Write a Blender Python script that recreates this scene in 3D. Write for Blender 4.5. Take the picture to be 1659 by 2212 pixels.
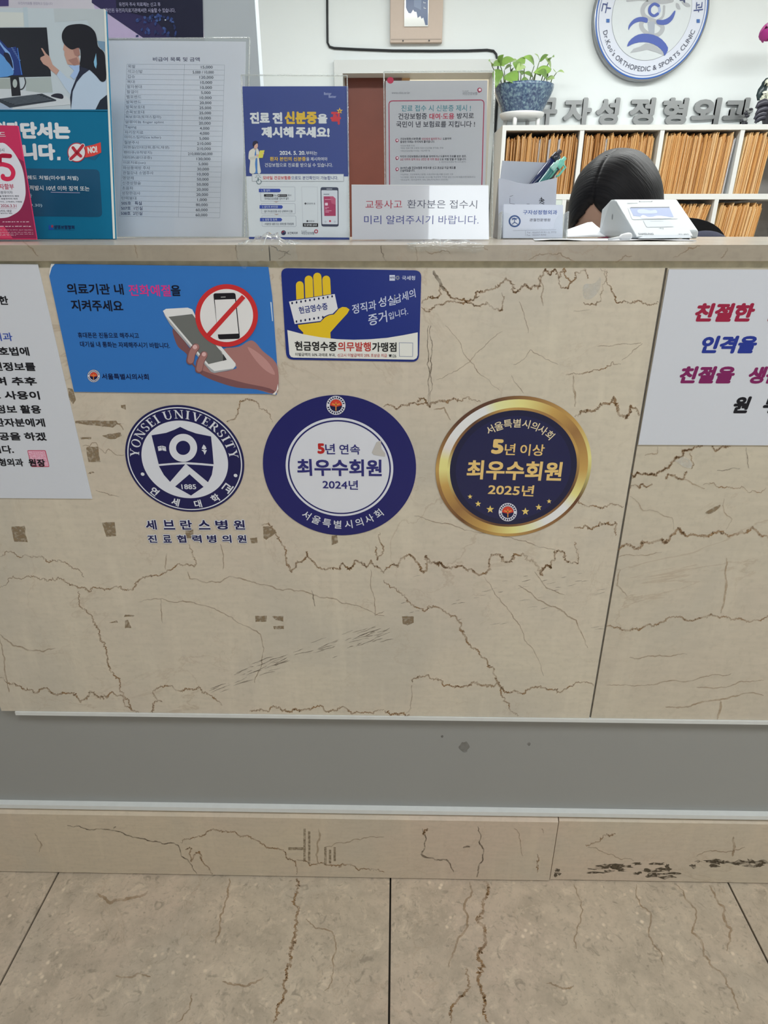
import bpy, bmesh, math, random
from mathutils import Vector, Matrix, noise
from mathutils.geometry import tessellate_polygon

for o in list(bpy.data.objects):
    bpy.data.objects.remove(o)
SC = bpy.context.scene
COL = SC.collection
PI = math.pi

# ------------------------------------------------------------------ camera
FOC = 1376.79
CAM = Vector((0.0, -0.76895, 1.06681))
RT = Vector((0.9998209786656136, 0.018905634002556463, -0.0007665657805347775))
UP = Vector((-0.007075248237655624, 0.41113367684025104, 0.9115476074403308))
FW = Vector((-0.01754854645006409, 0.9113789973281025, -0.4111938371944703))
cam = bpy.data.cameras.new('camera')
cam.sensor_fit = 'HORIZONTAL'
cam.sensor_width = 36.0
cam.lens = FOC / 1659.0 * 36.0
cam.clip_start = 0.02
cam_o = bpy.data.objects.new('camera', cam)
COL.objects.link(cam_o)
cam_o.matrix_world = Matrix(((RT.x, UP.x, -FW.x, CAM.x), (RT.y, UP.y, -FW.y, CAM.y), (RT.z, UP.z, -FW.z, CAM.z), (0, 0, 0, 1)))
SC.camera = cam_o

# ------------------------------------------------------------------ world, lights, exposure
SC.view_settings.view_transform = 'Standard'
SC.view_settings.look = 'None'
SC.view_settings.gamma = 1.0
SC.view_settings.exposure = 0.0
w = bpy.data.worlds.new('world')
w.use_nodes = True
SC.world = w
w.node_tree.nodes['Background'].inputs[0].default_value = (0.86, 0.95, 1.0, 1)
w.node_tree.nodes['Background'].inputs[1].default_value = 0.22


def ceiling_lamp(x, y, z, sx, sy, power, col=(1, 0.98, 0.95)):
    l = bpy.data.lights.new('ceiling_panel_light', 'AREA')
    l.shape = 'RECTANGLE'
    l.size, l.size_y = sx, sy
    l.energy = power
    l.color = col
    o = bpy.data.objects.new('ceiling_panel_light', l)
    COL.objects.link(o)
    o.location = (x, y, z)
    return o


HALL_W, BACK_W = 12.0, 37.0
for x, p in ((-1.9, 0.75), (0.15, 1.1), (1.25, 1.25), (2.35, 1.1)):
    ceiling_lamp(x, -1.2, 2.55, 0.6, 0.6, HALL_W * p, (0.93, 0.975, 1))
for x in (-0.2, 1.2, 2.4):
    ceiling_lamp(x, 1.65, 2.55, 1.2, 0.3, BACK_W, (0.97, 1, 0.98))
for x in (-0.6, 0.9):
    ceiling_lamp(x, 0.85, 2.55, 0.6, 0.6, 3.5, (0.97, 1, 0.98))
ceiling_lamp(0.3, 4.4, 2.5, 0.6, 0.6, 20.0, (1, 0.93, 0.8))


# ------------------------------------------------------------------ helpers: pixels of the photograph to points of the place
def ray(px, py):
    return RT * ((px - 829.5) / FOC) - UP * ((py - 1106.0) / FOC) + FW


def hit(px, py, P, N):
    d = ray(px, py)
    return CAM + d * ((P - CAM).dot(N) / d.dot(N))


def aty(px, py, Y):
    return hit(px, py, Vector((0, Y, 0)), Vector((0, 1, 0)))


def atz(px, py, Z):
    return hit(px, py, Vector((0, 0, Z)), Vector((0, 0, 1)))


class Frame:
    def __init__(s, O, u, v):
        s.O, s.u, s.v = Vector(O), Vector(u).normalized(), Vector(v).normalized()
        s.n = s.u.cross(s.v).normalized()

    def w(s, a, b, c=0.0):
        return s.O + s.u * a + s.v * b + s.n * c

    def uv(s, px, py):
        q = hit(px, py, s.O, s.n) - s.O
        return (q.dot(s.u), q.dot(s.v))


def upright(Y, z, lean=0.0, x=0.0):
    a = math.radians(lean)
    return Frame((x, Y, z), (1, 0, 0), (0, math.sin(a), math.cos(a)))


# ------------------------------------------------------------------ helpers: materials
def lin(c):
    c /= 255.0
    return c / 12.92 if c <= 0.04045 else ((c + 0.055) / 1.055) ** 2.4


MATS = {}


def pmat(name, col, rough=0.5, spec=0.3, metal=0.0, **kw):
    """plain procedural material with a faint mottling of its colour"""
    if name in MATS:
        return MATS[name]
    m = bpy.data.materials.new(name)
    m.use_nodes = True
    nt = m.node_tree
    b = nt.nodes['Principled BSDF']
    b.inputs['Roughness'].default_value = rough
    b.inputs['Specular IOR Level'].default_value = spec
    b.inputs['Metallic'].default_value = metal
    tc = nt.nodes.new('ShaderNodeTexCoord')
    nz = nt.nodes.new('ShaderNodeTexNoise')
    nz.inputs['Scale'].default_value = kw.get('scale', 40.0)
    nz.inputs['Detail'].default_value = 3
    nt.links.new(tc.outputs['Object'], nz.inputs['Vector'])
    mx = nt.nodes.new('ShaderNodeMix')
    mx.data_type = 'RGBA'
    v = kw.get('var', 0.03)
    mx.inputs['A'].default_value = (*[max(0, c * (1 - v)) for c in col], 1)
    mx.inputs['B'].default_value = (*[min(1, c * (1 + v)) for c in col], 1)
    nt.links.new(nz.outputs['Fac'], mx.inputs['Factor'])
    nt.links.new(mx.outputs['Result'], b.inputs['Base Color'])
    if 'emit' in kw:
        b.inputs['Emission Color'].default_value = (*kw['emit'], 1)
        b.inputs['Emission Strength'].default_value = kw.get('estr', 1.0)
    if 'coat' in kw:
        b.inputs['Coat Weight'].default_value = kw['coat']
        b.inputs['Coat Roughness'].default_value = kw.get('coat_rough', 0.1)
        b.inputs['Coat IOR'].default_value = kw.get('coat_ior', 1.5)
    MATS[name] = m
    return m


E_FRONT, E_TOP, E_BACK = 0.68, 0.72, 0.95


def ink(rgb, E=None, rough=0.45, spec=0.3):
    """material of a printed colour: the photograph's colour divided by how strongly that zone is lit"""
    E = E or E_FRONT
    col = [lin(c) / E for c in rgb]
    k = min(1.0, 0.9 / max(col))
    col = [c * k for c in col]
    return pmat('ink_%d_%d_%d_%d_%d' % (*rgb, int(E * 100), int(rough * 100)), col, rough, spec, var=0.02)


def clear_mat(name, tint=(0.97, 0.99, 0.98), gloss=0.07, milky=0.0):
    if name in MATS:
        return MATS[name]
    m = bpy.data.materials.new(name)
    m.use_nodes = True
    nt = m.node_tree
    for n in list(nt.nodes):
        if n.type != 'OUTPUT_MATERIAL':
            nt.nodes.remove(n)
    out = nt.nodes['Material Output']
    tr = nt.nodes.new('ShaderNodeBsdfTransparent')
    tr.inputs[0].default_value = (*tint, 1)
    gl = nt.nodes.new('ShaderNodeBsdfGlossy')
    gl.inputs['Roughness'].default_value = 0.04
    fr = nt.nodes.new('ShaderNodeLayerWeight')
    fr.inputs['Blend'].default_value = 0.5
    pw = nt.nodes.new('ShaderNodeMath')
    pw.operation = 'POWER'
    pw.inputs[1].default_value = 5.0
    nt.links.new(fr.outputs['Facing'], pw.inputs[0])
    mr = nt.nodes.new('ShaderNodeMath')
    mr.operation = 'MULTIPLY_ADD'
    mr.inputs[1].default_value = 0.85
    mr.inputs[2].default_value = 0.022
    nt.links.new(pw.outputs[0], mr.inputs[0])
    mx = nt.nodes.new('ShaderNodeMixShader')
    nt.links.new(mr.outputs[0], mx.inputs[0])
    nt.links.new(tr.outputs[0], mx.inputs[1])
    nt.links.new(gl.outputs[0], mx.inputs[2])
    last = mx
    if milky > 0:
        df = nt.nodes.new('ShaderNodeBsdfDiffuse')
        df.inputs[0].default_value = (0.85, 0.88, 0.88, 1)
        m2 = nt.nodes.new('ShaderNodeMixShader')
        nz = nt.nodes.new('ShaderNodeTexNoise')
        nz.inputs['Scale'].default_value = 60
        mp = nt.nodes.new('ShaderNodeMapRange')
        mp.inputs['To Min'].default_value = 0.0
        mp.inputs['To Max'].default_value = milky * 2
        nt.links.new(nz.outputs['Fac'], mp.inputs['Value'])
        nt.links.new(mp.outputs[0], m2.inputs[0])
        nt.links.new(mx.outputs[0], m2.inputs[1])
        nt.links.new(df.outputs[0], m2.inputs[2])
        last = m2
    nt.links.new(last.outputs[0], out.inputs[0])
    MATS[name] = m
    return m


def stain_mat(name, col, alpha, scale=60.0, lo=0.3, hi=0.6):
    """partly transparent stain or vein, broken up by noise"""
    if name in MATS:
        return MATS[name]
    m = bpy.data.materials.new(name)
    m.use_nodes = True
    nt = m.node_tree
    b = nt.nodes['Principled BSDF']
    b.inputs['Base Color'].default_value = (*col, 1)
    b.inputs['Roughness'].default_value = 0.45
    b.inputs['Specular IOR Level'].default_value = 0.3
    tc = nt.nodes.new('ShaderNodeTexCoord')
    nz = nt.nodes.new('ShaderNodeTexNoise')
    nz.inputs['Scale'].default_value = scale
    nz.inputs['Detail'].default_value = 4
    mp = nt.nodes.new('ShaderNodeMapRange')
    mp.inputs['From Min'].default_value = lo
    mp.inputs['From Max'].default_value = hi
    mp.inputs['To Min'].default_value = alpha * 0.25
    mp.inputs['To Max'].default_value = alpha
    nt.links.new(tc.outputs['Object'], nz.inputs['Vector'])
    nt.links.new(nz.outputs['Fac'], mp.inputs['Value'])
    nt.links.new(mp.outputs[0], b.inputs['Alpha'])
    MATS[name] = m
    return m


def marble_mat(name, base, warm, grey, seed=0.0, vein=0.5, rough=0.3, pit=0.0, grain=1.0):
    m = bpy.data.materials.new(name)
    m.use_nodes = True
    nt = m.node_tree
    N, L = nt.nodes, nt.links
    b = N['Principled BSDF']
    b.inputs['Roughness'].default_value = rough
    b.inputs['Specular IOR Level'].default_value = 0.35
    tc = N.new('ShaderNodeTexCoord')
    mp = N.new('ShaderNodeMapping')
    mp.inputs['Location'].default_value = (seed, seed * 1.7, seed * 0.6)
    L.new(tc.outputs['Object'], mp.inputs['Vector'])

    def nz(scale, detail, vec=None, dist=0.0, rg=0.5):
        n = N.new('ShaderNodeTexNoise')
        n.inputs['Scale'].default_value = scale
        n.inputs['Detail'].default_value = detail
        n.inputs['Distortion'].default_value = dist
        n.inputs['Roughness'].default_value = rg
        L.new(vec or mp.outputs[0], n.inputs['Vector'])
        return n

    def ramp(src, p0, c0, p1, c1):
        r = N.new('ShaderNodeMapRange')
        r.inputs['From Min'].default_value, r.inputs['From Max'].default_value = p0, p1
        r.inputs['To Min'].default_value, r.inputs['To Max'].default_value = c0, c1
        L.new(src, r.inputs['Value'])
        return r.outputs[0]

    def mix(f, a, bb, typ='MIX'):
        x = N.new('ShaderNodeMix')
        x.data_type = 'RGBA'
        x.blend_type = typ
        if isinstance(f, float):
            x.inputs['Factor'].default_value = f
        else:
            L.new(f, x.inputs['Factor'])
        for s, v in (('A', a), ('B', bb)):
            if isinstance(v, tuple):
                x.inputs[s].default_value = (*v, 1)
            else:
                L.new(v, x.inputs[s])
        return x.outputs['Result']

    def math_(op, a, v):
        q = N.new('ShaderNodeMath')
        q.operation = op
        L.new(a, q.inputs[0])
        if isinstance(v, (int, float)):
            q.inputs[1].default_value = v
        else:
            L.new(v, q.inputs[1])
        return q.outputs[0]

    c = mix(ramp(nz(3.2, 4).outputs['Fac'], 0.40, 0.0, 0.64, 1.0), base, warm)
    c = mix(ramp(nz(5.0, 5, dist=0.6).outputs['Fac'], 0.48, 0.0, 0.70, 0.8), c, grey)
    # streaked fine grain
    mp2 = N.new('ShaderNodeMapping')
    mp2.inputs['Scale'].default_value = (14, 14, 70)
    L.new(mp.outputs[0], mp2.inputs['Vector'])
    c = mix(ramp(nz(2.2, 5, mp2.outputs[0]).outputs['Fac'], 0.35, 0.0, 0.65, 0.22 * grain), c, tuple(x * 0.72 for x in base))
    c = mix(ramp(nz(140, 3).outputs['Fac'], 0.5, 0.0, 0.8, 0.35 * grain), c, tuple(x * 0.7 for x in base))
    # hairline veins
    for sc, k, sd in ((3.5, vein, 0.0), (7.0, vein * 0.6, 4.0)):
        n = nz(sc, 8, dist=0.9, rg=0.6)
        a = math_('ABSOLUTE', math_('SUBTRACT', n.outputs['Fac'], 0.5), 0)
        line = ramp(a, 0.0, k, 0.008, 0.0)
        gate = ramp(nz(sc * 0.8 + sd, 2).outputs['Fac'], 0.5, 0.0, 0.62, 1.0)
        c = mix(math_('MULTIPLY', line, gate), c, (0.34, 0.21, 0.11))
    # pale drips and clouds
    mp3 = N.new('ShaderNodeMapping')
    mp3.inputs['Scale'].default_value = (26, 26, 3)
    L.new(mp.outputs[0], mp3.inputs['Vector'])
    c = mix(ramp(nz(1.6, 5, mp3.outputs[0]).outputs['Fac'], 0.54, 0.0, 0.75, 0.30), c, tuple(min(0.92, x * 1.18) for x in base))
    if pit > 0:
        c = mix(ramp(nz(17, 9, dist=0.4, rg=0.68).outputs['Fac'], 0.47, 0.0, 0.68, 0.62 * pit), c, tuple(x * 0.62 for x in base))
        c = mix(ramp(nz(31, 8, dist=0.8, rg=0.7).outputs['Fac'], 0.56, 0.0, 0.70, 0.75 * pit), c, tuple(min(0.9, x * 1.25) for x in base))
        c = mix(ramp(nz(120, 4, dist=0.5, rg=0.6).outputs['Fac'], 0.58, 0.0, 0.70, 0.6 * pit), c, tuple(x * 0.55 for x in base))
        v = N.new('ShaderNodeTexVoronoi')
        v.inputs['Scale'].default_value = 75
        L.new(nz(9, 3).outputs['Color'], v.inputs['Vector'])
        L.new(mp.outputs[0], v.inputs['Vector'])
        blob = ramp(v.outputs['Distance'], 0.12, 1.0, 0.30, 0.0)
        gate = ramp(nz(12, 3).outputs['Fac'], 0.52, 0.0, 0.66, pit)
        c = mix(math_('MULTIPLY', blob, gate), c, tuple(min(0.9, x * 1.35) for x in base))
        n = nz(55, 5, dist=1.2)
        c = mix(ramp(n.outputs['Fac'], 0.60, 0.0, 0.72, pit * 0.7), c, tuple(x * 0.5 for x in base))
    L.new(c, b.inputs['Base Color'])
    bp = N.new('ShaderNodeBump')
    bp.inputs['Strength'].default_value = 0.06
    bp.inputs['Distance'].default_value = 0.002
    L.new(nz(90, 4).outputs['Fac'], bp.inputs['Height'])
    L.new(bp.outputs[0], b.inputs['Normal'])
    MATS[name] = m
    return m


# ------------------------------------------------------------------ helpers: objects
def tag(o, label=None, cat=None, group=None, kind=None):
    if label:
        o['label'] = label
    if cat:
        o['category'] = cat
    if group:
        o['group'] = group
    if kind:
        o['kind'] = kind
    return o


def empty(name, loc, label=None, cat=None, group=None):
    o = bpy.data.objects.new(name, None)
    o.empty_display_size = 0.05
    o.location = loc
    COL.objects.link(o)
    return tag(o, label, cat, group)


class MB:
    """collects faces in world coordinates, then links them as one mesh object"""

    def __init__(s):
        s.v, s.f, s.m, s.mats, s.sm = [], [], [], [], []

    def mi(s, mat):
        if mat not in s.mats:
            s.mats.append(mat)
        return s.mats.index(mat)

    def add(s, vs, fs, mat, smooth=False):
        k = len(s.v)
        i = s.mi(mat)
        s.v += [Vector(p) for p in vs]
        for f in fs:
            s.f.append(tuple(k + j for j in f))
            s.m.append(i)
            s.sm.append(smooth)
        return s

    def box(s, lo, hi, mat, M=None):
        (x0, y0, z0), (x1, y1, z1) = lo, hi
        vs = [Vector(p) for p in ((x0, y0, z0), (x1, y0, z0), (x1, y1, z0), (x0, y1, z0), (x0, y0, z1), (x1, y0, z1), (x1, y1, z1), (x0, y1, z1))]
        if M is not None:
            vs = [M @ p for p in vs]
        return s.add(vs, [(3, 2, 1, 0), (4, 5, 6, 7), (0, 1, 5, 4), (1, 2, 6, 5), (2, 3, 7, 6), (3, 0, 4, 7)], mat)

    def fbox(s, fr, a0, a1, b0, b1, c0, c1, mat):
        vs = [fr.w(a, b, c) for c in (c0, c1) for a, b in ((a0, b0), (a1, b0), (a1, b1), (a0, b1))]
        return s.add(vs, [(3, 2, 1, 0), (4, 5, 6, 7), (0, 1, 5, 4), (1, 2, 6, 5), (2, 3, 7, 6), (3, 0, 4, 7)], mat)

    def prism(s, fr, poly, c0, c1, mat, holes=()):
        loops = [list(poly)] + [list(h) for h in holes]
        tri = tessellate_polygon([[Vector((p[0], p[1], 0)) for p in l] for l in loops])
        flat = [p for l in loops for p in l]
        n = len(flat)
        vs = [fr.w(a, b, c0) for a, b in flat] + [fr.w(a, b, c1) for a, b in flat]
        fs = []
        for t in tri:
            a, b, c = [flat[i] for i in t]
            if (b[0] - a[0]) * (c[1] - a[1]) - (b[1] - a[1]) * (c[0] - a[0]) < 0:
                t = (t[0], t[2], t[1])
            fs.append(tuple(i + n for i in t))
            fs.append(tuple(reversed(t)))
        k = 0
        for l in loops:
            q = len(l)
            ar = sum(l[i][0] * l[(i + 1) % q][1] - l[(i + 1) % q][0] * l[i][1] for i in range(q))
            for i in range(q):
                a, b = k + i, k + (i + 1) % q
                if (ar < 0) != (l is not loops[0]):
                    a, b = b, a
                fs.append((a, b, b + n, a + n))
            k += q
        return s.add(vs, fs, mat)

    def tube(s, pts, r, mat, seg=8, cap=True):
        pts = [Vector(p) for p in pts]
        rs = r if isinstance(r, (list, tuple)) else [r] * len(pts)
        vs, fs = [], []
        side = None
        for i, p in enumerate(pts):
            d = (pts[min(i + 1, len(pts) - 1)] - pts[max(i - 1, 0)]).normalized()
            if side is None:
                side = d.cross(Vector((0.31, 0.2, 0.93))).normalized()
            side = (side - d * side.dot(d)).normalized()
            up = d.cross(side)
            for k in range(seg):
                a = 2 * PI * k / seg
                vs.append(p + (side * math.cos(a) + up * math.sin(a)) * rs[i])
        for i in range(len(pts) - 1):
            for k in range(seg):
                a, b = i * seg + k, i * seg + (k + 1) % seg
                fs.append((a, b, b + seg, a + seg))
        if cap:
            fs.append(tuple(reversed(range(seg))))
            fs.append(tuple(range((len(pts) - 1) * seg, len(pts) * seg)))
        return s.add(vs, fs, mat, True)

    def lathe(s, prof, c, mat, seg=40, M=None):
        vs, fs = [], []
        for r, z in prof:
            for k in range(seg):
                a = 2 * PI * k / seg
                p = Vector((r * math.cos(a), r * math.sin(a), z))
                vs.append((M @ p if M is not None else p) + Vector(c))
        for i in range(len(prof) - 1):
            for k in range(seg):
                a, b = i * seg + k, i * seg + (k + 1) % seg
                fs.append((a, b, b + seg, a + seg))
        return s.add(vs, fs, mat, True)

    def ellipsoid(s, c, r, mat, M=None, seg=16, rings=10, fn=None):
        vs, fs = [], []
        for i in range(rings + 1):
            t = PI * i / rings
            for k in range(seg):
                a = 2 * PI * k / seg
                p = Vector((math.sin(t) * math.cos(a), math.sin(t) * math.sin(a), math.cos(t)))
                q = fn(p) if fn else p
                q = Vector((q.x * r[0], q.y * r[1], q.z * r[2]))
                vs.append((M @ q if M is not None else q) + Vector(c))
        for i in range(rings):
            for k in range(seg):
                a, b = i * seg + k, i * seg + (k + 1) % seg
                if i == 0:
                    fs.append((a, a + seg, b + seg))
                elif i == rings - 1:
                    fs.append((a, a + seg, b))
                else:
                    fs.append((a, a + seg, b + seg, b))
        return s.add(vs, fs, mat, True)

    def build(s, name, parent=None, origin=None, bevel=0.0, label=None):
        if origin is None:
            if parent is not None:
                origin = Vector((0, 0, 0))
                p = parent
                while p is not None:
                    origin = origin + p.location
                    p = p.parent
            else:
                xs, ys, zs = zip(*[tuple(p) for p in s.v])
                origin = Vector(((min(xs) + max(xs)) / 2, (min(ys) + max(ys)) / 2, min(zs)))
        me = bpy.data.meshes.new(name)
        me.from_pydata([tuple(p - origin) for p in s.v], [], s.f)
        for m in s.mats:
            me.materials.append(m)
        me.polygons.foreach_set('material_index', s.m)
        me.polygons.foreach_set('use_smooth', s.sm)
        me.update()
        o = bpy.data.objects.new(name, me)
        COL.objects.link(o)
        if parent is not None:
            o.parent = parent
        else:
            o.location = origin
        if bevel > 0:
            b = o.modifiers.new('bevel', 'BEVEL')
            b.width = bevel
            b.segments = 3
            b.limit_method = 'ANGLE'
        if label:
            o['label'] = label
        return o


# ------------------------------------------------------------------ helpers: lettering and printed shapes
GLY = {}


def glyphs(s, bold=0.0, extrude=0.0, res=3):
    key = (s, bold, extrude)
    if key not in GLY:
        c = bpy.data.curves.new('type', 'FONT')
        c.body = s
        c.resolution_u = res
        c.extrude = extrude
        o = bpy.data.objects.new('type', c)
        me = bpy.data.meshes.new_from_object(o)
        vs = [tuple(v.co) for v in me.vertices]
        fs = [tuple(p.vertices) for p in me.polygons]
        bpy.data.objects.remove(o)
        bpy.data.meshes.remove(me)
        bpy.data.curves.remove(c)
        if bold > 0:
            n, q = len(vs), 8 if bold > 0.04 else 4
            base_v, base_f = vs, fs
            for i in range(q):
                t = PI / 4 + 2 * PI * i / q
                vs = vs + [(x + bold * 1.2 * math.cos(t), y + bold * 1.2 * math.sin(t), z + 0.1 * (i + 1)) for x, y, z in base_v]
                fs = fs + [tuple(j + n * (i + 1) for j in f) for f in base_f]
        GLY[key] = (vs, fs)
    return GLY[key]


LAY = 0.00014


def smooth_loop(pts, n=6, closed=True):
    out = []
    q = len(pts)
    rng = range(q) if closed else range(q - 1)
    for i in rng:
        p0, p1, p2, p3 = (pts[(i + k - 1) % q] if closed else pts[min(max(i + k - 1, 0), q - 1)] for k in range(4))
        for j in range(n):
            t = j / n
            out.append(tuple(0.5 * (2 * p1[d] + (p2[d] - p0[d]) * t + (2 * p0[d] - 5 * p1[d] + 4 * p2[d] - p3[d]) * t * t + (3 * p1[d] - p0[d] - 3 * p2[d] + p3[d]) * t ** 3) for d in (0, 1)))
    if not closed:
        out.append(pts[-1])
    return out


class Art:
    """printed shapes on one flat sheet; positions are given in a crop of the photograph (origin ox, oy and scale sc)"""

    def __init__(s, fr, ox=0.0, oy=0.0, sc=1.0, E=None, rough=0.45, spec=0.3):
        s.fr, s.ox, s.oy, s.sc = fr, ox, oy, sc
        s.E, s.rough, s.spec = E or E_FRONT, rough, spec
        s.parts = {}
        s.part = 'lettering'
        s.k = 1.0

    def crop(s, ox, oy, sc):
        s.ox, s.oy, s.sc = ox, oy, sc
        return s

    def M(s, c):
        return ink(c, s.E, s.rough, s.spec) if isinstance(c, tuple) else c

    def uv(s, x, y):
        return s.fr.uv(s.ox + x / s.sc, s.oy + y / s.sc)

    def buf(s):
        if s.part not in s.parts:
            s.parts[s.part] = MB()
        return s.parts[s.part]

    def puv(s, poly, c, z=1.0, holes=()):
        loops = [list(poly)] + [list(h) for h in holes]
        tri = tessellate_polygon([[Vector((p[0], p[1], 0)) for p in l] for l in loops])
        flat = [p for l in loops for p in l]
        fs = []
        for t in tri:
            a, b, d = [flat[i] for i in t]
            ar = (b[0] - a[0]) * (d[1] - a[1]) - (b[1] - a[1]) * (d[0] - a[0])
            fs.append(tuple(t) if ar > 0 else (t[0], t[2], t[1]))
        s.buf().add([s.fr.w(p[0], p[1], z * LAY) for p in flat], fs, s.M(c))

    def poly(s, pts, c, z=1.0, smooth=0):
        p = [s.uv(*q) for q in pts]
        if smooth:
            p = smooth_loop(p, smooth)
        s.puv(p, c, z)

    def rect(s, x0, y0, x1, y1, c, z=1.0):
        s.poly([(x0, y0), (x1, y0), (x1, y1), (x0, y1)], c, z)

    def quad_round(s, q, r, c, z=1.0, line=None):
        """rounded quadrilateral (corners in order); line = outline width only"""
        def rounded(q, r):
            p = [Vector(a) for a in q]
            out = []
            for i in range(4):
                a, b, d = p[i - 1], p[i], p[(i + 1) % 4]
                e, g = (a - b).normalized() * r, (d - b).normalized() * r
                for k in range(6):
                    t = k / 5
                    out.append(tuple((b + e) * (1 - t) ** 2 + b * 2 * t * (1 - t) + (b + g) * t * t))
            return out
        if line is None:
            s.puv([s.uv(*a) for a in rounded(q, r)], c, z)
        else:
            cx, cy = sum(a[0] for a in q) / 4, sum(a[1] for a in q) / 4
            inner = [(a[0] + math.copysign(line, cx - a[0]), a[1] + math.copysign(line, cy - a[1])) for a in q]
            s.puv([s.uv(*a) for a in rounded(q, r)], c, z, [[s.uv(*a) for a in rounded(inner, max(1, r - line))]])

    def stroke(s, pts, wd, c, z=1.0, smooth=0, cap=True, taper=None):
        p = [Vector(a) for a in (smooth_loop(pts, smooth, False) if smooth else pts)]
        L, R = [], []
        n = len(p)
        for i in range(n):
            d = (p[min(i + 1, n - 1)] - p[max(i - 1, 0)])
            if d.length < 1e-9:
                d = Vector((1, 0))
            d.normalize()
            nn = Vector((-d.y, d.x))
            h = wd / 2 * (taper(i / max(1, n - 1)) if taper else 1)
            L.append(p[i] + nn * h)
            R.append(p[i] - nn * h)
        vs = [s.fr.w(*s.uv(*a), z * LAY) for a in L] + [s.fr.w(*s.uv(*a), z * LAY) for a in R]
        fs = [(i, i + 1, n + i + 1, n + i) for i in range(n - 1)]
        s.buf().add(vs, fs, s.M(c))
        if cap:
            for k, e in enumerate((p[0], p[-1])):
                s.poly([(e.x + wd / 2 * math.cos(a * PI / 6), e.y + wd / 2 * math.sin(a * PI / 6)) for a in range(12)], c, z + 0.12 * (k + 1))

    def disc(s, x, y, r, c, z=1.0, ry=None, n=28):
        s.poly([(x + r * math.cos(2 * PI * i / n), y + (ry or r) * math.sin(2 * PI * i / n)) for i in range(n)], c, z)

    def ring(s, x, y, r1, r0, c, z=1.0, n=40):
        f = lambda r: [s.uv(x + r * math.cos(2 * PI * i / n), y + r * math.sin(2 * PI * i / n)) for i in range(n)]
        s.puv(f(r1), c, z, [f(r0)])

    def star(s, x, y, r, c, z=1.0):
        s.poly([(x + (r if i % 2 == 0 else r * 0.42) * math.sin(i * PI / 5), y - (r if i % 2 == 0 else r * 0.42) * math.cos(i * PI / 5)) for i in range(10)], c, z)

    def text(s, t, x0, y0, x1, h, c, y1=None, bold=0.0, z=1.0, shear=0.0):
        """string fitted so its ink runs from x0 to x1 along a base line y0..y1 and stands h high"""
        vs, fs = glyphs(t, bold)
        if not vs:
            return
        y1 = y0 if y1 is None else y1
        A, B = Vector(s.uv(x0, y0)), Vector(s.uv(x1, y1))
        T = Vector(s.uv((x0 + x1) / 2, (y0 + y1) / 2 - h))
        Hh = (T - (A + B) / 2).length
        e = (B - A)
        Lh = e.length
        e.normalize()
        g = Vector((-e.y, e.x))
        bx0, bx1 = min(v[0] for v in vs), max(v[0] for v in vs)
        by0, by1 = min(v[1] for v in vs), max(v[1] for v in vs)
        out = []
        for v in vs:
            ty = (v[1] - by0) / max(1e-6, by1 - by0)
            q = A + e * ((v[0] - bx0) / max(1e-6, bx1 - bx0) * Lh + shear * ty * Hh) + g * (ty * Hh)
            out.append(s.fr.w(q.x, q.y, (z + v[2]) * LAY))
        s.buf().add(out, fs, s.M(c))

    def build(s, root, labels=None):
        for k, b in s.parts.items():
            b.build(k, root, label=(labels or {}).get(k))
        return root


class Round(Art):
    """printed shapes on a round sticker: x, y run from -1 to 1 inside its rim"""

    def __init__(s, fr, ext, ox, oy, sc, **kw):
        Art.__init__(s, fr, ox, oy, sc, **kw)
        l, r, t, b = ext
        cx, cy = (l + r) / 2, (t + b) / 2
        U = Art.uv
        pl, pr, pt, pb = U(s, l, cy), U(s, r, cy), U(s, cx, t), U(s, cx, b)
        s.a, s.b = (pr[0] - pl[0]) / 2, (pt[1] - pb[1]) / 2
        s.c = ((pr[0] + pl[0]) / 2, (pt[1] + pb[1]) / 2)

    def P(s, x, y):
        return (s.c[0] + x * s.a, s.c[1] + y * s.b)

    def circ(s, r, n=96, x=0.0, y=0.0):
        return [s.P(x + r * math.cos(2 * PI * i / n), y + r * math.sin(2 * PI * i / n)) for i in range(n)]

    def pdisc(s, r, c, z=1.0, x=0.0, y=0.0, n=96):
        s.puv(s.circ(r, n, x, y), c, z)

    def pring(s, r1, r0, c, z=1.0, x=0.0, y=0.0, n=96):
        s.puv(s.circ(r1, n, x, y), c, z, [s.circ(r0, n, x, y)])

    def arc_text(s, items, r, h, c, z=2.0, inward=False, bold=0.0, wfac=1.0, fn=None):
        """items: (string, angle in degrees); letters stand on radius r, feet to the centre unless inward"""
        for ch, ang in items:
            a = math.radians(ang)
            vs, fs = fn(ch) if fn else glyphs(ch, bold)
            if not vs:
                continue
            bx0, bx1 = min(v[0] for v in vs), max(v[0] for v in vs)
            rad, tan = Vector((math.cos(a), math.sin(a))), Vector((math.sin(a), -math.cos(a)))
            if inward:
                up, rt = -rad, -tan
            else:
                up, rt = rad, tan
            by0 = 0.0 if ord(ch[0]) < 0x3000 else min(v[1] for v in vs)
            by1 = 0.72 if ord(ch[0]) < 0x3000 else max(v[1] for v in vs)
            k = h / (by1 - by0)
            out = []
            for v in vs:
                q = rad * r + rt * ((v[0] - (bx0 + bx1) / 2) * k * wfac) + up * ((v[1] - by0) * k)
                out.append(s.fr.w(*s.P(q.x, q.y), (z + v[2]) * LAY))
            s.buf().add(out, fs, s.M(c))


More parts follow.
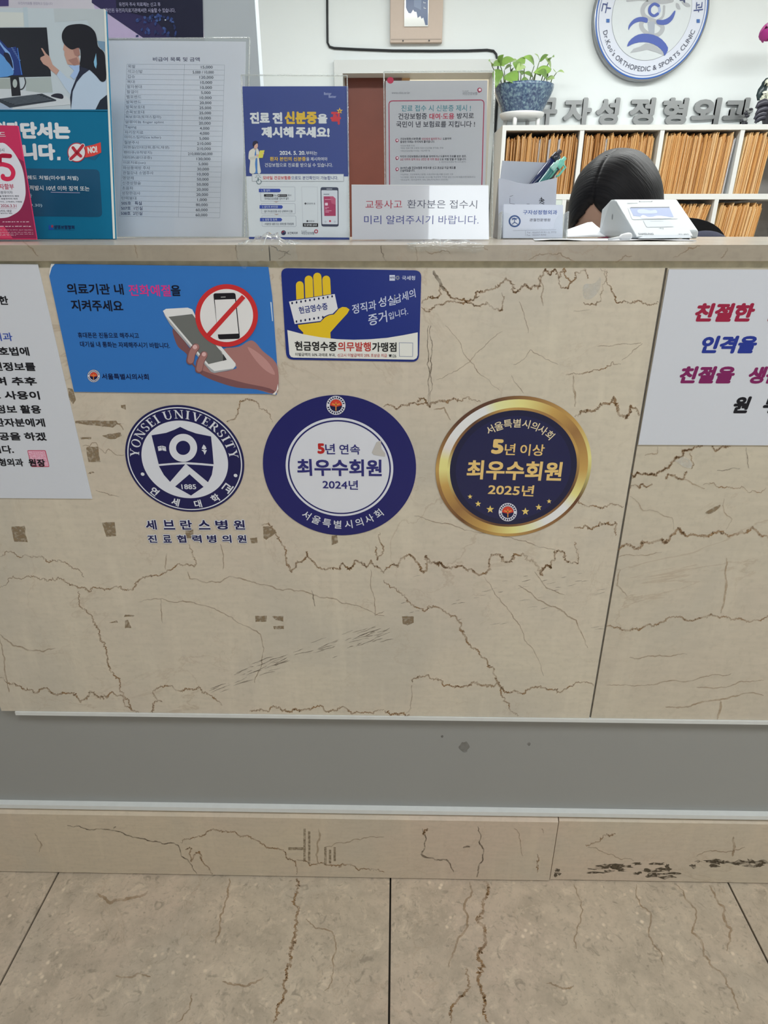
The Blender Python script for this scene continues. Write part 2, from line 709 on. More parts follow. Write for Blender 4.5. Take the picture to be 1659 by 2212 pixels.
def spread(t, a0, a1, fn=None, gap=0.12):
    """angles that give each letter of a latin string the room its width needs"""
    ws = []
    for ch in t:
        if ch == ' ':
            ws.append(0.3)
            continue
        vs = (fn(ch) if fn else glyphs(ch))[0]
        ws.append(max(v[0] for v in vs) - min(v[0] for v in vs) + gap)
    tot = sum(ws)
    out, x = [], 0.0
    for ch, q in zip(t, ws):
        out.append((ch, a0 + (a1 - a0) * (x + q / 2) / tot))
        x += q
    return [i for i in out if i[0] != ' ']


def sheet(name, fr, poly, th, mat, label, cat, group=None, edge=None):
    """a flat sheet or board with real thickness as a top-level mesh; poly in the frame's own metres"""
    b = MB()
    b.prism(fr, poly, -th, 0.0, mat)
    o = b.build(name)
    return tag(o, label, cat, group)

# ------------------------------------------------------------------ the room shell
CT = 1.0461          # counter top height
SLAB = 1.0295        # underside of the counter top slab
WALL_Y = 3.45
FRONT = Frame((0, 0, 0), (1, 0, 0), (0, 0, 1))
FLOOR = Frame((0, 0, 0), (1, 0, 0), (0, 1, 0))

wall_white = pmat('painted_wall', (0.79, 0.835, 0.84), 0.6, 0.2, scale=6, var=0.01)
pillar_grey = pmat('painted_pillar', (0.58, 0.64, 0.70), 0.55, 0.25, scale=6, var=0.015)
ceil_white = pmat('ceiling_paint', (0.78, 0.79, 0.78), 0.7, 0.1, scale=20, var=0.02)
frame_white = pmat('door_frame_paint', (0.64, 0.665, 0.66), 0.4, 0.3, scale=8, var=0.01)
marble_floor = marble_mat('floor_limestone', (0.62, 0.515, 0.39), (0.64, 0.51, 0.395), (0.53, 0.46, 0.365), 3.1, 0.2, 0.35, 1.0, 1.7)
marble_panel = marble_mat('counter_marble', (0.725, 0.65, 0.52), (0.70, 0.61, 0.50), (0.60, 0.55, 0.465), 0.0, 0.30, 0.28)
marble_slab = marble_mat('slab_marble', (0.45, 0.39, 0.31), (0.44, 0.375, 0.305), (0.36, 0.325, 0.265), 7.0, 0.5, 0.25)
marble_skirt = marble_mat('skirting_marble', (0.67, 0.565, 0.425), (0.67, 0.54, 0.425), (0.60, 0.53, 0.425), 11.0, 0.25, 0.3)
grout = pmat('dark_joint', (0.035, 0.03, 0.025), 0.9, 0.1)
VEIN = stain_mat('vein_brown', (0.36, 0.205, 0.085), 0.72, 70, 0.35, 0.65)
VEIN_D = stain_mat('vein_dark', (0.13, 0.09, 0.055), 0.6, 90, 0.35, 0.6)
VEIN_F = stain_mat('vein_faint', (0.42, 0.27, 0.14), 0.5, 60, 0.3, 0.65)
RESIDUE = stain_mat('tape_residue', (0.30, 0.215, 0.125), 0.8, 220, 0.3, 0.6)
RESIDUE_F = stain_mat('tape_residue_faint', (0.25, 0.18, 0.10), 0.6, 180, 0.35, 0.6)
CHALK = stain_mat('chalky_patch', (0.75, 0.73, 0.68), 0.7, 90, 0.3, 0.7)
BLACKENED = stain_mat('black_scuff', (0.10, 0.076, 0.048), 0.92, 130, 0.40, 0.56)


def vein(a, pts, w, m=None, jag=0.13, seed=1, z=0.4, lev=4):
    rnd = random.Random(seed * 7919 + len(pts))
    if m is VEIN:
        jag, lev = jag * 1.3, 5
    p = [Vector(q) for q in pts]
    zig = w * 1.5 if m is VEIN else 0.0
    for _ in range(lev):
        q = [p[0]]
        for i in range(len(p) - 1):
            d = p[i + 1] - p[i]
            nn = Vector((-d.y, d.x))
            q.append((p[i] + p[i + 1]) / 2 + nn * rnd.uniform(-jag, jag))
            q.append(p[i + 1])
        p = q
    if zig:
        for i in range(1, len(p) - 1):
            d = p[i + 1] - p[i - 1]
            if d.length > 1e-6:
                p[i] = p[i] + Vector((-d.y, d.x)).normalized() * rnd.gauss(0, 0.5) * zig * (0.3 + 1.2 * abs(noise.noise(Vector((i * 0.05 + seed, 0.3, 0)))))
    ph = rnd.random() * 10
    a.stroke([tuple(q) for q in p], w * 1.35, m or VEIN, z, cap=False, taper=lambda t: (0.35 + 0.65 * math.sin(PI * min(1, max(0, t))) ** 0.4) * (0.55 + 0.9 * noise.noise(Vector((t * 9 + ph, ph, 0))) ** 2 + 0.35 * rnd.random()))


def structure(o):
    o['kind'] = 'structure'
    return o


# floor: stone tiles on a 0.6 m grid over a dark joint bed
X0 = atz(125, 1887, 0.0).x
fb = MB()
fb.box((-3.2, -3.6, -0.05), (4.2, 5.4, -0.004), grout)
for i in range(-5, 8):
    for j in range(-7, 9):
        x, y = X0 + 0.6 * i, 0.02 + 0.6 * j
        if x + 0.6 < -3.2 or x > 4.2 or y < -3.7 or y > 5.0:
            continue
        fb.box((x + 0.0016, y + 0.0016, -0.02), (x + 0.5984, y + 0.5984, 0.0), marble_floor)
fa = Art(FLOOR, 0, 1640, 1.9988)
fa.parts['floor'] = fb
fa.part = 'floor'
for k, (pts, wd, m) in enumerate([
        ([(1280, 515), (1282, 560), (1290, 650), (1275, 760), (1250, 840), (1235, 920), (1240, 1000), (1200, 1060), (1180, 1140)], 9, VEIN),
        ([(990, 515), (985, 580), (950, 680), (930, 800)], 7, VEIN_F), ([(830, 1010), (820, 1080), (760, 1140)], 6, VEIN_F),
        ([(1320, 690), (1420, 740), (1450, 800), (1440, 920), (1400, 1000)], 6, VEIN_F), ([(500, 935), (600, 925), (650, 940)], 8, VEIN_F),
        ([(420, 580), (480, 620), (560, 600), (640, 570)], 12, VEIN_F), ([(960, 960), (1060, 980), (1140, 940)], 9, VEIN_F)]):
    vein(fa, pts, wd, m, 0.16, 300 + k)
fa.crop(830, 1640, 2.0012)
for k, (pts, wd, m) in enumerate([
        ([(435, 525), (440, 600), (400, 700), (445, 790), (410, 840), (405, 950), (440, 1040), (450, 1140)], 11, VEIN),
        ([(370, 530), (375, 590), (345, 650), (360, 720), (310, 800), (280, 900)], 9, VEIN_F), ([(355, 900), (350, 1010), (300, 1060), (290, 1140)], 9, VEIN),
        ([(1265, 545), (1350, 660), (1330, 750), (1380, 850), (1470, 940), (1520, 1050), (1540, 1090)], 8, VEIN_F),
        ([(1405, 545), (1470, 640), (1500, 740), (1480, 830)], 9, VEIN_F), ([(820, 540), (850, 690), (830, 820)], 6, VEIN_F),
        ([(1090, 540), (1150, 660), (1160, 800), (1210, 890)], 6, VEIN_F), ([(700, 970), (780, 990), (820, 980)], 8, VEIN_F)]):
    vein(fa, pts, wd, m, 0.16, 330 + k)
structure(fb.build('floor'))

b = MB()
b.box((-3.2, -3.6, 2.6), (4.2, 5.4, 2.7), ceil_white)
structure(b.build('ceiling'))

DX0, DX1, DZ = -0.318, 0.531, 1.838      # opening in the back wall
b = MB()
b.box((-3.2, WALL_Y, 0), (DX0, WALL_Y + 0.14, 2.6), wall_white)
b.box((DX1, WALL_Y, 0), (4.2, WALL_Y + 0.14, 2.6), wall_white)
b.box((DX0, WALL_Y, DZ), (DX1, WALL_Y + 0.14, 2.6), wall_white)
structure(b.build('wall_back'))
b = MB()
b.box((4.1, -3.6, 0), (4.2, WALL_Y, 2.6), wall_white)
structure(b.build('wall_right'))
b = MB()
b.box((-3.2, 1.35, 0), (-3.1, WALL_Y, 2.6), wall_white)
b.box((-3.2, 1.3, 0), (-0.378, 1.35, 2.6), pillar_grey)
structure(b.build('wall_left'))
# room behind the opening
cream = pmat('cream_wall', (0.80, 0.76, 0.66), 0.6, 0.2, scale=5, var=0.02)
b = MB()
b.box((-1.4, 5.2, 0), (1.9, 5.3, 2.6), cream)
b.box((-1.5, WALL_Y + 0.14, 0), (-1.4, 5.3, 2.6), cream)
b.box((1.9, WALL_Y + 0.14, 0), (2.0, 5.3, 2.6), cream)
structure(b.build('wall_passage'))
# frame round the opening
b = MB()
b.box((DX0 - 0.035, WALL_Y - 0.03, 0), (DX0 + 0.012, WALL_Y + 0.15, DZ - 0.0122), frame_white)
b.box((DX1 - 0.012, WALL_Y - 0.03, 0), (DX1 + 0.01, WALL_Y + 0.15, DZ - 0.0122), frame_white)
b.box((DX0 - 0.035, WALL_Y - 0.03, DZ - 0.012), (DX1 + 0.01, WALL_Y + 0.15, DZ + 0.05), frame_white)
structure(b.build('trim_1'))

# rear hall with its daylight window
hall = pmat('hall_wall', (0.42, 0.42, 0.41), 0.6, 0.2, scale=5, var=0.02)
WX0, WX1, WZ0, WZ1 = 0.17, 1.2, 0.9, 1.75
b = MB()
b.box((-3.2, -3.6, 0), (WX0, -3.5, 2.6), hall)
b.box((WX1, -3.6, 0), (4.2, -3.5, 2.6), hall)
b.box((WX0, -3.6, 0), (WX1, -3.5, WZ0), hall)
b.box((WX0, -3.6, WZ1), (WX1, -3.5, 2.6), hall)
structure(b.build('wall_front'))
daylight = pmat('daylit_pane', (0.8, 0.85, 0.9), 0.3, 0.3, emit=(0.9, 0.97, 1.0), estr=4.6)
b = MB()
b.box((WX0, -3.58, WZ0), (WX1, -3.56, WZ1), daylight)
for x in (WX0, (WX0 + WX1) / 2 + 0.1, WX1 - 0.04):
    b.box((x, -3.56, WZ0), (x + 0.04, -3.52, WZ1), frame_white)
b.box((WX0, -3.56, WZ0), (WX1, -3.52, WZ0 + 0.04), frame_white)
b.box((WX0, -3.56, WZ1 - 0.04), (WX1, -3.52, WZ1), frame_white)
structure(b.build('window_1'))

# ------------------------------------------------------------------ the reception counter
counter = empty('reception_counter', (0.3, 0.2, 0), 'long marble reception counter with grey lower band, notices and round stickers on its front', 'reception counter')
SEAM = aty(1357, 1067, 0).x
PB, PT = aty(830, 1546, 0).z, SLAB - 0.0075
PL = aty(3, 1535, 0).x
RIGHT = 2.1

pl = MB()
pl.box((PL, 0, PB), (SEAM - 0.0015, 0.022, PT), marble_panel)
pr = MB()
marble_panel2 = marble_mat('counter_marble_right', (0.68, 0.61, 0.485), (0.66, 0.58, 0.47), (0.59, 0.54, 0.45), 5.3, 0.30, 0.28)
pr.box((SEAM + 0.0015, 0.0005, PB), (RIGHT, 0.022, PT), marble_panel2)
a = Art(FRONT)
a.parts['l'], a.parts['r'] = pl, pr
R1, R2, RV, RT_, RG, RF, RW = (0, 1080, 1.9988), (830, 1080, 2.0012), (900, 560, 3.0722), (1300, 960, 4.621), (900, 830, 2.1858), (250, 840, 2.4761), (150, 840, 8.507)
VEINS = {
    ('l', R1): [
        ([(0, 245), (60, 225), (130, 245), (200, 265), (300, 285), (340, 300), (362, 335)], 4, VEIN), ([(0, 378), (100, 340), (200, 345), (300, 370), (345, 380), (390, 395), (470, 385), (570, 390), (600, 345), (680, 330), (740, 300), (800, 280), (840, 290), (830, 230), (815, 195)], 5, VEIN),
        ([(340, 395), (380, 490), (430, 570), (465, 680), (475, 730), (520, 830), (570, 900)], 6, VEIN), ([(0, 765), (80, 800), (150, 835), (200, 812), (270, 830), (345, 870), (385, 828), (430, 852), (490, 830), (530, 845), (560, 900), (600, 918)], 6, VEIN),
        ([(655, 915), (660, 880), (700, 870), (660, 830), (720, 800), (800, 815), (860, 805), (900, 840), (960, 885)], 5, VEIN), ([(600, 440), (700, 425), (820, 440), (900, 460), (1000, 505), (1090, 560), (1125, 580), (1130, 700), (1100, 790)], 4, VEIN_F),
        ([(810, 310), (820, 340), (880, 355), (950, 355), (990, 330), (1060, 345), (1140, 365), (1250, 385), (1330, 400), (1440, 425), (1530, 455), (1659, 500)], 5, VEIN_F),
        ([(1130, 110), (1175, 112), (1200, 160), (1230, 240), (1260, 310), (1280, 270), (1310, 260), (1325, 225), (1350, 265), (1400, 300), (1470, 300), (1480, 270), (1510, 300), (1530, 260), (1560, 270), (1580, 290), (1600, 260), (1630, 290), (1659, 315)], 6, VEIN),
        ([(1600, 300), (1610, 400), (1620, 500), (1659, 480)], 4, VEIN_F), ([(1080, 915), (1130, 905), (1190, 890), (1240, 915), (1310, 905), (1420, 915), (1490, 895), (1560, 918), (1659, 905)], 6, VEIN),
        ([(950, 190), (962, 300)], 4, VEIN_F), ([(1345, 390), (1360, 460)], 4, VEIN_D), ([(695, 425), (702, 530)], 4, VEIN_F), ([(0, 580), (60, 630), (130, 650), (240, 640)], 6, VEIN_F), ([(0, 600), (20, 720), (40, 830)], 5, VEIN_F),
        ([(1625, 200), (1630, 260), (1640, 140)], 6, VEIN), ([(720, 230), (715, 300)], 4, VEIN_F)],
    ('l', R2): [
        ([(0, 310), (30, 280), (60, 290), (110, 235), (130, 260), (170, 315), (180, 240), (200, 270), (240, 275), (270, 295), (310, 290), (350, 295), (400, 320), (460, 300), (465, 240), (500, 235), (540, 270), (560, 235), (620, 260), (680, 320), (700, 280), (720, 295), (735, 230), (780, 225), (800, 270), (840, 275), (825, 180)], 7, VEIN),
        ([(0, 345), (90, 420), (150, 465), (220, 460), (290, 500), (330, 560), (380, 640), (450, 710), (485, 765), (500, 800), (540, 880), (575, 935)], 6, VEIN), ([(120, 790), (150, 765), (230, 775), (300, 805), (340, 808), (400, 785), (490, 788), (520, 825), (570, 828), (640, 810), (720, 818), (790, 815), (850, 790), (905, 805)], 6, VEIN),
        ([(430, 330), (480, 410), (540, 480), (585, 540), (640, 640), (690, 760)], 3.5, VEIN_F), ([(580, 370), (650, 420), (730, 460), (790, 500), (830, 520), (850, 570), (880, 640)], 5, VEIN_F),
        ([(820, 120), (870, 110), (900, 125), (950, 100), (1000, 95), (1005, 150)], 6, VEIN), ([(130, 70), (200, 90), (300, 110), (400, 140), (520, 160), (640, 190), (740, 215)], 4, VEIN_F), ([(835, 0), (900, 25), (960, 30), (1035, 28)], 5, VEIN),
        ([(650, 310), (700, 380), (780, 410)], 4, VEIN_F), ([(120, 800), (115, 900), (90, 925)], 4, VEIN_F), ([(0, 915), (60, 925), (110, 930)], 6, VEIN)],
    ('l', RV): [
        ([(30, 290), (100, 250), (140, 260), (150, 180), (190, 200), (220, 250), (270, 260), (330, 290), (380, 270), (390, 220), (440, 215), (540, 180), (590, 125), (640, 215), (680, 205), (720, 165), (760, 195), (820, 180), (810, 120), (850, 62), (890, 110), (920, 65), (945, 130), (985, 65), (1030, 150), (1050, 90), (1120, 70), (1135, 130)], 10, VEIN),
        ([(30, 320), (85, 350), (120, 310), (180, 300), (240, 280), (290, 290), (370, 295), (400, 310), (470, 290), (550, 345), (570, 310), (565, 220)], 9, VEIN), ([(820, 100), (840, 180), (825, 250), (840, 310)], 8, VEIN_F),
        ([(940, 130), (960, 190), (1010, 195), (1030, 150)], 7, VEIN), ([(1110, 285), (1140, 300), (1190, 305), (1225, 280), (1220, 60)], 7, VEIN), ([(1250, 65), (1270, 170), (1300, 220), (1325, 290), (1370, 280), (1420, 295), (1480, 275), (1540, 300), (1600, 285)], 8, VEIN),
        ([(80, 440), (75, 600), (70, 700), (85, 770), (75, 830), (90, 980)], 6, VEIN_D), ([(95, 440), (92, 520), (102, 620), (100, 700), (90, 770), (105, 830), (90, 980)], 6, VEIN_D),
        ([(110, 75), (150, 140), (185, 210)], 20, VEIN_D), ([(190, 440), (270, 530), (350, 670), (400, 740), (480, 800), (550, 870)], 5, VEIN_F), ([(130, 800), (200, 770), (270, 740), (350, 685), (450, 580), (570, 480)], 5, VEIN_F),
        ([(990, 765), (1100, 760), (1180, 730), (1300, 680), (1350, 700)], 7, VEIN), ([(1040, 770), (1040, 860), (1050, 980)], 10, VEIN_F), ([(1200, 580), (1300, 575), (1420, 565), (1490, 555)], 6, VEIN_F), ([(680, 280), (720, 400), (740, 490)], 5, VEIN_F),
        ([(630, 770), (680, 850), (710, 890)], 5, VEIN_F), ([(640, 700), (720, 655), (755, 600), (850, 660), (940, 700)], 5, VEIN_F), ([(1040, 345), (1150, 335)], 5, VEIN_F), ([(1360, 670), (1440, 600), (1500, 560)], 5, VEIN_F)],
    ('l', RG): [([(745, 150), (800, 125), (860, 105), (935, 62), (985, 160), (1010, 100), (1050, 150)], 9, VEIN), ([(0, 80), (40, 70), (60, 110), (100, 80), (180, 70), (300, 85)], 7, VEIN), ([(80, 120), (130, 110), (160, 170)], 6, VEIN_F)],
    ('l', RF): [([(595, 175), (635, 165), (665, 70), (730, 60), (780, 110), (840, 180)], 6, VEIN), ([(1430, 95), (1500, 110), (1560, 90), (1600, 75), (1659, 70)], 7, VEIN), ([(0, 180), (20, 190), (40, 220)], 6, VEIN_F)],
    ('l', RW): [([(240, 1050), (290, 1035), (370, 1060), (420, 990), (490, 990), (530, 1080), (660, 1185), (720, 1105), (800, 1170), (880, 1220), (1010, 1215)], 16, VEIN_F), ([(340, 1555), (460, 1540)], 14, VEIN), ([(480, 1860), (620, 1905), (740, 1955), (920, 1985)], 14, VEIN_F)],
    ('r', R2): [
        ([(960, 545), (1010, 550), (1050, 568), (1120, 550), (1200, 530), (1290, 510), (1350, 515), (1410, 495), (1450, 510), (1540, 512), (1640, 515), (1750, 505)], 6, VEIN), ([(1010, 215), (1050, 190), (1090, 212), (1120, 180), (1200, 170), (1220, 185), (1270, 120), (1300, 155), (1400, 160), (1480, 150), (1590, 115), (1659, 160), (1760, 190)], 8, VEIN),
        ([(1010, 250), (1100, 240), (1200, 225)], 4, VEIN_F), ([(1480, 250), (1480, 350), (1470, 440), (1455, 490)], 7, VEIN_F), ([(960, 800), (1050, 800), (1150, 800), (1220, 785), (1350, 775), (1420, 755), (1500, 750)], 4, VEIN_F),
        ([(1350, 810), (1450, 810), (1560, 785), (1640, 780)], 4, VEIN_F), ([(1215, 895), (1300, 895), (1400, 870), (1500, 850), (1640, 845)], 6, VEIN_F), ([(1455, 870), (1440, 950)], 9, VEIN_F), ([(1020, 300), (1005, 370), (1050, 415)], 5, VEIN_F), ([(1060, 680), (1150, 675), (1310, 668)], 5, VEIN_F)],
    ('r', RT_): [
        ([(290, 290), (330, 325), (360, 275), (430, 290), (490, 300), (545, 310), (600, 270), (640, 240), (700, 180), (745, 130), (800, 120), (820, 60), (850, 60), (900, 55), (960, 20), (1010, 15)], 16, VEIN), ([(850, 270), (820, 335), (740, 325), (660, 295), (640, 350)], 14, VEIN),
        ([(275, 440), (330, 400), (380, 440), (400, 390), (450, 430), (500, 395)], 10, VEIN), ([(1100, 15), (1140, 65), (1200, 25), (1280, 25)], 14, VEIN), ([(880, 80), (915, 180), (890, 240)], 9, VEIN), ([(780, 345), (870, 365), (960, 415), (1030, 440)], 10, VEIN_F),
        ([(1010, 405), (1160, 425), (1300, 430), (1640, 428)], 9, VEIN), ([(280, 515), (350, 570), (410, 660), (550, 670), (620, 715), (700, 730), (720, 850)], 9, VEIN_F), ([(1440, 30), (1455, 140), (1470, 240)], 8, VEIN_D), ([(430, 110), (500, 90), (550, 95), (555, 20)], 10, VEIN_F), ([(1150, 260), (1250, 255), (1380, 240)], 8, VEIN_D), ([(1220, 540), (1225, 680), (1300, 745), (1240, 850)], 8, VEIN_F)],
}
k = 0
for (part, crop), lst in VEINS.items():
    a.part = part
    a.crop(*crop)
    for pts, wd, m in lst:
        k += 1
        vein(a, pts, wd, m, 0.17 if m is VEIN else 0.1, k)
# fine dark scratches in a slanting band
a.part = 'l'
a.crop(*R1)
rnd = random.Random(5)
for i in range(60):
    t = rnd.random()
    x, y = 900 + 760 * t, 835 - 250 * t - 40 * math.sin(PI * t) + rnd.gauss(0, 22)
    ln = rnd.uniform(20, 90)
    vein(a, [(x, y), (x + ln, y - ln * rnd.uniform(0.2, 0.5))], 2.6, VEIN_D, 0.05, 500 + i, lev=2)
a.crop(*R2)
for i in range(40):
    x, y = rnd.uniform(60, 930), rnd.uniform(320, 560)
    ln = rnd.uniform(15, 50)
    vein(a, [(x, y), (x + ln, y - ln * rnd.uniform(0.05, 0.3))], 2.2, VEIN_D, 0.05, 600 + i, lev=1)
STAINS = {
    RW: [[(105, 585), (860, 585), (890, 635), (1010, 640), (870, 655), (800, 710), (600, 685), (330, 660), (110, 630)], [(310, 1070), (530, 1060), (545, 1200), (570, 1345), (350, 1345), (320, 1200)], [(600, 860), (720, 830), (940, 800), (960, 860), (830, 925), (730, 925)], [(200, 890), (400, 885), (400, 920), (210, 925)], [(945, 300), (1030, 290), (1040, 385), (950, 345)], [(-30, -20), (60, 0), (120, 200), (70, 280), (0, 190)]],
    R1: [[(50, 115), (105, 112), (118, 180), (60, 180)], [(440, 98), (495, 95), (502, 155), (460, 160)], [(1135, 115), (1160, 112), (1195, 140), (1150, 172), (1138, 165)], [(1432, 155), (1455, 152), (1460, 185), (1432, 195)], [(1102, 500), (1152, 500), (1150, 525), (1103, 527)], [(1175, 503), (1223, 500), (1223, 525), (1190, 518)], [(1180, 545), (1225, 543), (1226, 557), (1183, 558)], [(540, 495), (580, 497), (578, 503), (535, 505)], [(540, 520), (552, 517), (568, 552), (540, 553)], [(470, 530), (505, 520), (510, 530)], [(1080, 165), (1110, 162), (1112, 185), (1085, 187)], [(800, 130), (835, 128), (835, 165), (805, 165)]],
    R2: [[(78, 503), (128, 503), (127, 530), (100, 542), (80, 535)]],
}
for crop, lst in STAINS.items():
    a.crop(*crop)
    for q in lst:
        rnd = random.Random(len(q) + int(q[0][0]))
        pts = []
        for i in range(len(q)):
            x0, y0 = q[i]
            x1, y1 = q[(i + 1) % len(q)]
            ln = math.hypot(x1 - x0, y1 - y0)
            for j in range(5):
                t = j / 5
                pts.append((x0 + (x1 - x0) * t + rnd.gauss(0, ln * 0.015), y0 + (y1 - y0) * t + rnd.gauss(0, ln * 0.015)))
        a.poly(pts, RESIDUE, 0.7)
a.part = 'l'
a.crop(*RV)
a.poly([(1110, 170), (1180, 160), (1220, 120), (1215, 200), (1160, 260), (1110, 255)], CHALK, 0.6, 4)
a.part = 'r'
a.crop(*RT_)
a.poly([(725, 165), (760, 150), (810, 120), (870, 150), (900, 190), (890, 235), (820, 225), (770, 190)], CHALK, 0.6, 4)
a.poly([(1030, 685), (1080, 650), (1180, 602), (1165, 640), (1090, 690)], RESIDUE, 0.7, 4)
pl.build('front_panel', counter, bevel=0)
pr.build('front_panel', counter, bevel=0)

# joint between the panels, and the cream bed under the slab
b = MB()
b.box((SEAM - 0.0016, 0.003, PB), (SEAM + 0.0016, 0.02, PT), pmat('joint_grey', (0.20, 0.185, 0.16), 0.9, 0.1, scale=120, var=0.5))
b.build('joint', counter)
b = MB()
b.box((PL, 0.002, PT), (RIGHT, 0.03, SLAB), pmat('cream_filler', (0.62, 0.57, 0.42), 0.85, 0.1, scale=90, var=0.3))
b.build('filler_strip', counter)

# counter top slabs, with their dark joint
XJ = aty(582, 545, -0.004).x
for x0, x1 in ((-1.6, XJ - 0.0007), (XJ + 0.0007, RIGHT)):
    b = MB()
    b.box((x0, -0.004, SLAB), (x1, 0.50, CT), marble_slab)
    ar = Art(Frame((0, -0.004, 0), (1, 0, 0), (0, 0, 1)), 0, 480, 2.9625)
    ar.parts['s'] = b
    ar.part = 's'
    if x0 < -1:
        vein(ar, [(145, 118), (180, 150), (210, 170), (245, 218)], 7, VEIN_F, 0.12, 801)
        vein(ar, [(1508, 145), (1515, 190), (1522, 240)], 8, VEIN_D, 0.12, 802)
        vein(ar, [(860, 140), (870, 190), (880, 230)], 5, VEIN_F, 0.12, 803)
    else:
        ar.crop(500, 480, 2.9625)
        for i, q in enumerate([[(250, 150), (290, 170), (350, 190), (380, 210)], [(300, 235), (340, 200), (370, 180)], [(960, 150), (970, 220), (990, 250)], [(1180, 150), (1185, 250)], [(1240, 180), (1290, 200), (1350, 180), (1400, 200)], [(1610, 160), (1640, 180)]]):
            vein(ar, q, 6, VEIN_D if i < 3 else VEIN_F, 0.2, 810 + i)
        ar.crop(1050, 480, 2.724)
        for i, q in enumerate([[(250, 220), (340, 190), (440, 180), (540, 235)], [(760, 235), (820, 195), (860, 200)], [(1100, 210), (1190, 150), (1260, 140)], [(1380, 210), (1420, 150)]]):
            vein(ar, q, 6, VEIN_F, 0.2, 820 + i)
    o = b.build('countertop', counter)

GY = 0.012
b = MB()
grey_paint = pmat('grey_kick_paint', (0.35, 0.352, 0.338), 0.42, 0.35, scale=3, var=0.05)
b.box((-1.6, GY, 0.15), (RIGHT, GY + 0.02, PB + 0.03), grey_paint)
ar = Art(Frame((0, GY, 0), (1, 0, 0), (0, 0, 1)), 830, 1080, 2.0012)
ar.parts['s'] = b
ar.part = 's'
SMUDGE = stain_mat('grey_smudge', (0.12, 0.10, 0.075), 0.45, 70, 0.3, 0.7)
for x, y, r in ((345, 1068, 24), (625, 1055, 8), (250, 1022, 6)):
    ar.poly([(x + r * math.cos(i * 0.52) * random.Random(i).uniform(0.6, 1.1), y + 1.2 * r * math.sin(i * 0.52) * random.Random(i + 9).uniform(0.6, 1.1)) for i in range(12)], SMUDGE, 0.5, 4)
b.build('kick_panel', counter)
white_trim = pmat('white_trim', (0.76, 0.775, 0.755), 0.4, 0.35, scale=60, var=0.06)
b = MB()
b.box((aty(36, 1545, 0).x, -0.002, PB - 0.0065), (RIGHT, GY + 0.001, PB - 0.0003), white_trim)
b.build('upper_trim_strip', counter)
ZS = aty(830, 1757, 0.0).z
b = MB()
b.box((-1.6, 0.002, ZS - 0.004), (RIGHT, GY + 0.001, ZS + 0.0045), white_trim)
b.build('lower_trim_strip', counter)

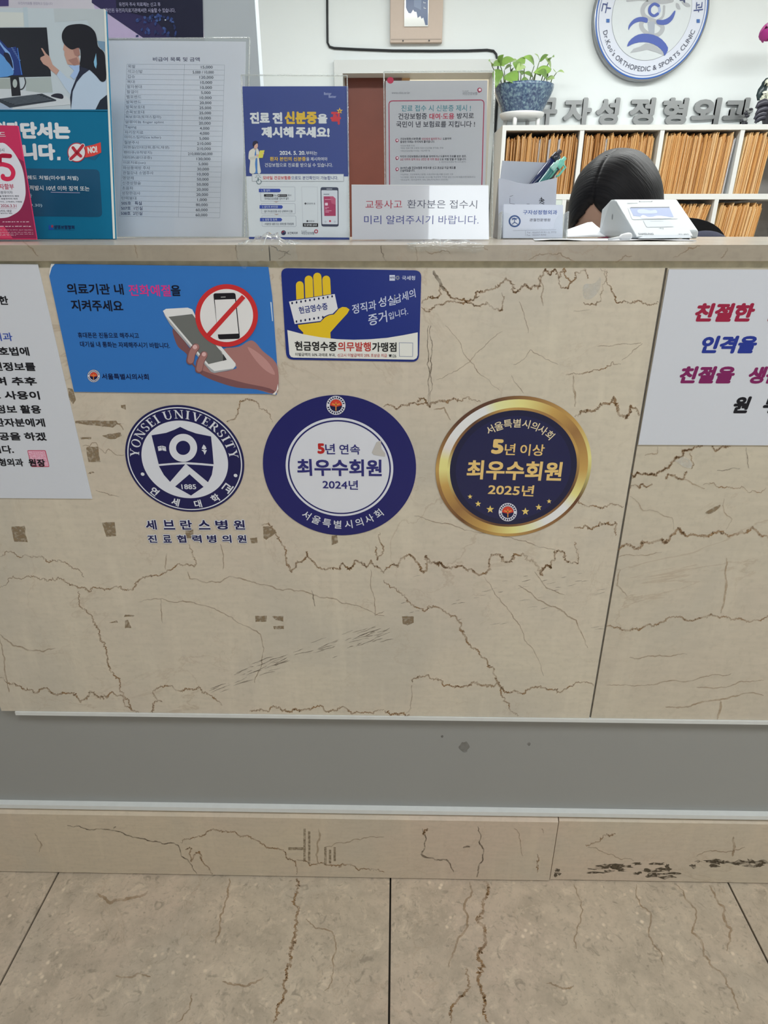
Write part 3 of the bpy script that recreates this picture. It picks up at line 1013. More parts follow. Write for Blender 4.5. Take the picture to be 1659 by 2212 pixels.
# marble skirting with a chamfered upper edge, in two lengths
XS = aty(1199, 1830, 0).x
ZT = ZS - 0.005
for x0, x1, dy in ((-1.6, XS - 0.001, 0.0), (XS + 0.001, RIGHT, 0.0025)):
    b = MB()
    prof = [(0.0 + dy, 0.003), (0.0 + dy, ZT - 0.010), (0.012 + dy, ZT), (0.05, ZT), (0.05, 0.003)]
    vs = [(x0, y, z) for y, z in prof] + [(x1, y, z) for y, z in prof]
    b.add(vs, [(i, (i + 1) % 5, (i + 1) % 5 + 5, i + 5)[::-1] for i in range(5)] + [(0, 1, 2, 3, 4), (9, 8, 7, 6, 5)], marble_skirt)
    ar = Art(Frame((0, dy, 0), (1, 0, 0), (0, 0, 1)), 0, 1640, 1.9988)
    ar.parts['s'] = b
    ar.part = 's'
    if x0 < -1:
        L = [([(290, 285), (340, 288), (420, 300), (500, 310), (600, 340), (700, 365), (770, 372), (785, 420), (830, 460), (850, 495)], 5, VEIN_D), ([(800, 390), (830, 385), (825, 440), (860, 400), (880, 450), (915, 498)], 5, VEIN), ([(780, 358), (870, 335), (905, 305), (960, 310), (1050, 335), (1150, 380), (1230, 400), (1240, 430), (1275, 440), (1280, 500)], 5, VEIN),
             ([(1280, 435), (1340, 460), (1440, 460), (1540, 475), (1659, 488)], 5, VEIN), ([(1400, 380), (1520, 350), (1659, 335)], 4, VEIN_F), ([(150, 320), (180, 370), (170, 400)], 5, VEIN_F), ([(1375, 300), (1375, 450)], 8, VEIN_F), ([(490, 300), (500, 290)], 5, VEIN_D)]
        for i, (q, wd, m) in enumerate(L):
            vein(ar, q, wd, m, 0.12, 900 + i)
        for x, y0, y1 in ((1310, 300, 440), (1330, 310, 450), (1400, 380, 455), (1420, 390, 450), (1440, 380, 440)):
            ar.rect(x, y0, x + 10, y1, RESIDUE_F, 0.6)
        ar.rect(1245, 380, 1310, 392, RESIDUE_F, 0.7)
        ar.crop(830, 1640, 2.0012)
        for i, (q, wd, m) in enumerate([([(165, 300), (180, 350), (160, 410), (270, 435), (290, 470), (300, 490)], 6, VEIN_D), ([(190, 300), (170, 330)], 6, VEIN), ([(405, 290), (410, 360), (430, 390), (405, 480), (400, 510)], 6, VEIN_D), ([(560, 300), (590, 370), (600, 420)], 4, VEIN_F), ([(660, 410), (662, 490)], 5, VEIN), ([(680, 300), (690, 320)], 5, VEIN_F), ([(340, 382), (370, 380)], 7, VEIN_D)]):
            vein(ar, q, wd, m, 0.16, 920 + i)
    else:
        ar.crop(830, 1640, 2.0012)
        for i, (q, wd, m) in enumerate([([(870, 370), (950, 330), (1000, 320)], 5, VEIN), ([(880, 380), (980, 410), (1080, 440)], 4, VEIN_F), ([(1510, 335), (1505, 420)], 10, VEIN_F), ([(1350, 420), (1450, 400), (1560, 380)], 4, VEIN_F)]):
            vein(ar, q, wd, m, 0.14, 940 + i)
        rnd = random.Random(3)
        for bx0, bx1, by0, by1, n in ((880, 1270, 450, 512, 26), (1330, 1659, 436, 462, 16), (740, 760, 470, 515, 5)):
            for i in range(n):
                cx, cy = rnd.uniform(bx0, bx1), rnd.uniform(by0, by1)
                rx, ry = rnd.uniform(10, 46), rnd.uniform(3, 10)
                if bx1 < 800:
                    rx, ry = 8, 8
                ar.poly([(cx + rx * math.cos(t * PI / 6) * rnd.uniform(0.4, 1.4), cy + ry * math.sin(t * PI / 6) * rnd.uniform(0.3, 1.6)) for t in range(12)], BLACKENED, 0.5 + 0.02 * i, 2)
    b.build('skirting', counter)
# body behind the marble
b = MB()
body_mat = pmat('counter_body_board', (0.55, 0.53, 0.50), 0.5, 0.3)
b.box((-1.6, 0.035, 0.0), (RIGHT, 0.46, SLAB), body_mat)
b.build('body', counter)
b = MB()
b.box((-1.6, 0.462, 0.70), (RIGHT, 0.78, 0.73), pmat('desk_board', (0.62, 0.60, 0.56), 0.4, 0.3))
b.build('work_desk', counter)

# ------------------------------------------------------------------ notices stuck on the front of the counter
PAPER = pmat('white_paper', (0.72, 0.745, 0.81), 0.5, 0.25, scale=200, var=0.01)
PF = Frame((0, -0.0011, 0), (1, 0, 0), (0, 0, 1))
BK, WH, NAVY = (16, 16, 22), (205, 208, 218), (31, 31, 100)


def poly_uv(fr, pts):
    return [fr.uv(*p) for p in pts]


def seal(ar, part, x, y, r, z=3.0):
    """small round association seal: white rim with dark lettering, red and navy middle, gold staff"""
    ar.part = part
    ar.disc(x, y, r, (18, 18, 60), z)
    ar.ring(x, y, r * 0.96, r * 0.62, (205, 205, 215), z + 1)
    n = 22
    for i in range(n):
        t = 2 * PI * i / n
        if i % 11 != 0:
            ar.stroke([(x + r * 0.70 * math.cos(t), y + r * 0.70 * math.sin(t)), (x + r * 0.88 * math.cos(t + 0.06), y + r * 0.88 * math.sin(t + 0.06))], r * 0.12, (20, 20, 60), z + 2, cap=False)
    up = [(x + r * 0.6 * math.cos(PI + PI * i / 14), y + r * 0.6 * math.sin(PI + PI * i / 14)) for i in range(15)]
    ar.poly(up + [(x, y + r * 0.15)], (190, 60, 45), z + 2)
    ar.stroke([(x, y - r * 0.3), (x, y + r * 0.5)], r * 0.09, (225, 150, 70), z + 3)
    ar.stroke([(x - r * 0.35, y - r * 0.15), (x, y - r * 0.05), (x + r * 0.35, y - r * 0.15)], r * 0.12, (225, 150, 70), z + 3)


# --- privacy notice, cut by the left edge of the picture
q = [(-0.600, PF.uv(0, 568)[1]), (PF.uv(81.5, 571)), (PF.uv(199, 1077.5)), (-0.600, PF.uv(0, 1076)[1])]
o = sheet('privacy_notice', PF, q[::-1], 0.0009, PAPER, 'white privacy notice with black lines and a red square seal, left of the blue poster', 'notice')
ar = Art(PF, 0, 560, 4.1714)
BKN = (22, 22, 28)
ar.text('개인정보 보호를 위한', -760, 412, 84, 78, BKN, bold=0.034)
ar.text('구자성정형외과', -500, 735, 120, 74, (45, 70, 150), bold=0.02, y1=737)
for t, x0, x1, y, h in (('개인정보 보호법에', -500, 270, 870, 76), ('의하여 개인정보를', -480, 328, 1008, 76), ('보호하며 추후', -380, 338, 1138, 74), ('개인정보 사용이', -420, 365, 1265, 74), ('필요할 때는 정보 활용', -560, 378, 1391, 74), ('동의를 받아 환자분에게', -560, 412, 1510, 73), ('정보 제공을 하겠', -330, 425, 1635, 72), ('습니다.', -150, 130, 1750, 70), ('구자성정형외과', -300, 218, 1866, 68)):
    ar.text(t, x0, y - 5, x1, h, BKN, y1=y, bold=0.034)
ar.text('원장', 268, 1864, 416, 66, BKN, y1=1868, bold=0.034, z=5)
ar.part = 'red_seal'
SEALR = (172, 52, 78)
q = [(246, 1720), (411, 1720), (447, 1871), (283, 1871)]
ar.quad_round(q, 12, (205, 160, 178), 1)
ar.quad_round(q, 12, SEALR, 2, line=6)
rnd = random.Random(2)
for r in range(8):
    for c in range(8):
        x, y = 258 + 18.5 * c + 4.2 * r, 1732 + 17 * r
        if rnd.random() < 0.8:
            ar.stroke([(x, y), (x + rnd.uniform(-6, 12), y + rnd.uniform(0, 12)), (x + 12, y + rnd.uniform(-2, 12))], 3.6, (190, 100, 125), 2, cap=False)
ar.build(o)

# --- kindness notice on the right
q = poly_uv(PF, [(1445, 582), (1378.5, 961)])
q = [q[0], (0.84, PF.uv(1659, 583)[1]), (0.84, PF.uv(1659, 961)[1]), q[1]]
o = sheet('courtesy_notice', PF, q[::-1], 0.0009, PAPER, 'white notice with large red, blue and purple lines right of the marble seam', 'notice')
ar = Art(PF, 1340, 560, 5.2006)
for t, x0, x1, y, h, c in (('친절한', 808, 1490, 702, 205, (140, 28, 58)), ('인사', 1612, 2080, 702, 205, (140, 28, 58)), ('인격을', 876, 1520, 1058, 195, (32, 48, 130)), ('존중', 1640, 2070, 1058, 195, (32, 48, 130)),
                         ('친절을', 638, 1272, 1395, 190, (112, 28, 82)), ('생활화', 1405, 2030, 1398, 190, (112, 28, 82)), ('원', 1238, 1440, 1730, 185, (20, 20, 28)), ('무', 1572, 1780, 1730, 180, (20, 20, 28)), ('과', 1910, 2120, 1730, 180, (20, 20, 28))):
    ar.text(t, x0, y, x1 - 25, h, c, bold=0.042, shear=0.14)
ar.build(o)

# --- blue telephone-manners poster
q = poly_uv(PF, [(110, 570), (579.5, 576.5), (588, 640), (601.5, 831), (597, 853), (580, 851), (160, 846.5), (106.5, 597), (107.5, 585)])
o = sheet('telephone_manners_poster', PF, q[::-1], 0.0008, ink((46, 104, 172)), 'blue poster of a hand holding a phone beside a no-phone sign', 'poster')
ar = Art(PF, 0, 540, 2.6758)
ar.text('의료기관 내', 393, 256, 718, 62, (10, 14, 34), y1=259, bold=0.026)
ar.text('전화예절', 750, 266, 990, 66, (200, 45, 120), y1=269, bold=0.014)
ar.text('을', 992, 266, 1048, 62, (10, 14, 34), bold=0.026)
ar.text('지켜주세요', 418, 352, 715, 64, (10, 14, 34), y1=356, bold=0.026)
ar.text('휴대폰은 진동으로 해주시고', 453, 508, 805, 32, (14, 24, 60), y1=511, bold=0.022)
ar.text('대기실 내 통화는 자제해주시기 바랍니다.', 466, 560, 984, 32, (14, 24, 60), y1=569, bold=0.022)
ar.text('서울특별시의사회', 592, 748, 862, 34, (10, 20, 60), y1=751, bold=0.026)
ar.part = 'torn_edge'
ar.poly([(296, 80), (318, 80), (300, 100), (288, 140), (285, 152), (285, 130)], (200, 200, 200), 1)
ar.poly([(1607, 772), (1610, 800), (1592, 836), (1575, 833), (1598, 812)], (205, 200, 195), 6)
ar.poly([(1562, 300), (1570, 302), (1578, 410), (1573, 412)], (175, 190, 205), 1)
seal(ar, 'seal', 542, 728, 37, 1)
ar.part = 'hand_and_phone_picture'
S1, S2, S3 = (150, 106, 102), (112, 74, 76), (172, 128, 124)
ar.poly([(1290, 575), (1380, 560), (1440, 525), (1475, 533), (1520, 585), (1597, 655), (1611, 765), (1592, 832), (1480, 805), (1370, 795), (1265, 765), (1170, 725), (1140, 690), (1135, 640), (1180, 600), (1200, 660), (1235, 706), (1350, 690), (1362, 665)], S1, 1, 3)
ar.poly([(1145, 690), (1170, 724), (1265, 764), (1370, 794), (1480, 804), (1590, 830), (1560, 800), (1420, 770), (1290, 735), (1215, 712)], S2, 2, 3)
ar.poly([(1430, 560), (1500, 600), (1560, 660), (1590, 720), (1540, 700), (1480, 640)], S3, 2, 3)
ar.poly([(998, 460), (1020, 458), (1090, 560), (1125, 590), (1100, 620), (1140, 690), (1100, 650), (1078, 600), (1030, 560), (1005, 500)], S2, 1, 3)
ar.poly([(942, 352), (960, 340), (1085, 333), (1112, 343), (1135, 390), (1362, 655), (1362, 672), (1345, 688), (1240, 708), (1218, 702), (1195, 672), (985, 430)], (226, 226, 226), 3)
ar.poly([(945, 365), (985, 432), (1195, 674), (1220, 704), (1240, 711), (1345, 691), (1364, 672), (1366, 660), (1350, 684), (1240, 700), (1200, 668), (990, 420)], (150, 152, 156), 4)
ar.poly([(975, 386), (1112, 370), (1312, 634), (1206, 659)], (98, 100, 98), 4)
ar.poly([(1262, 568), (1280, 585), (1312, 634), (1290, 640), (1290, 600)], (44, 46, 50), 5)
for pts, wd in (([(1132, 562), (1110, 595), (1100, 640)], 46), ([(1180, 606), (1160, 645), (1150, 690)], 44)):
    ar.stroke(pts, wd, S2, 5, 4)
    ar.stroke([(p[0] + 3, p[1] - 3) for p in pts], wd * 0.78, S1, 6, 4)
ar.disc(1128, 560, 13, (196, 160, 158), 7)
ar.disc(1180, 602, 12, (196, 160, 158), 7)
ar.part = 'no_phone_sign'
ar.disc(1311, 378, 181, (182, 42, 44), 7, n=60)
ar.disc(1311, 378, 153, (222, 220, 220), 8, n=60)
ar.quad_round([(1234, 250), (1362, 247), (1389, 512), (1264, 516)], 14, (24, 22, 28), 9)
ar.poly([(1243, 287), (1360, 283), (1381, 482), (1260, 487)], (222, 220, 220), 10)
ar.stroke([(1280, 272), (1304, 271)], 5, (150, 150, 150), 10)
ar.stroke([(1410, 268), (1208, 490)], 27, (182, 42, 44), 11, cap=False)
ar.build(o)

# --- blue cash receipt sticker with a yellow hand
SF = Frame((0, -0.0007, 0), (1, 0, 0), (0, 0, 1))
ar = Art(SF, 590, 560, 4.8794, rough=0.28, spec=0.45)


def rounded_px(ar, q, r):
    p = [Vector(a) for a in q]
    out = []
    for i in range(4):
        a_, b_, d_ = p[i - 1], p[i], p[(i + 1) % 4]
        e, g = (a_ - b_).normalized() * r, (d_ - b_).normalized() * r
        for k in range(7):
            t = k / 6
            out.append(tuple((b_ + e) * (1 - t) ** 2 + b_ * 2 * t * (1 - t) + (b_ + g) * t * t))
    return [ar.uv(*x) for x in out]


RB = (20, 38, 112)
o = sheet('cash_receipt_sticker', SF, rounded_px(ar, [(82, 93), (1564, 118), (1536, 1082), (140, 1058)], 75)[::-1], 0.0006, ar.M(RB), 'blue rounded sticker of a yellow hand holding a white receipt', 'sticker')
CW, YL = (208, 208, 212), (212, 178, 32)
ar.part = 'hand_and_receipt_picture'
for x0, y0, x1, y1, wd in ((281, 272, 286, 425, 82), (375, 214, 382, 405, 85), (466, 184, 476, 395, 86), (560, 214, 568, 375, 84)):
    ar.stroke([(x0, y0), (x1, y1)], wd, YL, 1)
ar.poly([(160, 440), (655, 360), (688, 525), (630, 582), (540, 610), (505, 658), (222, 690)], RB, 1.6)
ar.poly([(167, 446), (649, 366), (682, 520), (628, 574), (585, 582), (540, 602), (500, 650), (228, 682)], CW, 2.2)
for i in range(10):
    ar.disc(201 + 46.8 * i, 462 - 7.9 * i, 9, (16, 22, 60), 3, ry=13, n=12)
for i in range(7):
    ar.disc(247 + 46.2 * i, 656 - 7.8 * i, 9, (16, 22, 60), 3, ry=13, n=12)
ar.poly([(262, 692), (498, 662), (520, 640), (548, 612), (590, 590), (640, 582), (665, 555), (692, 522), (730, 502), (772, 506), (806, 530), (780, 575), (690, 672), (604, 770), (607, 840), (500, 830), (315, 792), (318, 772), (268, 722)], YL, 2.4)
ar.part = 'lettering'
ar.text('현금영수증', 280, 577, 580, 74, RB, y1=530, bold=0.018, z=3)
ar.part = 'white_panel'
low = [(150, 745), (320, 790), (500, 822), (680, 842), (850, 848), (1020, 843), (1200, 828), (1370, 800), (1524, 770), (1524, 1010), (1512, 1042), (1482, 1058), (215, 1036), (188, 1028), (172, 1000)]
ar.poly(low, (205, 205, 200), 3)
ar.poly([(1327, 877), (1474, 880), (1472, 1026), (1329, 1024)], (60, 75, 130), 3.6)
ar.poly([(1331, 881), (1470, 884), (1468, 1022), (1333, 1020)], (205, 205, 200), 4.2)
ar.part = 'lettering'
for t, x0, x1, y0, y1, h, c, bd in (('현금영수증', 232, 672, 962, 968, 100, (18, 18, 20), 0.03), ('의무발행', 685, 1030, 968, 971, 98, (165, 40, 36), 0.022), ('가맹점', 1044, 1300, 974, 976, 100, (18, 18, 20), 0.03),
                                     ('미발급액의 50% 과태료 부과,', 236, 660, 1020, 1028, 36, (40, 40, 42), 0.008), ('신고시 미발급액의 20% 포상금 지급', 680, 1200, 1028, 1032, 36, (165, 52, 48), 0.008), ('126', 1252, 1298, 1034, 1034, 32, (40, 40, 42), 0.01)):
    ar.text(t, x0, y0, x1, h, c, y1=y1, bold=bd, z=4)
ar.disc(1234, 1018, 12, (40, 40, 42), 4)
ar.stroke([(1222, 1006), (1246, 1006)], 7, (40, 40, 42), 4)
SCR = (205, 212, 235)
ar.text('국세청', 1358, 220, 1496, 46, SCR, bold=0.02)
for t, x0, y0, x1, y1, h in (('정직과', 838, 580, 1090, 528, 100), ('성실', 1112, 508, 1292, 480, 105), ('납세의', 1290, 470, 1505, 400, 92), ('증거', 1010, 705, 1205, 660, 120), ('입니다.', 1225, 640, 1425, 582, 75)):
    ar.text(t, x0, y0, x1, h, SCR, y1=y1, bold=0.012, shear=0.12)
ar.part = 'office_marks'
ar.rect(1226, 166, 1284, 226, (190, 196, 215), 1)
ar.text('NTS', 1232, 204, 1278, 20, (40, 50, 110), z=2, bold=0.02)
for i in range(5):
    t = -PI / 2 + i * 2 * PI / 5
    ar.disc(1312 + 16 * math.cos(t), 195 + 16 * math.sin(t), 8, (190, 200, 225), 1, n=10)
ar.ring(1312, 195, 22, 13, (190, 200, 225), 1, 20)
ar.build(o)


# --- round stickers
def round_sticker(name, ext, crop, col, label, rough=0.3):
    r = Round(SF, ext, *crop, rough=rough, spec=0.4)
    o = sheet(name, SF, r.circ(1.0), 0.0006, r.M(col), label, 'sticker', 'round stickers on the counter front')
    return r, o


# serif capitals for the university name
def serif_font():
    T, t, S = 0.15, 0.06, 0.045
    def R_(x0, y0, x1, y1):
        return [(x0, y0), (x1, y0), (x1, y1), (x0, y1)]
    def seg(x0, y0, x1, y1, w_):
        h = w_ / 2
        return [(x0 - h, y0), (x0 + h, y0), (x1 + h, y1), (x1 - h, y1)]
    def sf(x, y, w_=0.30):
        return R_(x - w_ / 2, y, x + w_ / 2, y + S)
    def arcband(cx, cy, rx1, ry1, rx0, ry0, a0, a1, n=14):
        out = []
        for i in range(n):
            u0, u1 = a0 + (a1 - a0) * i / n, a0 + (a1 - a0) * (i + 1) / n
            out.append([(cx + rx0 * math.cos(u0), cy + ry0 * math.sin(u0)), (cx + rx1 * math.cos(u0), cy + ry1 * math.sin(u0)), (cx + rx1 * math.cos(u1), cy + ry1 * math.sin(u1)), (cx + rx0 * math.cos(u1), cy + ry0 * math.sin(u1))])
        return out
    hz = 0.72
    G = {}
    G['I'] = [R_(0, 0, T, hz), sf(T / 2, 0), sf(T / 2, hz - S)]
    G['T'] = [R_(0.22, 0, 0.22 + T, hz), sf(0.295, 0), R_(0, hz - S, 0.59, hz), R_(0, hz - 0.17, 0.035, hz), R_(0.555, hz - 0.17, 0.59, hz)]
    G['E'] = [R_(0.06, 0, 0.06 + T, hz), R_(0, 0, 0.5, S), R_(0, hz - S, 0.48, hz), R_(0.1, 0.34, 0.38, 0.34 + S), R_(0.465, 0, 0.5, 0.16), R_(0.445, hz - 0.15, 0.48, hz), R_(0.35, 0.28, 0.385, 0.45)]
    G['Y'] = [R_(0.26, 0, 0.26 + T, 0.34), sf(0.335, 0), seg(0.335, 0.32, 0.10, hz, T), seg(0.335, 0.30, 0.58, hz, t), sf(0.10, hz - S, 0.27), sf(0.58, hz - S, 0.22)]
    G['V'] = [seg(0.36, 0, 0.10, hz, T), seg(0.36, 0, 0.60, hz, t), sf(0.10, hz - S, 0.27), sf(0.60, hz - S, 0.22)]
    G['N'] = [R_(0.10, 0, 0.10 + t, hz), R_(0.60, 0, 0.60 + t, hz), seg(0.61, 0, 0.13, hz, T), sf(0.13, 0, 0.24), sf(0.63, hz - S, 0.24), R_(0, hz - S, 0.15, hz)]
    G['U'] = [R_(0.08, 0.22, 0.08 + T, hz), R_(0.58, 0.22, 0.58 + t, hz), sf(0.155, hz - S), sf(0.61, hz - S, 0.22)] + arcband(0.36, 0.25, 0.28, 0.26, 0.17, 0.19, PI, 2 * PI)
    G['O'] = arcband(0.36, 0.36, 0.36, 0.375, 0.22, 0.33, 0, 2 * PI, 28)
    G['R'] = [R_(0.06, 0, 0.06 + T, hz), sf(0.135, 0), R_(0, hz - S, 0.32, hz), R_(0.1, 0.34, 0.32, 0.34 + S), seg(0.60, 0, 0.33, 0.36, T * 1.05), sf(0.62, 0, 0.16)] + arcband(0.30, 0.53, 0.24, 0.19, 0.10, 0.145, -PI / 2, PI / 2)
    G['S'] = arcband(0.25, 0.53, 0.22, 0.20, 0.10, 0.155, 0.15 * PI, PI * 1.4) + arcband(0.25, 0.19, 0.24, 0.20, 0.11, 0.155, -0.9 * PI, 0.45 * PI) + [[(0.10, 0.46), (0.20, 0.36), (0.40, 0.26), (0.30, 0.36)], R_(0.03, 0.02, 0.065, 0.2), R_(0.42, 0.54, 0.455, 0.70)]
    out = {}
    for ch, polys in G.items():
        vs, fs = [], []
        for p in polys:
            k = len(vs)
            ar_ = sum(p[i][0] * p[(i + 1) % 4][1] - p[(i + 1) % 4][0] * p[i][1] for i in range(4))
            vs += [(x, y, 0.06 * (k // 4 % 8)) for x, y in (p if ar_ > 0 else p[::-1])]
            fs.append((k, k + 1, k + 2, k + 3))
        out[ch] = (vs, fs)
    return out


SERIF = serif_font()
CRF = (250, 840, 2.4761)
NV1 = (22, 23, 72)
r, o = round_sticker('university_crest_sticker', (53, 685, 87, 657), CRF, NV1, 'navy and white round university crest sticker with shield, left of three')
r.part = 'crest'
PW = (208, 210, 218)
r.pring(0.965, 0.945, PW, 1)
r.pdisc(0.728, PW, 1)
r.poly([(192, 248), (270, 235), (315, 218), (345, 203), (385, 222), (430, 238), (510, 254), (518, 330), (524, 403), (460, 397), (375, 391), (300, 396), (230, 402), (212, 330)], NV1, 2)
r.ring(361, 315, 75, 38, PW, 3)
r.poly([(225, 308), (247, 303), (268, 309), (271, 333), (249, 328), (229, 332)], PW, 3)
r.stroke([(247, 304), (249, 328)], 2.5, NV1, 4)
r.stroke([(230, 315), (243, 312)], 2, NV1, 4)
r.stroke([(252, 312), (265, 315)], 2, NV1, 4)
r.poly([(460, 318), (470, 297), (480, 306), (486, 320), (474, 326)], PW, 3)
r.poly([(458, 326), (488, 328), (484, 336), (476, 352), (470, 336)], PW, 3)
r.poly([(231, 412), (300, 406), (372, 403), (291, 497), (258, 460)], NV1, 2)
r.poly([(378, 403), (450, 407), (522, 413), (514, 460), (494, 499)], NV1, 2)
r.poly([(395, 456), (470, 524), (403, 570), (318, 522)], NV1, 2)
r.part = 'lettering'
r.text('1885', 354, 536, 432, 26, PW, bold=0.02, z=3)
r.arc_text(spread('YONSEI UNIVERSITY', 177, 2, lambda c: SERIF[c], 0.16), 0.765, 0.150, PW, 2, fn=lambda c: SERIF[c])
r.arc_text([('연', -135), ('세', -108), ('대', -81.5), ('학', -58.5), ('교', -38)], 0.925, 0.155, PW, 2, inward=True, bold=0.03)
r.part = 'crest'
r.pdisc(0.032, PW, 2, -0.755, -0.265, 20)
r.pdisc(0.032, PW, 2, 0.832, -0.28, 20)
r.build(o)

# the die-cut letters underneath
ar = Art(SF, *CRF, rough=0.3, spec=0.4)
row1 = list(zip('세브란스병원', (165, 259, 350, 446, 537, 634), (222, 320, 412, 508, 602, 693)))
row2 = list(zip('진료협력병의원', (176, 257, 332, 413, 492, 572, 653), (224, 301, 380, 462, 541, 621, 701)))
for i, (row, y, h) in enumerate(((row1, 752, 50), (row2, 822, 40))):
    back, front = MB(), MB()
    for nm, col, bd, z, grow in (('outline', PW, 0.09, 1, 4), ('lettering', NV1, 0.03, 2.5, 0)):
        ar.part = nm + str(i)
        for k, (ch, x0, x1) in enumerate(row):
            ar.text(ch, x0 - grow, y + grow, x1 + grow, h + 2 * grow, col, bold=bd, z=z)
    o = ar.parts.pop('outline' + str(i)).build('letter_decal')
    tag(o, ('larger' if i == 0 else 'smaller') + ' line of navy letters outlined in white, ' + ('upper' if i == 0 else 'lower') + ' of two below the university crest', 'lettering')
    ar.parts.pop('lettering' + str(i)).build('lettering', o)

# --- 2024 sticker
NV2 = (25, 27, 90)
r, o = round_sticker('membership_sticker', (787, 1607, 33, 783), CRF, NV2, 'navy and white round sticker reading 2024, middle of three')
r.part = 'white_disc'
r.pdisc(0.703, PW, 1)
r.pring(0.672, 0.652, NV2, 2)
r.part = 'lettering'
for t, x0, x1, y0, y1, h, c, bd in (('5', 1080, 1119, 347, 347, 56, (165, 34, 34), 0.045), ('년', 1122, 1174, 349, 349, 56, (40, 40, 104), 0.016), ('연속', 1197, 1307, 350, 351, 54, (40, 40, 104), 0.016), ('최우수회원', 973, 1423, 464, 468, 90, (40, 40, 104), 0.032), ('2024년', 1107, 1296, 534, 539, 50, (40, 40, 104), 0.018)):
    r.text(t, x0, y0, x1, h, c, y1=y1, bold=bd, z=3)
n = 8
r.arc_text([(ch, -124 + (71.5) * i / (n - 1)) for i, ch in enumerate('서울특별시의사회')], 0.895, 0.125, PW, 2, inward=True, bold=0.012)
seal(r, 'seal', 1178, 88, 53, 1)
r.part = 'tape_scrap'
r.poly([(1395, 285), (1418, 275), (1422, 320), (1442, 345), (1440, 362), (1415, 358), (1380, 352), (1370, 340)], (172, 168, 164), 3)
r.build(o)

# --- 2025 sticker with a gold rim
gold = bpy.data.materials.new('printed_gold_rim')
gold.use_nodes = True
nt = gold.node_tree
bs = nt.nodes['Principled BSDF']
bs.inputs['Roughness'].default_value = 0.3
bs.inputs['Specular IOR Level'].default_value = 0.4
tc = nt.nodes.new('ShaderNodeTexCoord')
mp = nt.nodes.new('ShaderNodeMapping')
mp.inputs['Rotation'].default_value = (-PI / 2, 0, 0)
gr = nt.nodes.new('ShaderNodeTexGradient')
gr.gradient_type = 'RADIAL'
cr = nt.nodes.new('ShaderNodeValToRGB')
nt.links.new(tc.outputs['Object'], mp.inputs['Vector'])
nt.links.new(mp.outputs[0], gr.inputs[0])
nt.links.new(gr.outputs[0], cr.inputs[0])
nt.links.new(cr.outputs[0], bs.inputs['Base Color'])


def gold_variant(name, stops):
    m = gold.copy()
    m.name = name
    el = [n for n in m.node_tree.nodes if n.type == 'VALTORGB'][0].color_ramp
    while len(el.elements) > 1:
        el.elements.remove(el.elements[-1])
    for i, (ang, c) in enumerate(sorted(stops, key=lambda s_: ((s_[0] + 180) % 360))):
        p = ((ang + 180) % 360) / 360
        e = el.elements[0] if i == 0 else el.elements.new(p)
        e.position = p
        e.color = (*[min(0.9, lin(v) / 0.68) for v in c], 1)
    return m


WHT, LG, GD, BRN, DK = (225, 222, 226), (220, 198, 128), (176, 140, 78), (138, 102, 62), (84, 56, 42)
g_outer = gold_variant('gold_rim_outer', [(-180, GD), (-165, BRN), (-130, (96, 64, 40)), (-95, GD), (-60, BRN), (-25, (90, 58, 40)), (10, LG), (40, GD), (80, BRN), (110, DK), (140, DK), (165, BRN), (179.9, GD)])
g_main = gold_variant('gold_rim_main', [(-180, LG), (-165, GD), (-140, BRN), (-110, GD), (-85, LG), (-68, (222, 214, 170)), (-56, WHT), (-36, WHT), (-22, LG), (0, GD), (35, BRN), (60, GD), (88, LG), (108, (220, 205, 150)), (118, WHT), (150, WHT), (162, (205, 196, 190)), (172, LG), (179.9, LG)])
g_inner = gold_variant('gold_rim_inner', [(-180, LG), (-150, BRN), (-100, DK), (-60, BRN), (-20, DK), (20, GD), (60, BRN), (100, GD), (130, DK), (160, BRN), (179.9, LG)])
CRG = (900, 830, 2.1858)
r, o = round_sticker('membership_sticker', (90, 825, 55, 718), CRG, (92, 62, 44), 'gold rimmed navy round sticker reading 2025 with small stars, right of three')
oc = SF.w(*r.c)
for nm, r1, r0, m, z in (('outer_rim', 1.0, 0.955, g_outer, 1), ('gold_rim', 0.957, 0.848, g_main, 1.5), ('inner_rim', 0.85, 0.812, g_inner, 2)):
    r.part = nm
    r.pring(r1, r0, m, z)
    mb_ = r.parts.pop(nm)
    c = mb_.build(nm, None, origin=oc)
    c.parent = o
    c.location = oc - o.location
r.part = 'navy_disc'
r.pdisc(0.815, (24, 26, 56), 2.6)
r.pdisc(0.74, (28, 30, 68), 3)
r.part = 'lettering'
GL = (226, 192, 122)
for t, x0, x1, y0, y1, h, bd in (('5', 350, 407, 328, 330, 70, 0.045), ('년', 413, 463, 333, 334, 54, 0.016), ('이상', 486, 600, 336, 338, 54, 0.016), ('최우수회원', 234, 680, 447, 457, 90, 0.032), ('2025년', 335, 550, 520, 529, 52, 0.02)):
    r.text(t, x0, y0, x1, h, GL, y1=y1, bold=bd, z=4)
r.arc_text([(ch, 121 - 72.0 * i / 7) for i, ch in enumerate('서울특별시의사회')], 0.585, 0.115, (222, 206, 170), 4, bold=0.012)
r.part = 'stars'
for x, y, q in ((252, 530, 12), (290, 564, 15), (347, 590, 19), (513, 600, 19), (576, 580, 16), (625, 552, 12)):
    r.star(x, y, q, (216, 190, 110), 4)
seal(r, 'seal', 430, 603, 45, 4)
r.build(o)

# ------------------------------------------------------------------ stands, cards and sheets on the counter top
ACR = clear_mat('clear_acrylic', (0.994, 0.998, 0.997))
ACR_EDGE = clear_mat('acrylic_edge', (0.96, 0.98, 0.97), milky=0.3)
EPS = 0.0004


def clampv(pts):
    return [(a_, max(0.0012, b_)) for a_, b_ in pts]


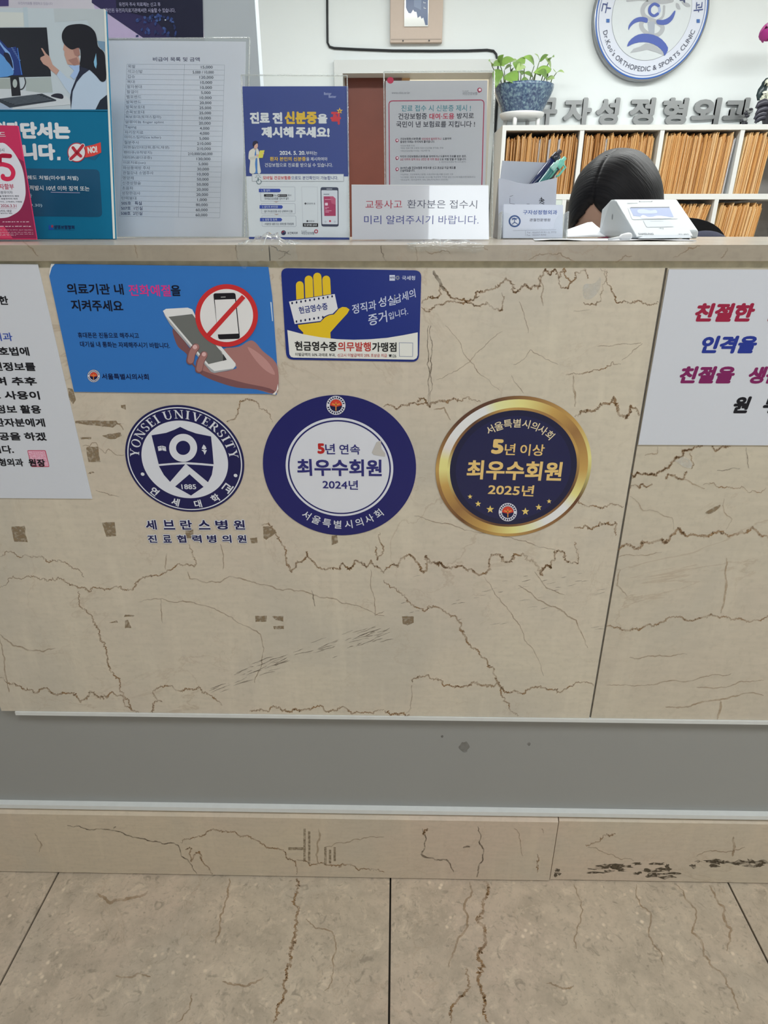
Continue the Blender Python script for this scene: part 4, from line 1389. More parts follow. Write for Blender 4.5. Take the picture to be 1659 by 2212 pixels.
def standing(name, Y, lean, px, th, mat, label, cat, E=None, group=None):
    """a leaning sheet whose corners are read from the photograph; its foot rests on the counter top"""
    fr = upright(Y, CT + EPS, lean)
    p = clampv([fr.uv(*q) for q in px])
    c = Vector((sum(x for x, _ in p) / len(p), 0))
    o = sheet(name, fr, p, th, mat, label, cat, group)
    return fr, o


def holder(name, Y, lean, px, label, front_cut=None, gap=0.0026, depth=0.07):
    """clear acrylic sign stand: front leaf, back leaf and a foot behind"""
    fr = upright(Y, CT + EPS, lean)
    p = clampv([fr.uv(*q) for q in px])
    mid = sum(q[0] for q in p) / len(p)
    root = empty(name, fr.w(mid, 0, 0), label, 'sign holder', 'clear acrylic sign holders on the counter')
    lo = [min(q[0] for q in p[:1] + p[-1:]), max(q[0] for q in p[1:3])]
    f = Frame(fr.w(0, 0, gap * 0.6), fr.u, fr.v)
    pf = p if front_cut is None else front_cut(fr, p)
    b = MB()
    b.prism(f, pf, 0, 0.0018, ACR)
    b.build('front_leaf', root)
    f2 = Frame(fr.w(0, 0, -gap * 0.6 - 0.0018), fr.u, fr.v)
    b = MB()
    b.prism(f2, p, 0, 0.0018, ACR)
    b.build('back_leaf', root)
    # bright polished edges
    b = MB()
    xs0, xs1 = min(q[0] for q in p), max(q[0] for q in p)
    top = max(q[1] for q in p)
    tl = min(p, key=lambda q: q[0] - q[1])
    tr = max(p, key=lambda q: q[0] + q[1])
    bl = min(p, key=lambda q: q[0] + q[1])
    br = max(p, key=lambda q: q[0] - q[1])
    for a_, c_ in ((tl, tr), (bl, tl), (br, tr)):
        b.tube([f.w(a_[0], a_[1], 0.0009), f.w(c_[0], c_[1], 0.0009)], 0.0009, ACR_EDGE, 6)
    b.build('polished_edge', root)
    b = MB()
    y0 = fr.w(0, 0, -gap * 0.6).y
    b.box((xs0 + 0.004, y0 + 0.003, CT + EPS), (xs1 - 0.004, y0 + depth, CT + EPS + 0.0018), ACR)
    b.build('foot', root)
    return root


# --- teal poster board at the far left
CRN, CRM = (0, 230, 6.9125), (0, 0, 6.9125)
fr, o = standing('fraud_warning_board', 0.25, 13.0, [(-60, 16), (222, 20), (229, 23), (249.5, 517), (-60, 516)][::-1], 0.004, ink((14, 102, 138), E_TOP, 0.55, 0.15), 'tall teal board with a photo of a doctor pointing at a screen', 'poster board')
bw = MB()
p = [fr.uv(224, 20), fr.uv(229.5, 23), fr.uv(249.5, 514), fr.uv(244, 514)]
ar = Art(fr, *CRM, E=E_TOP)
ar.part = 'doctor_photo'
P0 = lambda *q: q
ar.poly([(-60 * 6.9, 112), (1548, 135), (1578, 180), (1612, 1640), (-60 * 6.9, 1640)], (176, 188, 196), 1)
ar.poly([(0, 180), (350, 190), (360, 400), (0, 410)], (190, 196, 194), 2)
ar.poly([(345, 110), (410, 110), (430, 415), (370, 415)], (168, 184, 194), 2)
ar.poly([(800, 130), (1548, 140), (1600, 620), (1460, 620), (1300, 300), (820, 330)], (170, 180, 186), 2)
ar.poly([(-400, 418), (700, 412), (765, 1142), (-400, 1172)], (22, 26, 36), 3)
ar.poly([(-100, 600), (0, 590), (120, 720), (240, 700), (290, 900), (345, 1125), (-100, 1135)], (24, 50, 116), 4)
ar.poly([(-100, 760), (40, 830), (150, 960), (200, 1120), (-100, 1130)], (84, 140, 200), 5, 3)
ar.poly([(0, 620), (60, 700), (150, 790), (200, 920), (215, 1050), (190, 1060), (150, 900), (90, 790), (0, 660)], (120, 160, 215), 6)
ar.poly([(60, 800), (130, 800), (180, 900), (200, 1030), (150, 960), (90, 890)], (16, 22, 50), 7, 3)
for i in range(7):
    ar.stroke([(170 + 18 * i, 715 + 30 * i), (205 + 18 * i, 725 + 30 * i)], 9, (110, 140, 190), 6, cap=False)
ar.stroke([(265, 720), (330, 1120)], 14, (60, 110, 190), 6, cap=False)
ar.poly([(-400, 1172), (150, 1172), (165, 1340), (-400, 1330)], (150, 160, 158), 3)
ar.poly([(385, 1170), (760, 1150), (790, 1380), (390, 1390)], (156, 168, 168), 2)
ar.poly([(-400, 1330), (180, 1330), (1000, 1440), (1090, 1560), (200, 1640), (-400, 1640)], (186, 194, 200), 3.5)
ar.poly([(155, 1160), (285, 1155), (315, 1430), (180, 1440)], (22, 24, 32), 5)
ar.disc(228, 1250, 34, (160, 172, 170), 6, ry=64)
ar.stroke([(370, 1165), (385, 1240), (350, 1320), (310, 1340)], 14, (24, 26, 34), 5, 4)
ar.poly([(-20, 1480), (630, 1400), (845, 1495), (840, 1510), (150, 1612), (60, 1560), (-20, 1520)], (44, 52, 62), 5)
for i in range(6):
    ar.stroke([(20 + 40 * i, 1490 + 14 * i), (560 + 42 * i, 1418 + 14 * i)], 5, (112, 124, 134), 6, cap=False)
ar.poly([(765, 1440), (800, 1410), (860, 1398), (930, 1410), (952, 1450), (935, 1478), (870, 1470)], (30, 32, 46), 5, 3)
ar.poly([(-400, 1500), (40, 1545), (200, 1615), (160, 1640), (-400, 1640)], (150, 168, 190), 4)
SK1, SK2 = (176, 140, 128), (150, 112, 104)
ar.poly([(850, 1120), (890, 1050), (1010, 1170), (1140, 1200), (1240, 1080), (1330, 1040), (1420, 1090), (1530, 1210), (1590, 1200), (1612, 1640), (1060, 1640), (1060, 1420), (985, 1330)], (168, 186, 206), 4)
ar.poly([(1190, 985), (1320, 1000), (1340, 1045), (1240, 1120), (1150, 1230), (1090, 1370), (1078, 1500), (1065, 1640), (1050, 1460), (1070, 1350), (1130, 1200), (1190, 1060)], (30, 36, 56), 6)
ar.poly([(1030, 980), (1190, 975), (1190, 1100), (1110, 1190), (1050, 1140), (1110, 1060)], (150, 176, 214), 5)
ar.poly([(845, 1120), (890, 1055), (790, 970), (745, 850), (690, 800), (640, 725), (615, 722), (672, 830), (610, 860), (605, 890), (650, 960), (720, 1000), (760, 1050)], SK1, 5)
ar.poly([(960, 660), (1000, 700), (1080, 740), (1160, 800), (1190, 900), (1200, 970), (1120, 985), (1010, 960), (985, 880), (965, 830), (965, 770), (945, 740)], SK1, 5)
ar.poly([(1090, 740), (1180, 700), (1200, 820), (1160, 850), (1120, 830)], SK2, 6)
ar.poly([(1020, 900), (1150, 860), (1190, 960), (1100, 980)], SK2, 6)
ar.poly([(928, 560), (940, 480), (1000, 400), (1100, 370), (1230, 365), (1340, 400), (1420, 480), (1450, 580), (1470, 700), (1560, 790), (1580, 950), (1590, 1180), (1520, 1225), (1440, 1140), (1330, 1040), (1200, 990), (1210, 860), (1190, 720), (1080, 745), (1000, 700), (950, 640)], (20, 22, 32), 7, 3)
ar.poly([(1455, 610), (1570, 625), (1568, 780), (1480, 700)], (110, 140, 165), 3)
ar.poly([(1405, 930), (1440, 800), (1452, 960), (1440, 1030), (1415, 990)], (120, 170, 200), 8)
ar.poly([(1430, 1640), (1500, 1500), (1600, 1420), (1614, 1640)], (26, 36, 50), 7)
ar.poly([(-400, 1640), (1612, 1640), (1612, 1662), (-400, 1655)], (14, 102, 138), 8)
ar.part = 'white_edge'
ar.crop(0, 0, 1)
ar.poly([(225, 19), (229.5, 23), (249.8, 516), (245, 516)], (222, 226, 220), 9)
ar.crop(*CRN)
ar.part = 'lettering'
TW = (216, 222, 226)
ar.text('허위진', -240, 483, 288, 255, TW, bold=0.05, z=2)
ar.text('단서는', 318, 486, 1062, 255, TW, y1=491, bold=0.055, z=2)
ar.text('범죄입', -360, 800, 330, 250, TW, bold=0.05, z=2)
ar.text('니다', 345, 803, 838, 250, TW, y1=806, bold=0.055, z=2)
ar.rect(856, 752, 905, 803, TW, 2)
ar.part = 'dark_panel'
ar.quad_round([(-400, 915), (1485, 940), (1530, 1652), (-400, 1630)], 75, (14, 72, 104), 1)
ar.part = 'lettering'
DW = (206, 216, 222)
ar.text('진단서를 발급만 해도 처벌(미수범 처벌)', -150, 1095, 1175, 72, DW, y1=1112, bold=0.016, z=3)
ar.text('보험사기죄 적발시 10년 이하 징역 또는', 60, 1248, 1340, 74, DW, y1=1266, bold=0.016, z=3)
ar.stroke([(760, 1281), (1195, 1290)], 6, (190, 180, 214), 3, cap=False)
ar.text('벌금 부과', 140, 1362, 484, 60, (150, 190, 210), bold=0.006, z=3)
ar.text('(2025.9.30)', 230, 1508, 634, 52, (170, 204, 220), bold=0.008, z=3)
ar.text('생명보험협회', 806, 1828, 1116, 56, (22, 42, 84), y1=1832, bold=0.03, z=3)
ar.stroke([(812, 1838), (1114, 1846)], 3, (22, 42, 84), 3)
ar.part = 'association_logo'
ar.poly([(728, 1775), (752, 1775), (752, 1815), (800, 1820), (800, 1842), (730, 1840)], (26, 70, 160), 3)
ar.rect(768, 1772, 796, 1808, (150, 50, 80), 3)
ar.part = 'warning_badge'
ar.poly([(1268, 600), (1400, 572), (1505, 535), (1514, 690), (1400, 740), (1275, 765)], (200, 64, 58), 3)
ar.text('NO!', 1318, 708, 1460, 100, (225, 222, 222), y1=690, bold=0.05, z=4, shear=0.05)
ar.disc(1148, 688, 138, (168, 44, 58), 4, ry=146)
ar.disc(1148, 688, 124, (212, 214, 216), 5, ry=131)
for wd, c_, z in ((66, (212, 214, 216), 6), (46, (172, 40, 54), 7)):
    ar.stroke([(1062, 785), (1150, 700), (1240, 588)], wd, c_, z, 3)
    ar.stroke([(1095, 620), (1150, 690), (1210, 745)], wd, c_, z, 3)
ar.poly([(1290, 770), (1500, 705), (1420, 800)], (14, 86, 120), 2)
ar.build(o)

# --- crimson card in front of it
fr, o = standing('installment_card', 0.17, 11.0, [(-70, 269), (38, 271.5), (43, 300), (78.5, 517), (-70, 517)][::-1], 0.003, ink((182, 40, 84), E_TOP), 'small crimson card with a large 5 in a white egg shape', 'card')
ar = Art(fr, *CRN, E=E_TOP)
ar.part = 'darker_field'
ar.poly([(255, 760), (355, 820), (545, 1968), (-480, 1968), (-480, 1400), (0, 1500)], (128, 32, 70), 1)
ar.poly([(-480, 1800), (60, 1790), (190, 1968), (-480, 1968)], (190, 56, 90), 1.6)
ar.part = 'white_egg'
ar.poly([(-420, 1100), (-300, 700), (0, 545), (150, 618), (275, 790), (345, 960), (380, 1190), (376, 1360), (310, 1530), (200, 1618), (60, 1665), (-200, 1650), (-370, 1500)], (206, 206, 216), 2, 5)
ar.part = 'lettering'
CR = (192, 34, 74)
ar.text('카드', -95, 463, 90, 86, (220, 205, 214), bold=0.012, z=3)
ar.text('결제시', -90, 678, 68, 52, (90, 92, 104), bold=0.004, z=3)
ar.stroke([(150, 742), (10, 742), (-2, 850), (60, 868), (150, 900), (200, 980), (180, 1060), (120, 1085), (55, 1070), (45, 1040)], 66, CR, 3, 4)
ar.stroke([(150, 742), (8, 742), (-4, 870)], 66, CR, 3)
ar.text('무이자할부', -150, 1240, 214, 84, (172, 40, 74), bold=0.012, z=3)
ar.text('부분무이자', -30, 1308, 194, 46, (90, 92, 104), bold=0.004, z=3)
for t, x1, y, h in (('4개월 부분무이자 제외', 285, 1352, 26), ('개월 부분무이자 제외', 265, 1392, 24), ('신한카드, 고객센터, 가맹점', 330, 1436, 22), ('신용카드 대상', 178, 1580, 36), ('체크카드 제외', 185, 1606, 18)):
    ar.text(t, -60 if h > 20 else 10, y, x1, h, (70, 72, 84), bold=0.01, z=3)
ar.text('2026.3.31', 15, 1505, 250, 44, (150, 40, 72), y1=1508, bold=0.006, z=3)
ar.stroke([(0, 1522), (250, 1526)], 3, (170, 120, 140), 3)
rnd = random.Random(8)
for y, x0, x1 in ((1724, 40, 435), (1790, 0, 470), (1845, 0, 490), (1880, 0, 495), (1905, 0, 500), (1925, 0, 240)):
    x = x0
    while x < x1:
        ln = rnd.uniform(18, 60)
        ar.stroke([(x, y + rnd.uniform(-2, 2)), (min(x1, x + ln), y + rnd.uniform(-2, 2))], 11 if y < 1800 else 5, (200, 170, 182), 2.4, cap=False)
        x += ln + rnd.uniform(6, 22)
ar.build(o)

# --- price list in its acrylic stand
holder('acrylic_sign_holder', 0.385, 15.0, [(232, 85), (540, 84), (529, 518), (252, 518)][::-1], 'large clear acrylic stand around the white price list')
fr, o = standing('price_list', 0.385, 15.0, [(234, 87), (531, 90), (522, 511), (254, 511)][::-1], 0.0006, pmat('price_paper', (0.74, 0.775, 0.86), 0.55, 0.15, scale=150, var=0.01), 'white price list of two printed columns in the large acrylic stand', 'price list')
ar = Art(fr, 230, 100, 6.1444, E=E_TOP)
T1, T2, T3 = (58, 60, 92), (92, 98, 114), (140, 148, 160)
ar.text('비급여 목록 및 금액', 618, 200, 1238, 56, T1, y1=203, bold=0.01)
rows = [('목발', '15,000'), ('석고신발', '5,000 / 10,000'), ('깁슈', '120,000'), ('복대', '10,000'), ('팔자붕대', '10,000'), ('팔걸이', '5,000'), ('벨포밴드', '10,000'), ('발목밴드', '20,000'), ('발목보호대', '25,000'), ('손목보호대', '25,000'), ('목보호대(토마스칼라)', '10,000'),
        ('알류미늄 finger splint', '20,000'), ('Taping', '4,000'), ('자기장치료', '4,000'), ('아이스킬러(ice killer)', '5,000'), ('철분주사', '210,000'), ('리젠실(인대강화,증식,재생)', '210,000'), ('펜타큐(유착방지)', '210,000/260,000'), ('테리본(골다공증)', '130,000'),
        ('이온치료(ion)', '5,000'), ('파상풍예방 주사', '30,000'), ('관절강내 소염주사', '10,000'), ('영양제', '50,000'), ('신경성형술', '50,000'), ('초음파', '20,000'), ('성장판검사', '20,000'), ('탄력붕대', '1,000'), ('505호   특실', '80,000'), ('507호  1인실', '60,000'), ('508호  2인실', '60,000')]
n = len(rows)
xl = lambda t: 272 - 98 * t
xm = lambda t: 1036 - 82 * t
xr = lambda t: 1568 - 64 * t
yl = lambda t: 236 + 2018 * t
yr = lambda t: 248 + 2030 * t
for i in range(n + 1):
    t = i / n
    ar.stroke([(xl(t), yl(t)), (xr(t), yr(t))], 3.2, T3, 1, cap=False)
for f_, y_ in ((xl, yl), (xm, lambda t: (yl(t) * 0.45 + yr(t) * 0.55)), (xr, yr)):
    ar.stroke([(f_(0), y_(0)), (f_(1), y_(1))], 3.2, T3, 1, cap=False)
for i, (a_, c_) in enumerate(rows):
    t = (i + 1) / n
    y0, y1 = yl(t) - 10, yr(t) - 12
    wd = sum(0.30 if ch in ' (),.il' else (0.55 if ord(ch) < 256 else 1.0) for ch in a_) * 49
    bd = i >= n - 3
    ar.text(a_, xl(t) + 18, y0 - 4, xl(t) + 18 + wd, 47 if bd else 44, T1 if bd else T2, y1=y0 - 2, bold=0.012 if bd else 0.0)
    wd = sum(0.40 if ch in ' ,/' else 0.74 for ch in c_) * 38 * (0.85 if len(c_) > 8 else 1.0)
    cx = (xm(t) + xr(t)) / 2 + 45 * (0 if len(c_) > 8 else 1) - 12
    ar.text(c_, cx - wd / 2, y1 - 3, cx + wd / 2, 42, (66, 74, 90), y1=y1 - 2, bold=0.012)
ar.build(o)

# --- blue identity-card poster in its acrylic stand
holder('acrylic_sign_holder', 0.27, 11.0, [(522, 164), (750, 165), (755.5, 518), (537, 518)][::-1], 'clear acrylic stand around the blue and white leaflet')
CRP = (520, 180, 6.3208)
fr, o = standing('identity_card_leaflet', 0.27, 11.0, [(523.3, 186.5), (752, 186), (755, 517), (538, 517)][::-1], 0.0006, ink((204, 210, 216), E_TOP), 'blue and white leaflet with a small standing doctor figure', 'leaflet')
ar = Art(fr, *CRP, E=E_TOP)
IB = (54, 70, 132)
ar.part = 'blue_field'
ar.poly([(22, 42), (1466, 40), (1482, 1272), (72, 1268)], IB, 1)
ar.poly([(112, 2096), (1484, 2106), (1486, 2140), (114, 2128)], IB, 1)
ar.part = 'lettering'
LW = (222, 226, 230)
YG = (206, 172, 60)
ar.text('Better', 1138, 160, 1240, 36, (160, 170, 205), bold=0.01, z=2)
ar.text('Better', 1203, 200, 1305, 36, (160, 170, 205), bold=0.01, z=2)
OUT = (40, 50, 110)
for t, x0, x1, y, h, c_ in (('진료', 128, 398, 553, 160, LW), ('전', 436, 572, 553, 158, LW), ('신분증', 602, 1045, 560, 178, YG), ('을', 1050, 1186, 550, 132, LW), ('꼭', 1225, 1370, 566, 176, (192, 54, 66)), ('제시해', 285, 722, 744, 152, LW), ('주세요!', 752, 1215, 745, 152, LW)):
    ar.text(t, x0, y, x1, h, c_, bold=0.045, z=2)
ar.star(1352, 378, 46, (212, 176, 72), 4)
ar.star(1352, 382, 20, (120, 80, 60), 5)
for t, x0, x1, y, h, c_, bd in (('2024. 5. 20.', 532, 884, 978, 54, LW, 0.03), ('부터는', 892, 1046, 980, 54, LW, 0.012), ('환자 본인의 신분증', 400, 890, 1062, 58, YG, 0.025), ('을 제시하여야', 896, 1184, 1060, 52, LW, 0.008), ('건강보험으로 진료를 받으실 수 있습니다.', 330, 1256, 1144, 56, LW, 0.008)):
    ar.text(t, x0, y, x1, h, c_, bold=bd, z=2)
ar.part = 'notice_strip'
ar.poly([(152, 1236), (1408, 1238), (1408, 1342), (154, 1340)], (140, 146, 156), 2)
ar.poly([(158, 1241), (1403, 1243), (1403, 1337), (160, 1335)], (208, 213, 218), 3)
ar.stroke([(245, 1300), (248, 1350)], 44, (208, 213, 218), 4)
ar.ring(250, 1345, 34, 28, (70, 100, 110), 5, 20)
ar.stroke([(240, 1335), (238, 1290)], 12, (70, 100, 110), 5)
for i in range(5):
    t = PI + i * PI / 4
    ar.stroke([(238 + 22 * math.cos(t), 1285 + 18 * math.sin(t)), (238 + 38 * math.cos(t), 1285 + 32 * math.sin(t))], 6, (70, 100, 110), 5)
ar.part = 'lettering'
ar.text('모바일 건강보험증', 303, 1316, 685, 50, (186, 60, 68), bold=0.022, z=4)
ar.text('으로도 본인확인이 가능합니다.', 692, 1318, 1330, 52, (66, 70, 130), bold=0.008, z=4)
ar.part = 'steps'
SL = (160, 166, 178)
for q in ([(268, 1410), (743, 1411), (746, 1613), (272, 1612)], [(279, 1638), (746, 1640), (748, 1786), (284, 1784)], [(285, 1808), (755, 1810), (758, 1957), (290, 1955)]):
    ar.quad_round(q, 16, SL, 1, line=5)
for x0, x1, y0, t in ((248, 550, 1440, '1. 앱 설치'), (258, 578, 1664, '2. 설치 후 본인인증'), (264, 568, 1838, '3. 설정 및 등록')):
    ar.poly([(x0, y0), (x1 - 18, y0 + 1), (x1, y0 + 24), (x1 - 18, y0 + 48), (x0, y0 + 47)], (50, 72, 156), 2)
    ar.text(t, x0 + 36, y0 + 40, x1 - (150 if t[0] == '1' else 70), 32, (196, 204, 222), bold=0.012, z=3)
ar.quad_round([(318, 1514), (446, 1514), (446, 1548), (318, 1548)], 5, (28, 28, 34), 2)
ar.quad_round([(505, 1516), (633, 1516), (633, 1549), (505, 1549)], 5, (28, 28, 34), 2)
ar.disc(522, 1532, 9, (210, 210, 215), 3, n=10)
ar.stroke([(345, 1532), (430, 1532)], 10, (130, 132, 140), 3, cap=False)
ar.stroke([(538, 1532), (622, 1532)], 10, (130, 132, 140), 3, cap=False)
SG = (108, 114, 126)
for t, x0, x1, y, h in (('또는', 456, 496, 1546, 30), ('에서', 646, 690, 1544, 28), ("'모바일건강보험증' 검색 후 설치", 325, 655, 1590, 34), ('- 설치 후 본인인증 수단 선택하여 인증', 306, 708, 1764, 32), ('- 비밀번호 설정 또는 생체인증 정보등록', 316, 724, 1936, 32)):
    ar.text(t, x0, y, x1, h, SG, bold=0.008, z=2)
for x, y in ((485, 1620), (490, 1792)):
    ar.poly([(x - 34, y - 6), (x + 34, y - 6), (x, y + 8)], (170, 150, 146), 2)
ar.part = 'code_frame'
ar.quad_round([(830, 1410), (1050, 1411), (1056, 1958), (846, 1956)], 6, (176, 180, 188), 1, line=4)
ar.poly([(848, 1910), (1057, 1912), (1058, 1960), (849, 1958)], (24, 24, 28), 2)
ar.poly([(868, 1642), (884, 1626), (900, 1642), (884, 1658)], (60, 62, 70), 2)
ar.disc(910, 1882, 13, (60, 62, 70), 2, n=12)
ar.part = 'lettering'
ar.text('안드로이드 용', 904, 1654, 1016, 24, SG, bold=0.01, z=2)
ar.text('아이폰 용', 930, 1894, 1004, 24, SG, bold=0.01, z=2)
ar.text('앱 설치를 QR로', 866, 1950, 1042, 28, (200, 204, 210), bold=0.02, z=3)
ar.part = 'phone_picture'
ar.quad_round([(1090, 1418), (1334, 1420), (1338, 1957), (1102, 1955)], 30, (58, 64, 84), 2)
ar.quad_round([(1102, 1460), (1322, 1462), (1326, 1926), (1112, 1924)], 12, (196, 201, 210), 3)
ar.stroke([(1175, 1444), (1246, 1444)], 8, (200, 204, 212), 3)
ar.poly([(1133, 1545), (1262, 1544), (1296, 1575), (1298, 1812), (1142, 1812)], (158, 56, 92), 4)
ar.poly([(1215, 1545), (1262, 1544), (1296, 1575), (1297, 1660), (1240, 1640)], (176, 84, 114), 5)
ar.quad_round([(1150, 1632), (1190, 1632), (1190, 1670), (1150, 1670)], 8, (212, 190, 204), 5)
for x0, x1, y in ((1148, 1262, 1588), (1152, 1205, 1698), (1152, 1180, 1716), (1155, 1240, 1742), (1155, 1205, 1760)):
    ar.stroke([(x0, y), (x1, y - 1)], 8, (206, 150, 174), 5, cap=False)
ar.disc(1220, 1882, 14, (172, 40, 66), 4)
ar.stroke([(1132, 1515), (1210, 1514)], 8, (90, 96, 110), 4, cap=False)
for x in (1158, 1284):
    ar.ring(x, 1890, 12, 8, (140, 146, 156), 4, 10)
ar.part = 'doctor_figure'
ar.poly([(196, 900), (236, 905), (248, 960), (246, 1230), (180, 1230), (178, 960)], (72, 122, 186), 3)
ar.poly([(130, 915), (180, 888), (205, 905), (190, 980), (205, 1020), (196, 1100), (200, 1218), (122, 1220), (130, 1060), (108, 1030), (112, 950)], (206, 205, 198), 4, 3)
ar.poly([(215, 888), (240, 905), (258, 960), (250, 1010), (262, 1120), (276, 1216), (232, 1222), (228, 1040), (212, 960)], (206, 205, 198), 4, 3)
ar.poly([(130, 1010), (180, 1000), (232, 975), (240, 1005), (190, 1035), (130, 1040)], (190, 190, 184), 5, 3)
ar.poly([(182, 830), (225, 815), (236, 860), (222, 888), (205, 890), (212, 905), (188, 905)], (206, 164, 148), 4, 3)
ar.poly([(165, 835), (172, 800), (205, 785), (235, 800), (238, 822), (215, 826), (190, 850), (182, 870), (170, 860)], (38, 36, 62), 5, 3)
ar.poly([(262, 920), (327, 915), (302, 1020), (240, 1022)], (206, 200, 84), 6)
ar.disc(312, 962, 10, (206, 164, 148), 7)
ar.disc(230, 985, 16, (206, 164, 148), 6)
ar.part = 'ministry_marks'
ar.ring(585, 2040, 33, 20, (46, 52, 84), 2, 24)
ar.disc(578, 2032, 18, (170, 60, 70), 2)
ar.disc(588, 2046, 18, (46, 52, 84), 3)
ar.ring(1030, 2022, 27, 15, (158, 46, 72), 2, 24)
ar.part = 'lettering'
ar.text('보건복지부', 640, 2062, 780, 36, (84, 88, 104), bold=0.008, z=2)
ar.text('국민건강보험', 828, 2064, 1002, 36, (96, 100, 116), bold=0.008, z=2)
ar.text('h·well', 830, 2026, 900, 18, (120, 124, 140), z=2)
ar.build(o)

# --- grey health insurance sheet in its acrylic stand
CRS = (820, 150, 6.381)


def notch(fr, p):
    c = fr.uv(947.5, 157)
    r = 0.0105
    tl = min(p, key=lambda q: q[0] - q[1])
    tr = max(p, key=lambda q: q[0] + q[1])
    rest = [q for q in p if q not in (tl, tr)]
    br = max(rest, key=lambda q: q[0])
    bl = min(rest, key=lambda q: q[0])
    arc = [(c[0] + r * math.cos(PI * 0 - PI * i / 12), tl[1] + (tr[1] - tl[1]) * 0.5 + r * math.sin(-PI * i / 12)) for i in range(13)]
    return [bl, br, tr] + arc + [tl]


holder('acrylic_sign_holder', 0.285, 10.0, [(829, 157), (1067, 155), (1062, 518), (833, 518)][::-1], 'clear notched acrylic stand around the grey sheet', notch)
fr, o = standing('insurance_sheet', 0.285, 10.0, [(833, 174.5), (1053, 173.5), (1046, 517), (835, 517)][::-1], 0.0006, ink((168, 170, 176), E_TOP), 'grey sheet with a crimson outline behind the small white sign', 'leaflet')
ar = Art(fr, *CRS, E=E_TOP)
MAR = (150, 36, 72)
ar.part = 'crimson_outline'
ar.quad_round([(122, 428), (1446, 414), (1400, 2200), (136, 2200)], 60, MAR, 1, line=13)
ar.part = 'lettering'
GR = (118, 122, 130)
ar.text('www.nhis.or.kr', 165, 338, 418, 34, GR, bold=0.004)
ar.text('국민건강보험', 1142, 352, 1345, 40, GR, bold=0.008)
ar.text('h·well', 1145, 308, 1222, 22, GR)
DK2, TE, RD = (40, 42, 58), (62, 124, 138), (166, 40, 72)
for t, x0, x1, y, h, c_, bd in (('진료 접수 시 신분증 제시 !', 300, 1256, 578, 88, TE, 0.008), ('건강보험증', 258, 652, 688, 86, DK2, 0.014), ('대여·도용', 685, 1028, 688, 84, RD, 0.02), ('방지로', 1065, 1298, 680, 82, DK2, 0.014), ('국민이 낸 보험료를 지킵니다 !', 228, 1312, 798, 86, DK2, 0.014),
                             ('건강보험증(신분증)을', 286, 568, 976, 36, DK2, 0.012), ('타인에게 빌려주거나', 582, 850, 976, 36, (156, 70, 92), 0.012), ('도용하여', 870, 986, 972, 34, DK2, 0.012), ('발생한 피해는 우리에게 돌아옵니다.', 286, 760, 1014, 34, DK2, 0.012),
                             ('*건강보험료 인상', 286, 484, 1064, 26, GR, 0), ('*병원 진료기록 오류로 의료사고(약물 부작용) 위험', 286, 876, 1100, 28, GR, 0), ('*국민건강보험(사보험) 가입제한 등', 286, 694, 1138, 28, GR, 0),
                             ('타인의 건강보험증(신분증)을 대여하거나 도용하여 진료를 받은 경우,', 284, 1196, 1218, 36, DK2, 0.012), ('2년 이하의 징역 또는 2천만 원 이하 벌금', 284, 820, 1256, 34, (156, 70, 92), 0.012), ('으로 처벌 받을 수 있습니다.', 826, 1196, 1254, 34, DK2, 0.012), ('※ 국민건강보험법 제115조(벌칙)', 820, 1190, 1290, 26, GR, 0),
                             ('2019년 6월 건강보험증 부정사용 신고 포상금 지급 제도를', 284, 1048, 1374, 36, DK2, 0.014), ('신설하였습니다.', 284, 486, 1412, 34, DK2, 0.014), ('*지급대상 : 건강보험증(신분증) 도용(부정사용)자를 신고한 사람', 284, 1014, 1462, 28, GR, 0), ('*신고방법 : 방문 및 부정사용 신고서를 작성하여 가까운 공단 지사에 제출(우편·방문)신고', 284, 1320, 1500, 28, GR, 0), ('*포상금액 : 징수금액의 10%~20%까지(최대 2천만원)', 284, 944, 1536, 28, GR, 0)):
    ar.text(t, x0, y + 2, x1, h, c_, y1=y - 2, bold=bd)
ar.part = 'pin_marks'
for x, y, q in ((240, 978, 23), (241, 1222, 23), (241, 1376, 23), (1378, 284, 32)):
    ar.disc(x, y, q, MAR, 1)
    ar.poly([(x - q * 0.7, y + q * 0.5), (x - q * 0.4, y + q * 1.3), (x + q * 0.3, y + q * 0.8)], MAR, 1)
    ar.disc(x + q * 0.1, y - q * 0.05, q * 0.58, (214, 196, 204), 2)
ar.disc(148, 150, 46, (170, 36, 72), 1)
ar.build(o)

# --- small white sign for traffic accident patients
CRB = (500, 120, 2.8603)
fr, o = standing('patient_notice', 0.20, 2.0, [(759.4, 398.8), (1055.2, 399.7), (1056, 523), (760.5, 520)][::-1], 0.0035, pmat('glossy_white_card', (0.70, 0.725, 0.80), 0.12, 0.5, scale=100, var=0.01, coat=1.0, coat_ior=1.65, coat_rough=0.02), 'small glossy white sign with two Korean lines, foremost in the middle', 'sign')
ar = Art(fr, *CRB, E=E_TOP, rough=0.15, spec=0.5)
for t, x0, x1, y0, y1, h, c_ in (('교통사고', 828, 1054, 946, 944, 52, (156, 52, 72)), ('환자분은 접수시', 1086, 1516, 943, 946, 52, (64, 66, 88)), ('미리 알려주시기 바랍니다.', 820, 1526, 1042, 1042, 54, (62, 68, 132))):
    ar.text(t, x0, y0, x1, h, c_, y1=y1, bold=0.0)
ar.part = 'clear_cover_edge'
ar.crop(0, 0, 1)
ar.poly([(759.4, 398.8), (1055.2, 399.7), (1055.2, 401), (759.4, 400.2)], (216, 220, 224), 1)
ar.build(o)

